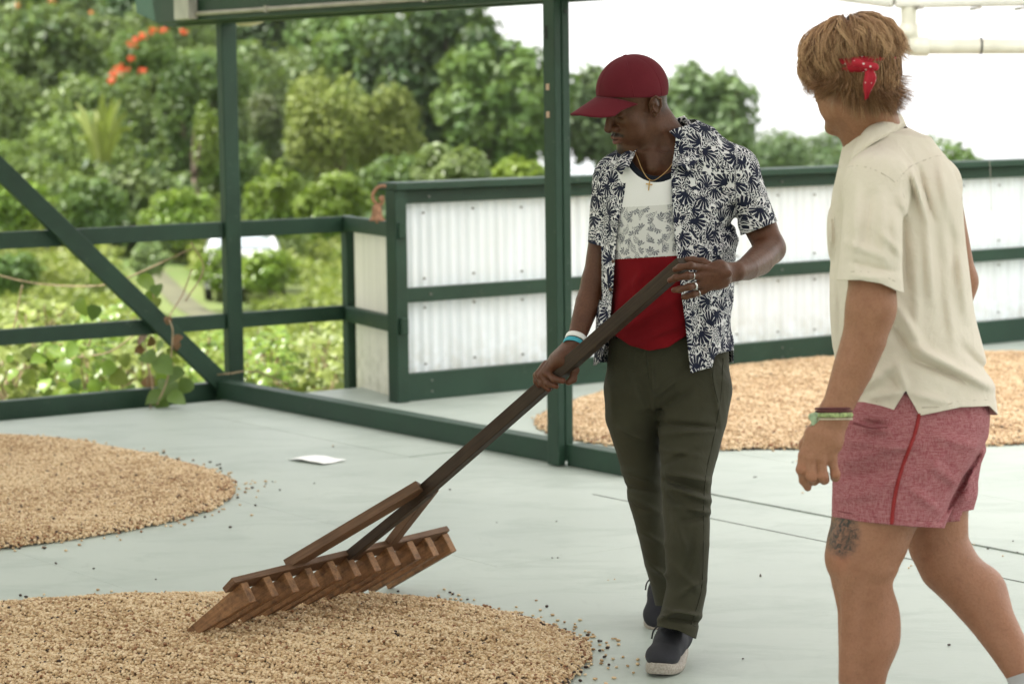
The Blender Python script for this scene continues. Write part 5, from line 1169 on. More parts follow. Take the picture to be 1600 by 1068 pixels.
# ---- cap
HC = Head(H1.p(-0.004, -0.004, 0.004)+np.array([-0.014, -0.006, -0.002]), 62, 19, 4, 1.035)
def skull_r(az, el):
    d = np.array([math.sin(az)*math.cos(el), math.cos(az)*math.cos(el), math.sin(el)]); r = np.array([0.088, 0.109 if az < math.pi/2 or az > 1.5*math.pi else 0.106, 0.094]); return d/np.sqrt(((d/r)**2).sum())
V = []; na, ne = 48, 16
for j in range(ne+1):
    for i in range(na):
        az = 2*math.pi*i/na; t = j/ne
        rim = 0.024-0.016*math.cos(az)*-1*1.0
        e0 = -0.17+0.24*math.cos(az)-0.09*math.sin(az)**2; el = e0+(math.pi/2-e0)*t*0.985
        d = skull_r(az, el); seam = 1-0.016*math.exp(-((((az/(math.pi/3)) % 1)-0.5)/0.035)**2*0)*0
        k = abs(((az/(math.pi/3)+0.0) % 1.0)); k = min(k, 1-k); pinch = 1+0.012*min(1, k*6)-0.012+0.012*math.sin(az*5+t*7)*t*(1-t)
        V.append(HC.p(d[0]*pinch, -0.012+d[1]*pinch, 0.046+d[2]*pinch*1.02))
P = [(j*na+i, j*na+(i+1) % na, (j+1)*na+(i+1) % na, (j+1)*na+i) for j in range(ne) for i in range(na)]+[tuple(range(ne*na, (ne+1)*na))]
cap_o = add('cap', V, P, CAPRED, man1, smooth=True, solid=0.002)
sm = cap_o.modifiers.new('sub', 'SUBSURF'); sm.levels = 1; sm.render_levels = 1
# brim
V = []; nb_, nr = 24, 10
for j in range(nr+1):
    for i in range(nb_+1):
        a = (i/nb_-0.5)*2; th = a*1.12; t = j/nr
        base = skull_r(th, 0.02); bx, by = base[0]*1.0, -0.012+base[1]*1.0
        ox, oy = 0.088*math.sin(a*1.35)/math.sin(1.35)*1.0, 0.100+0.092*math.cos(a*1.45)
        x, y = bx+(ox-bx)*t, by+(oy-by)*t; drop = -0.24*max(0, y-0.085)-1.5*x*x/0.09*0.32*(0.3+0.7*t)
        V.append(HC.p(x, y, 0.056+0.006*math.cos(th)-0.004+drop-0.05*(1-math.cos(th))*(1-t)))
P = [(j*(nb_+1)+i, j*(nb_+1)+i+1, (j+1)*(nb_+1)+i+1, (j+1)*(nb_+1)+i) for j in range(nr) for i in range(nb_)]
add('brim', V, P, CAPRED, cap_o, smooth=True, solid=0.0035)
for k in range(6):
    az = k*math.pi/3; out = []
    for t in np.linspace(0.02, 0.985, 20):
        e0 = -0.17+0.24*math.cos(az)-0.09*math.sin(az)**2; d = skull_r(az+0.0001, e0+(math.pi/2-e0)*t*0.985); out.append(HC.p(d[0]*0.995, -0.012+d[1]*0.995, 0.046+d[2]*1.02*0.995))
    add('panel_seam', *tube_geo(np.array(out), 0.0022, 6), CAPRED, cap_o, smooth=True)
add('button', *tube_geo([HC.p(0, -0.012, 0.139), HC.p(0, -0.012, 0.144), HC.p(0, -0.012, 0.146)], [0.009, 0.008, 0.003], 12), CAPRED, cap_o, smooth=True)

# ---- t-shirt
tb = Body()
tb.stack([(q1(1046, 215, 0.03), 0.10, 0.07), (q1(1042, 250, 0.02), 0.165, 0.098), (q1(1040, 300, 0.01), 0.180, 0.115), (q1(1042, 380, 0.0), 0.172, 0.118), (q1(1041, 450, 0.0), 0.165, 0.112), (q1(1039, 520, 0.0), 0.170, 0.116), (q1(1038, 570, 0.0), 0.174, 0.120)], (1, 0.22, 0), 0.03)
for (p, q, a, w) in [((962, 520), (1066, 462), 0.006, 9), ((960, 500), (1040, 430), -0.004, 7), ((985, 545), (1072, 500), 0.005, 8), ((1000, 420), (985, 500), 0.004, 8), ((1040, 412), (1030, 480), -0.004, 8), ((965, 470), (1010, 420), 0.004, 7), ((1010, 535), (1070, 515), -0.004, 6)]: tb.ridge(p, q, a*1.6, w*0.9)
tb.wob = wob_noise(0.002, 22, 4)
V, F = mesh_sdf(tb, q1(900, 600, 0)-[0, 0.25, 0], q1(1190, 205, 0)+[0, 0.3, 0], 0.0055)
Q = proj(V); hem = poly_y([(930, 525), (955, 520), (985, 540), (1015, 548), (1045, 542), (1075, 522), (1150, 535)], Q[:, 0])
V, T = clip_mesh(V, F, hem-Q[:, 1]); Q = proj(V)
front = V[:, 1] < Y1+0.05
nk = np.sqrt(((Q[:, 0]-1026)/46)**2+((Q[:, 1]-222)/53)**2)-1; gk = np.where(front, nk*46*S1, 0.05); gk = np.where(~front, (Q[:, 1]-236)*S1, gk)
V, T = clip_mesh(V, T, gk); Q = proj(V); V = relax(V, T, 1)
tee = add_tri('t_shirt', V, T, TEE, man1, solid=-0.003)
nk = (np.sqrt(((Q[:, 0]-1026)/46)**2+((Q[:, 1]-222)/53)**2)-1)*46*S1; attr(tee, 'band', np.where(V[:, 1] < Y1+0.07, nk, 0.2))
vec_attr(tee, 'print', np.column_stack([V[:, 0]-V[:, 1]*0.3, (402-(Q[:, 0]-1010)*0.06-Q[:, 1])*S1, np.zeros(len(V))]))

# ---- open leaf print shirt
sb = Body()
sb.stack([(q1(1056, 205, 0.04), 0.095, 0.075), (q1(1052, 240, 0.035), 0.165, 0.105), (q1(1048, 290, 0.02), 0.200, 0.132), (q1(1047, 380, 0.015), 0.199, 0.140), (q1(1043, 450, 0.01), 0.200, 0.142), (q1(1039, 520, 0.01), 0.206, 0.150), (q1(1036, 590, 0.01), 0.212, 0.158)], (1, 0.16, 0), 0.03)
sb.ecap(q1(1060, 222, 0.04), shR+[0.015, 0, 0.018], 0.062, 0.07, 0.066, 0.072, (0, 0, 1), 0.06); sb.ecap(q1(1060, 222, 0.04), shL+[-0.015, 0, 0.012], 0.064, 0.07, 0.062, 0.074, (0, 0, 1), 0.06)
sb.echain([shR+[0.0, 0, 0.0], q1(952, 325, 0.055), q1(945, 392, 0.05)], [0.078, 0.078, 0.078], [0.064, 0.057, 0.052], (0, 1, 0), 0.035)
sb.echain([shL+[-0.005, 0, 0.0], q1(1171, 318, -0.0), q1(1190, 366, -0.02)], [0.072, 0.072, 0.072], [0.068, 0.058, 0.055], (0, 1, 0), 0.035)
for (p, q, a, w) in [((1110, 260), (1075, 330), 0.006, 9), ((1160, 300), (1110, 330), 0.008, 8), ((1165, 330), (1120, 365), -0.007, 7), ((1160, 370), (1110, 400), 0.007, 8), ((1140, 400), (1095, 480), 0.006, 9), ((1120, 480), (1105, 575), 0.008, 9), ((1142, 480), (1132, 560), -0.006, 8), ((1090, 470), (1088, 570), -0.005, 7), ((950, 300), (970, 370), 0.006, 8), ((940, 390), (955, 450), 0.006, 8), ((935, 470), (945, 555), 0.007, 8), ((955, 420), (948, 500), -0.005, 6), ((935, 300), (930, 370), 0.004, 7), ((1185, 290), (1195, 345), 0.005, 8)]: sb.ridge(p, q, a*1.5, w*0.9)
sb.wob = wob_noise(0.0028, 20, 6)
V, F = mesh_sdf(sb, q1(895, 612, 0)-[0, 0.28, 0], q1(1235, 190, 0)+[0, 0.34, 0], 0.0055)
def sleeve_cut(V):
    Q = proj(V); g = np.full(len(V), 0.05)
    aR = nrmz(q1(945, 392, 0.06)-shR); tR = (V-q1(929, 378, 0.06))@aR; gR = np.where((Q[:, 0] < 941) & (V[:, 2] > q1(0, 480)[2]) & (V[:, 2] < shR[2]), -tR, 0.05)
    aL = nrmz(q1(1200, 372, -0.01)-q1(1172, 300, 0)); tL = (V-q1(1187, 356, 0))@aL; gL = np.where((Q[:, 0] > 1157) & (V[:, 2] > q1(0, 470)[2]), -tL, 0.05)
    return np.minimum(gR, gL)
# the sleeve ends: remove the caps below the cut, keeping the side of the torso
V, T = clip_mesh(V, F, sleeve_cut(V))
Q = proj(V); hem = poly_y([(900, 566), (930, 571), (950, 557), (985, 552), (1070, 583), (1082, 582), (1112, 573), (1116, 556), (1122, 552), (1150, 546), (1200, 545)], Q[:, 0]); back = V[:, 1] > Y1+0.03; hem = np.where(back, 566, hem)
V, T = clip_mesh(V, T, (hem-Q[:, 1])*S1); Q = proj(V)
eL = [(1030, 190), (1012, 216), (990, 240), (982, 262), (976, 300), (966, 350), (961, 400), (958, 450), (953, 500), (947, 530), (938, 575), (930, 620)]
eR = [(1030, 190), (1056, 216), (1052, 245), (1049, 262), (1049, 300), (1054, 370), (1061, 430), (1070, 500), (1079, 583), (1082, 620)]
xl, xr = poly_x(eL, Q[:, 1]), poly_x(eR, Q[:, 1]); g = np.maximum(xl-Q[:, 0], Q[:, 0]-xr)*S1; g = np.where(V[:, 1] < Y1+0.02, g, 0.05)
V, T = clip_mesh(V, T, g); Q = proj(V)
nc = np.linalg.norm((V-q1(1046, 205, 0.03))*[1, 1, 0.55], axis=1)-0.082; V, T = clip_mesh(V, T, nc); Q = proj(V)
V = relax(V, T, 2)
# the loose front panels hang a little away from the t-shirt
shirt = add_tri('shirt', V, T, LEAFSHIRT, man1, solid=0.0022)
u_ = V[:, 0]-0.7*np.abs(V[:, 1]-Y1)*np.sign(V[:, 0]-q1(1046, 400)[0]); sl = (Q[:, 0] > 1150) & (Q[:, 1] < 385)
vec_attr(shirt, 'print', np.column_stack([u_+np.where(sl, 0.11, 0), V[:, 2]+0.12*u_+np.where(sl, 0.06, 0), np.zeros(len(V))]))
# collar: a folded band round the back of the neck, points in front
def collar(inner, outer, mat, parent, lift=0.0, print_=True, name='collar'):
    a, c = bez(inner, 8), bez(outer, 8); V = []; n = len(a); m = 7
    for i in range(n):
        for j in range(m):
            t = j/(m-1); V.append(a[i]*(1-t)+c[i]*t+np.array([0, -0.010, 0.012])*math.sin(math.pi*t)*1.0)
    P = [(i*m+j, i*m+j+1, (i+1)*m+j+1, (i+1)*m+j) for i in range(n-1) for j in range(m-1)]
    o = add(name, V, P, mat, parent, smooth=True, solid=0.0025)
    if print_: V = np.array(V); vec_attr(o, 'print', np.column_stack([V[:, 0]*1.1+0.3, V[:, 2]+V[:, 1]*0.5, np.zeros(len(V))]))
    return o
collar([q1(1066, 190, 0.085), q1(1078, 205, 0.04), q1(1072, 228, -0.03), q1(1056, 250, -0.085), q1(1050, 262, -0.105)],
       [q1(1072, 186, 0.10), q1(1092, 207, 0.05), q1(1096, 232, -0.035), q1(1090, 252, -0.09), q1(1076, 268, -0.125)], LEAFSHIRT, shirt)
collar([q1(1066, 190, 0.085), q1(1040, 196, 0.11), q1(1012, 212, 0.08)], [q1(1072, 186, 0.10), q1(1040, 200, 0.13), q1(1008, 214, 0.095)], LEAFSHIRT, shirt)
collar([q1(990, 232, 0.0), q1(992, 240, -0.04), q1(986, 252, -0.075), q1(982, 262, -0.095)], [q1(974, 240, 0.02), q1(966, 250, -0.035), q1(962, 262, -0.07), q1(972, 274, -0.10)], LEAFSHIRT, shirt)
for (xx, yy) in ((958, 408), (954, 452)):
    cbt = q1(xx, yy, -0.155); add('button', *tube_geo([cbt, cbt-[0, 0.004, 0]], 0.0055, 10), simple('brown button', (0.10, 0.055, 0.03), 0.4), shirt, smooth=True)

# ---- trousers
lb = Body()
lb.stack([(q1(1045, 520, 0.02), 0.180, 0.115), (q1(1045, 560, 0.02), 0.186, 0.126), (q1(1043, 610, 0.02), 0.186, 0.132), (q1(1044, 632, 0.02), 0.172, 0.125)], (1, 0.12, 0), 0.03)
fl_ = [(1084, 610, 0.0, 62, 66), (1082, 650, -0.02, 56, 60), (1077, 700, -0.06, 47, 53), (1071, 745, -0.10, 40.5, 46), (1072, 785, -0.11, 38, 43), (1074, 850, -0.12, 34.5, 40), (1073, 920, -0.13, 31, 37), (1063, 965, -0.15, 32, 39), (1054, 998, -0.16, 33, 42)]
bl_ = [(994, 610, 0.02, 50, 62), (988, 650, 0.04, 43, 56), (997, 700, 0.08, 36, 50), (1005, 745, 0.11, 31, 44), (1011, 785, 0.14, 29, 42), (1024, 850, 0.24, 25, 37), (1037, 910, 0.33, 22, 32), (1043, 945, 0.38, 21, 30)]
for ch in (fl_, bl_): lb.echain([q1(x, y, d-0.12*min(1, max(0, (y-600)/250))) for x, y, d, a, c in ch], [a*S1*0.99 for *_, a, c in ch], [c*S1 for *_, a, c in ch], (1, 0.15, 0), 0.02)
FOLD = [((1030, 660), (1120, 668), -0.007, 5), ((1032, 678), (1118, 672), 0.006, 6), ((1030, 700), (1095, 712), 0.005, 6), ((1034, 726), (1100, 700), -0.005, 6), ((1040, 738), (1108, 752), 0.009, 6), ((1036, 748), (1100, 768), -0.008, 6), ((1048, 762), (1110, 782), 0.009, 6),
        ((1040, 772), (1080, 800), -0.007, 7), ((1046, 790), (1108, 800), 0.007, 6), ((1060, 815), (1106, 806), -0.005, 6), ((1050, 800), (1072, 860), 0.006, 7), ((1085, 830), (1070, 900), -0.005, 8), ((1048, 880), (1090, 920), 0.005, 7), ((1060, 930), (1100, 905), 0.006, 6), ((1040, 952), (1095, 962), 0.010, 5), ((1045, 965), (1090, 972), -0.009, 5), ((1026, 968), (1060, 955), 0.007, 5),
        ((1022, 620), (1060, 590), 0.006, 7), ((1030, 640), (1080, 606), -0.005, 7), ((1000, 600), (1018, 640), -0.004, 7), ((962, 668), (1010, 690), 0.006, 6), ((972, 735), (1020, 752), 0.007, 6), ((980, 760), (1026, 770), -0.006, 6), ((984, 778), (1030, 800), 0.007, 6), ((1000, 830), (1036, 850), 0.005, 6), ((1012, 880), (1040, 900), 0.006, 5), ((955, 600), (958, 650), 0.004, 8), ((1018, 560), (1022, 650), 0.004, 4), ((1108, 560), (1126, 660), 0.003, 4)]
for p, q, a, w in FOLD: lb.ridge(p, q, a*2.3, w*0.75)
lb.wob = wob_noise(0.0022, 17, 8, (1, 1, 2))
V, F = mesh_sdf(lb, q1(920, 1020, 0)-[0, 0.48, 0], q1(1170, 512, 0)+[0, 0.62, 0], 0.0055)
Q = proj(V); isf = (V[:, 1] < Y1+0.06+0.0*Q[:, 1]); hem = np.where((Q[:, 1] > 955) & (V[:, 1] < Y1+0.02), poly_y([(1000, 974), (1023, 977), (1060, 984), (1086, 997), (1120, 1000)], Q[:, 0])-Q[:, 1], 50); hem = np.where((V[:, 1] > Y1+0.03) & (Q[:, 1] > 900), 946-Q[:, 1], hem)
V, T = clip_mesh(V, F, hem*S1); V, T = clip_mesh(V, T, (proj(V)[:, 1]-528)*S1); V = relax(V, T, 1)
tr = add_tri('trousers', V, T, OLIVE, man1, solid=-0.003)
def on_surface(B, x, y, Y0, Y1_, off=0.0):
    """first point of body B met looking through photo pixel (x, y)"""
    ys = np.linspace(Y0, Y1_, 160); P = np.array([px(x, y, q) for q in ys]); d = B(P); i = np.flatnonzero(d < off); return P[i[0]] if len(i) else None
def seam(B, pts, r, mat, parent, name='seam', Y0=None, Y1_=None, out_=0.0):
    c = bez([np.array([x, y, 0.]) for x, y in pts], 8); out = [on_surface(B, x, y, Y0, Y1_, r*0.5) for x, y, _ in c]; out = [o-np.array([0, out_, 0]) for o in out if o is not None]
    if len(out) > 3: return add(name, *tube_geo(np.array(out), r, 5), mat, parent, smooth=True)
seam(lb, [(1010, 548), (1012, 580), (1017, 605), (1024, 616)], 0.0018, OLIVE_T, tr, 'fly_stitch', Y1-0.3, Y1+0.3)
seam(lb, [(1130, 560), (1126, 620), (1116, 680), (1104, 735), (1100, 780), (1099, 850), (1096, 920), (1080, 975)], 0.0020, OLIVE_T, tr, 'side_seam', Y1-0.4, Y1+0.3)
seam(lb, [(1024, 960), (1050, 965), (1088, 978)], 0.0016, OLIVE_T, tr, 'hem_stitch', Y1-0.5, Y1+0.1)
seam(lb, [(1118, 550), (1114, 590), (1122, 628)], 0.0018, OLIVE_T, tr, 'pocket_edge', Y1-0.4, Y1+0.3)
# ---- shoes
make_shoe(man1, ground_px(1028, 1059), ground_px(1066, 1018), 0, KNIT, SOLE)
make_shoe(man1, ground_px(1026, 982), ground_px(1052, 950), 26, KNIT, SOLE)
# ---- necklace, rings, wristbands
ch = [(1064, 222), (1058, 240), (1046, 262), (1030, 277), (1019, 282), (1010, 276), (1002, 262), (996, 246), (992, 238)]
def first_hit(Bs, x, y, Y0, Y1_):
    c = [p for p in (on_surface(B, x, y, Y0, Y1_) for B in Bs) if p is not None]; return min(c, key=lambda p: p[1]) if c else px(x, y, Y1)
nk = thing  # keep name
cc = [first_hit((b, tb), x, y, Y1-0.3, Y1+0.15)-[0, 0.003, 0] for x, y in ch]
neck = add('necklace', *tube_geo(bez(cc, 6), 0.00095, 6), GOLD, man1, smooth=True)
cr = first_hit((b, tb), 1014, 290, Y1-0.3, Y1+0.1)-[0, 0.004, 0]; ux = np.array([0.95, 0.25, -0.15]); uz = np.array([0.12, -0.1, 0.98])
add('cross', *join_geo([(bar_pts(cr+uz*0.015, cr-uz*0.017, 0.0035, 0.0025, (0, -1, 0)), BOXF), (bar_pts(cr+uz*0.004-ux*0.010, cr+uz*0.004+ux*0.010, 0.0035, 0.0024, (0, -1, 0)), BOXF)]), GOLD, neck)
def torus(c, ax, R, r, mat, parent, name, n=28, m=8, flat=1.0, ell=1.0):
    ax = nrmz(ax); s = nrmz(np.cross(ax, [0.3, 1, 0.2])); t = np.cross(ax, s); V = []
    for i in range(n):
        a = 2*math.pi*i/n; d = s*math.cos(a)*ell+t*math.sin(a)
        for j in range(m): q = 2*math.pi*j/m; V.append(c+d*(R+r*math.cos(q))+ax*r*flat*math.sin(q))
    P = [(i*m+j, ((i+1) % n)*m+j, ((i+1) % n)*m+(j+1) % m, i*m+(j+1) % m) for i in range(n) for j in range(m)]
    return add(name, V, P, mat, parent, smooth=True)
rg = fl[2][0]; torus(rg[1]*0.55+rg[0]*0.45, rg[1]-rg[0], 0.0108, 0.0022, SILVER, man1, 'ring', flat=1.8)
rg = fl[1][0]; torus(rg[1]*0.62+rg[0]*0.38, rg[1]-rg[0], 0.0112, 0.0013, SILVER, man1, 'ring', flat=1.2)
rg = fl[3][0]; torus(rg[1]*0.50+rg[0]*0.50, rg[1]-rg[0], 0.0094, 0.0014, SILVER, man1, 'ring', flat=1.2)
WB_ = simple('white paper band', (0.78, 0.78, 0.76), 0.5, 0.05); CB_ = simple('turquoise band', (0.03, 0.34, 0.44), 0.45, 0.1)
wa = wrR-q1(906, 512, -0.04)
wb1 = torus(q1(900, 530, -0.066), wa, 0.0315, 0.0016, WB_, man1, 'wristband', flat=5.5); wb2 = torus(q1(897, 538, -0.076), wa, 0.0318, 0.0017, CB_, man1, 'wristband', flat=4.5)
for k in (0, 1, 2, 3.4):
    pt = q1(895.5+k*4.4, 531.2+k*1.1, 0); d = pt-np.array([0, 0, CAMH]); pp = q1(900, 530, -0.066)+np.array([(k-1.3)*0.0082, -0.0335+0.004*abs(k-1.3), 0.002-k*0.002]); add('printed_mark', box_pts(pp, (0.0019, 0, 0), (0, 0.0006, 0), (0, 0, 0.0024)), BOXF, LACE, wb1)
# ================================================================== the man in the cream shirt
Y2 = 5.95
def q2(x, y, dy=0.0): return px(x, y, Y2+dy)
S2 = Y2/FPX
SKIN_L = m_skin('tanned skin', (0.320, 0.150, 0.088), (0.385, 0.190, 0.116), (0.235, 0.100, 0.057), hair=(0.12, 0.07, 0.04), lip=(0.4, 0.16, 0.12), rough=0.45, tat=True)
LINEN = m_cloth('cream linen', (0.72, 0.64, 0.55), (0.78, 0.705, 0.615), 0.85, 330, wr=0.38)
CHAMBRAY = m_cloth('faded red chambray', (0.265, 0.068, 0.084), (0.31, 0.088, 0.104), 0.85, 420, heather=0.6, c3=(0.55, 0.29, 0.30), wr=0.5)
STRIPE = simple('red side stripe', (0.27, 0.012, 0.014), 0.7, 0.1, 30)
man2 = thing('person', 'blond man in cream short sleeved shirt and faded red shorts walking away to the left', 'person', (q2(1400, 1000)[0], Y2, 0))
H2 = Head(q2(1331, 128, 0.0), 141, 8, -3, 0.97)
b2 = Body(); add_head(b2, H2, ears=(1, -1))
nb2 = q2(1378, 236, 0.06)
b2.ecap(H2.p(0, -0.030, -0.035), nb2, 0.060, 0.060, 0.066, 0.070, (1, 0, 0), 0.03)
b2.cap(H2.p(0.02, 0.01, -0.075), q2(1340, 240, 0.05), 0.022, 0.030, 0.03)
ls = nrmz([math.cos(math.radians(118)), -math.sin(math.radians(118)), 0])          # towards his left shoulder
sl2, sr2 = q2(1368, 292, -0.17), q2(1460, 292, 0.17)
b2.stack([(q2(1395, 240, 0.06), 0.10, 0.07), (q2(1405, 300, 0.04), 0.15, 0.095), (q2(1405, 420, 0.03), 0.155, 0.10), (q2(1415, 540, 0.03), 0.150, 0.105), (q2(1428, 660, 0.03), 0.16, 0.11), (q2(1430, 720, 0.03), 0.15, 0.11)], ls, 0.03)
b2.ecap(nb2, sl2-[0, 0, 0.01], 0.06, 0.06, 0.055, 0.055, (0, 0, 1), 0.03); b2.ecap(nb2, sr2-[0, 0, 0.01], 0.06, 0.06, 0.055, 0.055, (0, 0, 1), 0.03)
el2, wr2 = q2(1361, 482, -0.275), q2(1303, 648, -0.30)
b2.chain([sl2, q2(1364, 400, -0.25), q2(1362, 458, -0.27), el2], [0.062, 0.058, 0.054, 0.052], 0.03)
b2.chain([el2, q2(1350, 530, -0.28), q2(1333, 576, -0.287), q2(1314, 622, -0.295), wr2], [0.052, 0.0515, 0.0465, 0.0375, 0.0335], 0.03)
b2.chain([sr2, q2(1482, 380, 0.22), q2(1500, 440, 0.24)], [0.06, 0.052, 0.042], 0.03); b2.chain([q2(1500, 440, 0.24), q2(1480, 540, 0.2), q2(1455, 620, 0.14)], [0.042, 0.038, 0.028], 0.02)
b2.ecap(wr2, q2(1287, 685, -0.315), 0.035, 0.024, 0.043, 0.022, (1, 0, 0.25), 0.02); b2.ecap(q2(1288, 682, -0.315), q2(1277, 712, -0.315), 0.041, 0.021, 0.042, 0.017, (1, 0, 0.1), 0.02)
f2 = [([q2(1255, 712, -0.315), q2(1252, 733, -0.325), q2(1256, 750, -0.310), q2(1262, 761, -0.300)], 0.0120, 0.0092),
      ([q2(1268, 717, -0.325), q2(1268, 744, -0.335), q2(1272, 750, -0.302), q2(1274, 742, -0.285)], 0.0122, 0.0095),
      ([q2(1284, 718, -0.325), q2(1286, 744, -0.333), q2(1288, 749, -0.302), q2(1289, 740, -0.285)], 0.0116, 0.0092),
      ([q2(1300, 717, -0.315), q2(1305, 740, -0.322), q2(1305, 745, -0.295), q2(1304, 737, -0.280)], 0.0108, 0.0085)]
for pts, a0, a1 in f2: add_finger(b2, pts, a0, a1)
add_finger(b2, [q2(1270, 672, -0.290), q2(1258, 694, -0.275), q2(1256, 715, -0.275), q2(1262, 732, -0.275)], 0.0145, 0.0105)
for pts, a0, a1 in f2: b2.cap(pts[0]+[0, -0.006, 0.004], q2(1290, 680, -0.328), 0.0075, 0.005, 0.012)
# legs
NL = [(1393, 730, -0.06, 72), (1368, 800, -0.08, 68), (1358, 840, -0.09, 62), (1350, 872, -0.095, 56), (1347, 905, -0.095, 47.5), (1352, 950, -0.09, 43), (1354, 1000, -0.085, 44), (1347, 1060, -0.08, 37), (1341, 1130, -0.07, 26), (1338, 1185, -0.06, 24)]
FL = [(1462, 730, 0.12, 62), (1462, 800, 0.11, 52), (1466, 850, 0.10, 48), (1482, 882, 0.09, 48), (1510, 915, 0.07, 43), (1545, 960, 0.04, 38), (1575, 1010, 0.0, 31), (1596, 1055, -0.03, 23), (1612, 1095, -0.05, 21)]
for ch in (NL, FL): b2.chain([q2(x, y, d) for x, y, d, a in ch], [a*S2 for *_, a in ch], 0.03)
b2.ell(q2(1322, 868, -0.13), (0.038, 0.05, 0.050), None, 0.05); b2.ell(q2(1378, 975, -0.06), (0.042, 0.05, 0.085), None, 0.04); b2.ell(q2(1540, 925, 0.08), (0.05, 0.05, 0.06), None, 0.04)
b2.cap(q2(1330, 905, -0.16), q2(1322, 1060, -0.13), 0.020, 0.016, 0.03)
lo = np.array([q2(1225, 1, -0.3)[0], Y2-0.42, 0.06]); hi = np.array([q2(1660, 1, 0.3)[0], Y2+0.36, q2(1000, 10)[2]])
hc2 = np.mean([p[0][0] for p in f2], 0)
V, T = skin_mesh(b2, [(H2.o-[0.13, 0.14, 0.16], H2.o+[0.13, 0.14, 0.15], 0.0028), (hc2-[0.075, 0.08, 0.10], hc2+[0.075, 0.08, 0.075], 0.0025)], lo, hi, 0.0065)
V = relax(V, T, 1)
body2 = add_tri('body', V, T, SKIN_L, man2); Q = proj(V)
tat = np.clip(2.8-2.6*np.sqrt(((Q[:, 0]-1316)/30)**2+((Q[:, 1]-834)/40)**2), 0, 1)*(V[:, 1] < Y2-0.02)
attr(body2, 'tattoo', tat)
kn = [p[0][0] for p in f2]+[p[0][1] for p in f2]; fl_k = np.max([np.clip(1-np.linalg.norm(V-t, axis=1)/0.016, 0, 1) for t in kn], 0)
attr(body2, 'flush', np.maximum(fl_k*0.7, 0.3*np.clip(1-np.sqrt(((Q[:, 0]-1312)/22)**2+((Q[:, 1]-872)/30)**2), 0, 1)))
L2 = H2.loc(V); attr(body2, 'hair', np.where(np.linalg.norm(V-H2.o, axis=1) < 0.2, 0.25*(L2[:, 2] < -0.06)*(L2[:, 1] > 0)*smooth01(-0.06-L2[:, 2], 0.03), 0)); attr(body2, 'lip', np.zeros(len(V)))

# ---- shirt
s2 = Body()
s2.stack([(q2(1392, 215, 0.06), 0.10, 0.085), (q2(1398, 250, 0.05), 0.165, 0.115), (q2(1402, 300, 0.03), 0.185, 0.150), (q2(1404, 400, 0.03), 0.182, 0.160), (q2(1410, 480, 0.03), 0.182, 0.166), (q2(1422, 560, 0.03), 0.190, 0.180), (q2(1432, 610, 0.03), 0.198, 0.186), (q2(1440, 670, 0.03), 0.198, 0.186)], ls, 0.03)
s2.ecap(nb2-[0, 0, 0.005], sl2+[0.004, 0, 0.010], 0.065, 0.07, 0.068, 0.070, (0, 0, 1), 0.06); s2.ecap(nb2-[0, 0, 0.005], sr2+[-0.004, 0, 0.010], 0.062, 0.07, 0.056, 0.062, (0, 0, 1), 0.06)
s2.echain([sl2+[0, 0, 0.0], q2(1365, 365, -0.235), q2(1360, 468, -0.272)], [0.070, 0.073, 0.077], [0.074, 0.076, 0.078], (1, 0, 0), 0.04)
s2.echain([sr2, q2(1464, 350, 0.20), q2(1474, 440, 0.23)], [0.058, 0.055, 0.055], [0.064, 0.066, 0.068], (1, 0, 0), 0.04)
F2 = [((1424, 262), (1447, 345), 0.010, 6), ((1434, 262), (1458, 345), -0.010, 6), ((1447, 345), (1455, 470), 0.008, 9), ((1466, 250), (1488, 360), 0.008, 8), ((1480, 300), (1492, 440), -0.006, 8), ((1460, 350), (1480, 520), -0.007, 10), ((1412, 330), (1416, 450), -0.009, 7), ((1432, 380), (1432, 520), 0.006, 9), ((1404, 300), (1416, 340), 0.006, 6),
      ((1396, 470), (1440, 545), 0.011, 9), ((1392, 500), (1428, 560), -0.009, 8), ((1425, 540), (1500, 580), 0.014, 8), ((1420, 558), (1505, 592), -0.012, 8), ((1500, 580), (1548, 605), 0.012, 8), ((1500, 540), (1545, 585), -0.008, 8), ((1400, 560), (1415, 610), 0.008, 7), ((1380, 580), (1410, 605), -0.006, 7), ((1360, 620), (1408, 612), 0.006, 6), ((1340, 610), (1400, 570), 0.007, 9), ((1425, 615), (1480, 628), 0.005, 6), ((1500, 400), (1510, 500), 0.007, 9), ((1470, 420), (1490, 540), 0.006, 9),
      ((1340, 290), (1336, 420), 0.007, 8), ((1378, 300), (1384, 420), 0.006, 8), ((1360, 300), (1352, 380), -0.006, 8), ((1325, 380), (1390, 405), 0.006, 7), ((1330, 410), (1400, 425), -0.006, 6), ((1375, 360), (1405, 395), 0.006, 6), ((1330, 430), (1385, 436), 0.005, 5), ((1395, 330), (1402, 400), 0.006, 7), ((1302, 420), (1305, 540), 0.005, 7), ((1296, 330), (1298, 400), 0.006, 6)]
for p, q, a, w in F2: s2.ridge(p, q, a*1.9, w*0.85)
s2.wob = wob_noise(0.0032, 17, 12)
V, F = mesh_sdf(s2, q2(1255, 690, -0.3)-[0, 0.10, 0], q2(1600, 165, 0.3)+[0, 0.14, 0], 0.0052)
Q = proj(V)
inslv = np.linalg.norm((V-q2(1361, 420, -0.27))*[1, 1, 0], axis=1) < 0.102
gs_ = np.where(inslv & (Q[:, 1] > 400) & (V[:, 1] < Y2-0.168), (poly_y([(1290, 436), (1312, 438), (1345, 437), (1375, 442), (1405, 456), (1430, 460)], Q[:, 0])-Q[:, 1])*S2, 0.05)
V, T = clip_mesh(V, F, gs_); Q = proj(V)
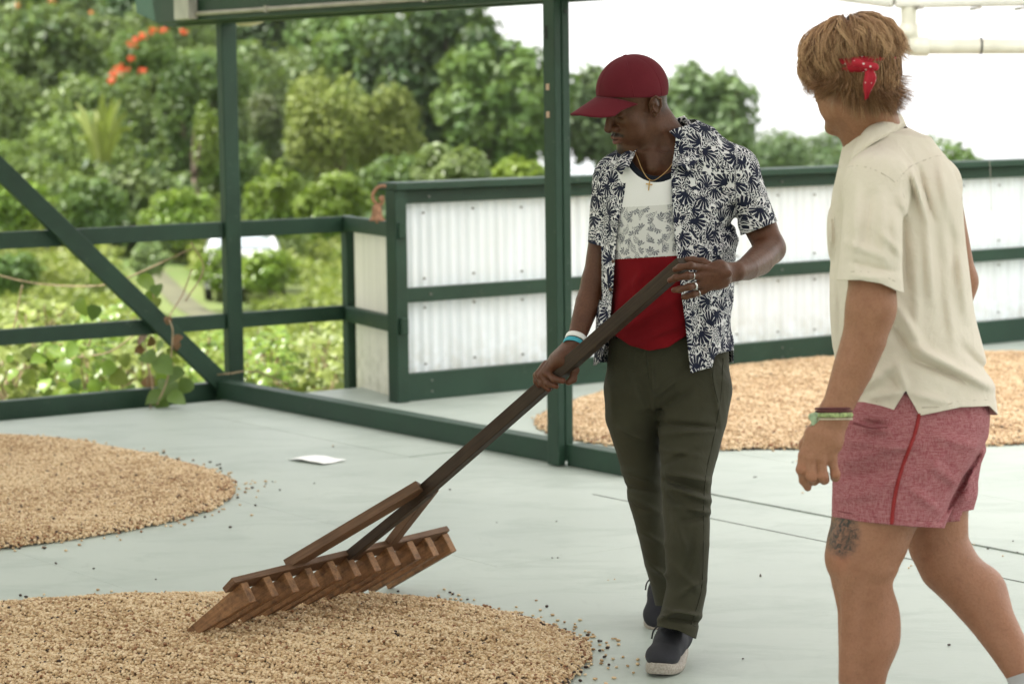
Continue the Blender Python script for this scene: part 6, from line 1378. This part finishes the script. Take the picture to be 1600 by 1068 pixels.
farsl = (V[:, 1] > Y2+0.19) & (Q[:, 1] > 380) & (Q[:, 0] > 1440); V, T = clip_mesh(V, T, np.where(farsl, (417-Q[:, 1])*S2, 0.05)); Q = proj(V)
hemf = poly_y([(1280, 640), (1327, 646), (1394, 645), (1415, 609), (1437, 649), (1500, 636), (1545, 634), (1560, 649), (1600, 655)], Q[:, 0]); hemb = 648.0
side = (V-q2(1432, 600, 0.02))@np.array([-ls[1], ls[0], 0])
V, T = clip_mesh(V, T, (np.where((V-q2(1425, 600, 0.02))@ls > -0.10, hemf, hemb)-Q[:, 1])*S2); Q = proj(V)
nk2 = np.linalg.norm((V-q2(1370, 212, 0.05))*[1, 1, 0.8], axis=1)-0.074; V, T = clip_mesh(V, T, nk2); V = relax(V, T, 1)
shirt2 = add_tri('shirt', V, T, LINEN, man2, solid=0.0022)
# collar turned down round the neck
ci = [q2(1330, 256, -0.03), q2(1337, 228, -0.050), q2(1354, 202, -0.048), q2(1378, 184, 0.0), q2(1396, 178, 0.06), q2(1394, 186, 0.13), q2(1370, 200, 0.15)]
co = [q2(1318, 272, -0.07), q2(1332, 252, -0.105), q2(1362, 226, -0.110), q2(1396, 208, -0.045), q2(1414, 198, 0.05), q2(1410, 204, 0.14), q2(1376, 216, 0.18)]
collar(ci, co, LINEN, shirt2, print_=False)
SEAM2 = m_cloth('linen seam', (0.60, 0.53, 0.45), (0.66, 0.585, 0.50), 0.85, 330, wr=0.1)
for nm, pts in (('shoulder_seam', [(1322, 262), (1340, 259), (1360, 263), (1380, 272), (1399, 285)]), ('yoke_seam', [(1400, 284), (1412, 270), (1425, 259), (1445, 250), (1466, 244), (1484, 247)]), ('sleeve_seam', [(1400, 286), (1411, 305), (1417, 330), (1416, 360), (1413, 390)]), ('sleeve_hem', [(1316, 424), (1345, 424), (1375, 429), (1402, 441)]), ('hem_stitch', [(1440, 636), (1470, 634), (1500, 626), (1545, 624)]), ('pocket_edge', [(1304, 338), (1306, 360), (1306, 388), (1303, 398)])):
    seam(s2, pts, 0.0018, SEAM2, shirt2, nm, Y2-0.5, Y2+0.4, 0.0024)
for (x, y) in ((1487, 587), (1370, 626)):
    p_ = on_surface(s2, x, y, Y2-0.4, Y2+0.4); add('stain', *tube_geo([p_-[0, 0.0035, 0], p_-[0.001, 0.0037, 0.002]], 0.0022, 6), simple('mud speck', (0.16, 0.12, 0.09), 0.9), shirt2)

# ---- shorts
h2 = Body()
h2.stack([(q2(1436, 600, 0.02), 0.185, 0.155), (q2(1436, 650, 0.02), 0.190, 0.170), (q2(1430, 700, 0.02), 0.195, 0.172), (q2(1424, 735, 0.02), 0.185, 0.160)], ls, 0.03)
h2.echain([q2(1418, 690, -0.07), q2(1398, 760, -0.08), q2(1383, 835, -0.085)], [110*S2, 99*S2, 85*S2], [0.115, 0.118, 0.118], (1, 0, 0), 0.015)
h2.echain([q2(1458, 690, 0.11), q2(1465, 760, 0.11), q2(1458, 830, 0.11)], [88*S2, 66*S2, 54*S2], [0.10, 0.105, 0.105], (1, 0, 0), 0.012)
for p, q, a, w in [((1330, 690), (1420, 700), 0.008, 8), ((1320, 720), (1440, 690), 0.009, 9), ((1312, 745), (1400, 730), -0.007, 8), ((1340, 770), (1460, 730), 0.006, 9), ((1460, 680), (1530, 700), 0.007, 9), ((1450, 720), (1500, 760), 0.006, 9), ((1310, 780), (1380, 770), 0.005, 8), ((1480, 690), (1430, 790), 0.006, 9), ((1345, 668), (1392, 672), 0.010, 6), ((1350, 660), (1385, 664), -0.014, 5), ((1540, 690), (1468, 815), -0.012, 5), ((1520, 730), (1505, 790), 0.006, 7), ((1420, 760), (1470, 800), 0.005, 8)]: h2.ridge(p, q, a*1.5, w*0.9)
h2.wob = wob_noise(0.003, 16, 21)
V, F = mesh_sdf(h2, q2(1270, 850, -0.25)-[0, 0.06, 0], q2(1600, 590, 0.3)+[0, 0.06, 0], 0.0055)
Q = proj(V); split = V[:, 1]-(Y2+0.022); hn = poly_y([(1285, 803), (1297, 806), (1350, 815), (1420, 822), (1480, 825)], Q[:, 0]); hf = poly_y([(1380, 812), (1465, 806), (1520, 796)], Q[:, 0])
V, T = clip_mesh(V, F, (np.where(split < 0, hn, hf)-Q[:, 1])*S2); V, T = clip_mesh(V, T, (proj(V)[:, 1]-606)*S2); V = relax(V, T, 1)
shorts = add_tri('shorts', V, T, CHAMBRAY, man2, solid=-0.003)
sp = [on_surface(h2, x, y, Y2-0.4, Y2+0.3) for x, y in bez([np.array([1438, 640, 0.]), np.array([1428, 680, 0.]), np.array([1412, 722, 0.]), np.array([1401, 760, 0.]), np.array([1395, 795, 0.]), np.array([1393, 818, 0.])], 7)[:, :2]]
sp = np.array([p for p in sp if p is not None]); V = []
for p_ in sp: V += [p_+[-0.0048, -0.0035, 0], p_+[0, -0.0062, 0], p_+[0.0048, -0.0035, 0]]
P = [(i*3+k, i*3+k+1, (i+1)*3+k+1, (i+1)*3+k) for i in range(len(sp)-1) for k in range(2)]
add('side_stripe', V, P, STRIPE, shorts, smooth=True, solid=0.001)
SH2 = m_cloth('chambray seam', (0.20, 0.055, 0.065), (0.23, 0.065, 0.075), 0.85, 330, wr=0.1)
seam(h2, [(1300, 796), (1350, 805), (1420, 812), (1466, 814)], 0.0014, SH2, shorts, 'hem_stitch', Y2-0.4, Y2+0.3)
seam(h2, [(1334, 660), (1360, 668), (1386, 668)], 0.0030, SH2, shorts, 'pocket_edge', Y2-0.4, Y2+0.3)
# ---- socks and shoes (mostly below the frame)
SOCK = m_cloth('grey rib sock', (0.40, 0.40, 0.40), (0.52, 0.52, 0.52), 0.9, 200, wr=0.3)
an, af = q2(1338, 1185, -0.06), q2(1612, 1095, -0.05)
add('sock', *tube_geo([q2(1597, 1052, -0.03), q2(1604, 1072, -0.04), af, af+[0.01, -0.02, -0.06]], [0.040, 0.039, 0.036, 0.035], 18), SOCK, man2, smooth=True)
add('sock', *tube_geo([q2(1340, 1150, -0.07), an, an+[0, 0, -0.05]], [0.043, 0.040, 0.038], 18), SOCK, man2, smooth=True)
KN2 = simple('grey canvas shoe', (0.16, 0.16, 0.17), 0.85)
gn = np.array([an[0], an[1], 0]); make_shoe(man2, gn+[-0.16, 0.10, 0], gn+[0.075, -0.045, 0], 0, KN2, SOLE)
gf = np.array([af[0], af[1], 0]); make_shoe(man2, gf+[-0.10, 0.06, 0], gf+[0.14, -0.08, 0], 38, KN2, SOLE)
# ---- bracelets
BR = simple('maroon cord', (0.10, 0.022, 0.028), 0.7, 0.3, 90); BG = simple('green and white woven cord', (0.30, 0.36, 0.16), 0.8, 0.75, 110); BB = simple('cream bead', (0.62, 0.55, 0.42), 0.4, 0.2, 60)
ba = nrmz(q2(1303, 648, -0.30)-q2(1314, 622, -0.295)); ba = nrmz(ba+np.array([0.40, 0, -0.05]))
c0 = q2(1303, 646, -0.299); R_ = 0.0415
torus(c0-ba*0.012, ba, R_, 0.0026, BR, man2, 'bracelet'); torus(c0-ba*0.006, ba, R_, 0.0024, BR, man2, 'bracelet')
torus(c0+ba*0.003, ba, R_, 0.0028, BG, man2, 'bracelet', flat=2.0)
t0 = torus(c0+ba*0.012, ba, R_-0.001, 0.0012, BB, man2, 'bead_string'); s_ = nrmz(np.cross(ba, [0.3, 1, 0.2])); t_ = np.cross(ba, s_)
gs = []
for i in range(56):
    a = 2*math.pi*i/56; cc_ = c0+ba*0.012+(s_*math.cos(a)+t_*math.sin(a))*(R_-0.0005); gs.append(tube_geo([cc_-[0, 0, 0.0022], cc_-[0, 0, 0.0012], cc_+[0, 0, 0.0012], cc_+[0, 0, 0.0022]], [0.0008, 0.0021, 0.0021, 0.0008], 6))
add('bead', *join_geo(gs), BB, t0, smooth=True, kind='stuff')
r = np.random.default_rng(3); tb_ = q2(1275, 644, -0.315)
add('tassel', *join_geo([tube_geo(bez([tb_, tb_+[-0.006+r.normal(0, .004), -0.004, -0.008], tb_+[-0.002+r.normal(0, .005), -0.006, -0.034+r.normal(0, .005)]], 4), [0.0016]*8+[0.0006], 5) for _ in range(14)]), simple('pale green tassel', (0.36, 0.46, 0.30), 0.8, 0.3, 80), man2, smooth=True)

# ---- hair
def m_hair():
    t = NT('dark blond hair'); v = t.at('tone'); c = t.mix(t.ramp(v, 0, 0.5), (0.100, 0.046, 0.023), (0.34, 0.178, 0.090)); c = t.mix(t.ramp(v, 0.5, 1.0), c, (0.70, 0.445, 0.265))
    t.set(col=c, rough=0.42, spec=0.35); return t.m
HAIR = m_hair()
BODYHAIR = simple('fine body hair', (0.20, 0.105, 0.05), 0.5, 0.3, 40)
r = np.random.default_rng(31)
def sk(az, el, add_=0.0):
    d = np.array([np.sin(az)*np.cos(el), np.cos(az)*np.cos(el), np.sin(el)]); q = np.array([0.078, 0.101, 0.090])[:, None] if d.ndim > 1 else np.array([0.078, 0.101, 0.090])
    rad = 1/np.sqrt(((d/q)**2).sum(0)); return d*(rad+add_)
HO = np.array([0, -0.012, 0.050])
hb2 = Body()
for (c, rr) in (((0, -0.016, 0.058), (0.083, 0.104, 0.090)), ((0, -0.048, 0.005), (0.070, 0.056, 0.070)), ((0, -0.055, -0.040), (0.048, 0.036, 0.036))): hb2.ell(H2.p(*c), np.array(rr)*H2.s, H2.M, 0.02)
V, F = mesh_sdf(hb2, H2.o-0.17, H2.o+0.19, 0.005); Lh = H2.loc(V); gcl = Lh[:, 2]-(0.045-0.9*np.maximum(0, -0.02-Lh[:, 1])-0.0*Lh[:, 1]); gcl = np.where(Lh[:, 1] < -0.035, 0.05, Lh[:, 2]-0.03-0.2*np.maximum(0, Lh[:, 1]))
V, T = clip_mesh(V, F, gcl); hair_o = add_tri('hair', V, T, HAIR, man2); attr(hair_o, 'tone', np.full(len(V), 0.12))
VV, PP, TT = [], [], []; base = 0
def strand(path, r0, tone):
    global base
    n = len(path); Tn = np.gradient(path, axis=0); Tn /= np.linalg.norm(Tn, axis=1)[:, None]+1e-9
    out = path-H2.p(*HO); s = np.cross(Tn, out); s /= np.linalg.norm(s, axis=1)[:, None]+1e-9; o = np.cross(s, Tn)
    rr = r0*np.sin(np.pi*np.clip(np.linspace(0.25, 1.0, n), 0, 0.985))**0.7
    for k in range(3):
        a = 2*math.pi*k/3; VV.append(path+(s*math.cos(a)+o*math.sin(a))*rr[:, None])
    for i in range(n-1):
        for k in range(3): PP.append((base+k*n+i, base+((k+1) % 3)*n+i, base+((k+1) % 3)*n+i+1, base+k*n+i+1))
    TT.append(np.full(3*n, tone)); base += 3*n
def lock(az0, el0, az1, u_end, lift, flick, n, tone, spread=0.10, r0=0.00085, wave=0.004, npt=10):
    t = np.linspace(0, 1, npt); ph = r.uniform(0, 6.28); fr_ = r.uniform(1.2, 2.4)
    for _ in range(n):
        da, de = r.normal(0, spread), r.normal(0, spread*0.5); a = az0+da+(az1-az0)*t+0.04*np.sin(t*5+ph)
        ue = u_end+r.normal(0, 0.006); zr = (ue-HO[2])/0.090; e_end = math.asin(zr) if 0 < zr < 1 else zr
        e = (el0+de)+(e_end-(el0+de))*t**0.9
        ad = lift*np.sin(np.pi*np.clip(t*0.75+0.12, 0, 1))+r.normal(0, 0.0022)+0.004+flick*np.maximum(0, t-0.62)**2/0.145+wave*np.sin(t*6.28*fr_+ph)*t
        ep = np.maximum(e, 0); cz = np.where(e > 0, np.cos(ep), 1-0.22*np.clip(-e, 0, 2)**1.5); zz = HO[2]+np.where(e > 0, (0.090+ad)*np.sin(ep), 0.090*e)
        p = np.stack([cz*(0.078+ad)*np.sin(a), HO[1]+cz*(0.101+ad)*np.cos(a), zz], 1)
        strand(np.array([H2.p(*x) for x in p]), r0*r.uniform(0.7, 1.25), np.clip(tone+r.normal(0, 0.13), 0, 1))
for i in range(380):      # lower layer over the nape, flicking out
    az = math.pi+r.uniform(-1.75, 1.75); side_ = np.sign(math.sin(az)); ue_ = r.uniform(-0.105, -0.055) if abs(az-math.pi) < 1.15 else r.uniform(-0.045, -0.005)
    lock(az, r.uniform(-0.1, 0.35), az+r.normal(0, 0.12), ue_, 0.024, 0.085*r.uniform(0.0, 1.3), 9, np.clip(r.normal(0.42, 0.16), 0.05, 0.9), 0.05, wave=0.007)
for i in range(420):      # top layer falling from the parting
    az = r.uniform(0, 2*math.pi); fr0 = math.cos(az); el0 = r.uniform(0.75, 1.5)
    ue_ = ((-0.002 if fr0 > -0.25 else 0.046)+r.uniform(-0.014, 0.016)) if abs(az-2.6) < 1.4 or fr0 > -0.25 else 0.03+r.uniform(-0.01, 0.02)
    lock(az, el0, az+r.normal(0.10, 0.22), ue_, r.uniform(0.018, 0.040), 0.026*r.uniform(-0.4, 1.5), 11, np.clip(r.normal(0.70, 0.24), 0.05, 1), 0.035, wave=0.013)
for i in range(120):      # fine flyaways
    az = r.uniform(0, 2*math.pi); lock(az, r.uniform(0.6, 1.4), az+r.normal(0, 0.5), r.uniform(0.0, 0.06), r.uniform(0.034, 0.044), 0.02*r.uniform(-0.3, 1.5), 1, 0.8, 0.1, 0.0006, 0.006)
V = np.vstack(VV); o = add('hair_strands', V, np.array(PP), HAIR, hair_o, smooth=True, kind='stuff'); attr(o, 'tone', np.concatenate(TT))
# ---- bandana
def m_band():
    t = NT('red bandana'); v = t.n.new('ShaderNodeTexVoronoi'); t.put(v.inputs['Vector'], t.obj()); v.inputs['Scale'].default_value = 85
    c = t.mix(t.math('LESS_THAN', v.outputs['Distance'], 0.22), (0.42, 0.012, 0.030), (0.75, 0.62, 0.62)); t.set(col=c, rough=0.6, spec=0.3); t.bump(t.noise(t.obj(), 70, 4), 0.5, 0.005); return t.m
BAND = m_band()
V = []; n = 64
for i in range(n):
    az = 2*math.pi*i/n
    for (du, ad) in ((-0.013, 0.017), (-0.006, 0.021), (0.0, 0.018), (0.007, 0.022), (0.014, 0.017)):
        z_ = 0.040+0.010*math.cos(az)+du; e = (z_-HO[2])/0.09; p = sk(az, e, ad+0.014*math.exp(-((az-2.40)/0.36)**2)+0.002*math.sin(az*17+du*300))+HO; V.append(H2.p(*p))
P = [(i*5+k, ((i+1) % n)*5+k, ((i+1) % n)*5+k+1, i*5+k+1) for i in range(n) for k in range(4)]
bo = add('bandana', V, P, BAND, man2, smooth=True, solid=0.002)
kb = Body(); kc = q2(1359, 104, -0.155); kb.ell(kc, (0.013, 0.011, 0.010), None, 0.01); kb.cap(kc, q2(1338, 99, -0.150), 0.007, 0.011, 0.008); kb.cap(kc, q2(1367, 105, -0.150), 0.006, 0.010, 0.008)
kb.wob = wob_noise(0.0018, 160, 5); V, F = mesh_sdf(kb, kc-0.06, kc+0.06, 0.0018); add_tri('knot', V, tri(F), BAND, bo)
c = bez([q2(1359, 108, -0.158), q2(1360, 122, -0.170), q2(1357, 138, -0.172), q2(1354, 155, -0.168)], 8); V = []
for i, p_ in enumerate(c):
    t = i/(len(c)-1); w = 0.008+0.008*math.sin(math.pi*min(1, t*1.1)); 
    for k, (sx, dy) in enumerate(((-1, 0.004), (-0.4, -0.004), (0.2, 0.002), (0.7, -0.004), (1, 0.003))): V.append(p_+np.array([sx*w*(1-0.45*t*t), dy, sx*w*0.25*t]))
P = [(i*5+k, i*5+k+1, (i+1)*5+k+1, (i+1)*5+k) for i in range(len(c)-1) for k in range(4)]
add('tail', V, P, BAND, bo, smooth=True, solid=0.0015)
# ---- fine hair on the legs and forearm
r = np.random.default_rng(12); V2 = np.array([v.co[:] for v in body2.data.vertices])+rootloc(body2); F2_ = np.array([p.vertices[:] for p in body2.data.polygons]); C_ = V2[F2_].mean(1); Qc = proj(C_)
ok = np.flatnonzero((Qc[:, 1] > 830) | ((Qc[:, 0] < 1400) & (Qc[:, 1] > 470) & (Qc[:, 1] < 640) & (C_[:, 1] < Y2-0.15))); pk = r.choice(ok, 9000)
c = C_[pk]+r.normal(0, 0.002, (len(pk), 3)); nv = np.cross(V2[F2_[pk, 1]]-V2[F2_[pk, 0]], V2[F2_[pk, 2]]-V2[F2_[pk, 0]]); nv /= np.linalg.norm(nv, axis=1)[:, None]+1e-9
dn = np.tile([0, 0, -1.], (len(pk), 1))+r.normal(0, 0.35, (len(pk), 3)); dn -= nv*(dn*nv).sum(1)[:, None]; dn /= np.linalg.norm(dn, axis=1)[:, None]; sd_ = np.cross(nv, dn); L_ = r.uniform(0.006, 0.015, (len(pk), 1))
V = np.stack([c-sd_*0.00022, c+sd_*0.00022, c+dn*L_+nv*L_*0.35], 1).reshape(-1, 3)
add('body_hair', V, np.arange(len(V)).reshape(-1, 3), BODYHAIR, man2, kind='stuff')
# ================================================================== thin haze over the hillside
hz = add('haze', box_pts((0, 1140, -45), (2700, 0, 0), (0, 1560, 0), (0, 0, 105)), BOXF, None)
t = bpy.data.materials.new('haze'); t.use_nodes = True; t.node_tree.nodes.clear(); vo = t.node_tree.nodes.new('ShaderNodeVolumePrincipled'); mo = t.node_tree.nodes.new('ShaderNodeOutputMaterial')
vo.inputs['Color'].default_value = (0.93, 0.95, 0.96, 1); vo.inputs['Density'].default_value = 0.00013; t.node_tree.links.new(vo.outputs[0], mo.inputs['Volume']); hz.data.materials.clear(); hz.data.materials.append(t)
hz['kind'] = 'stuff'; hz['label'] = 'thin pale haze hanging over the hillside'; hz['category'] = 'haze'
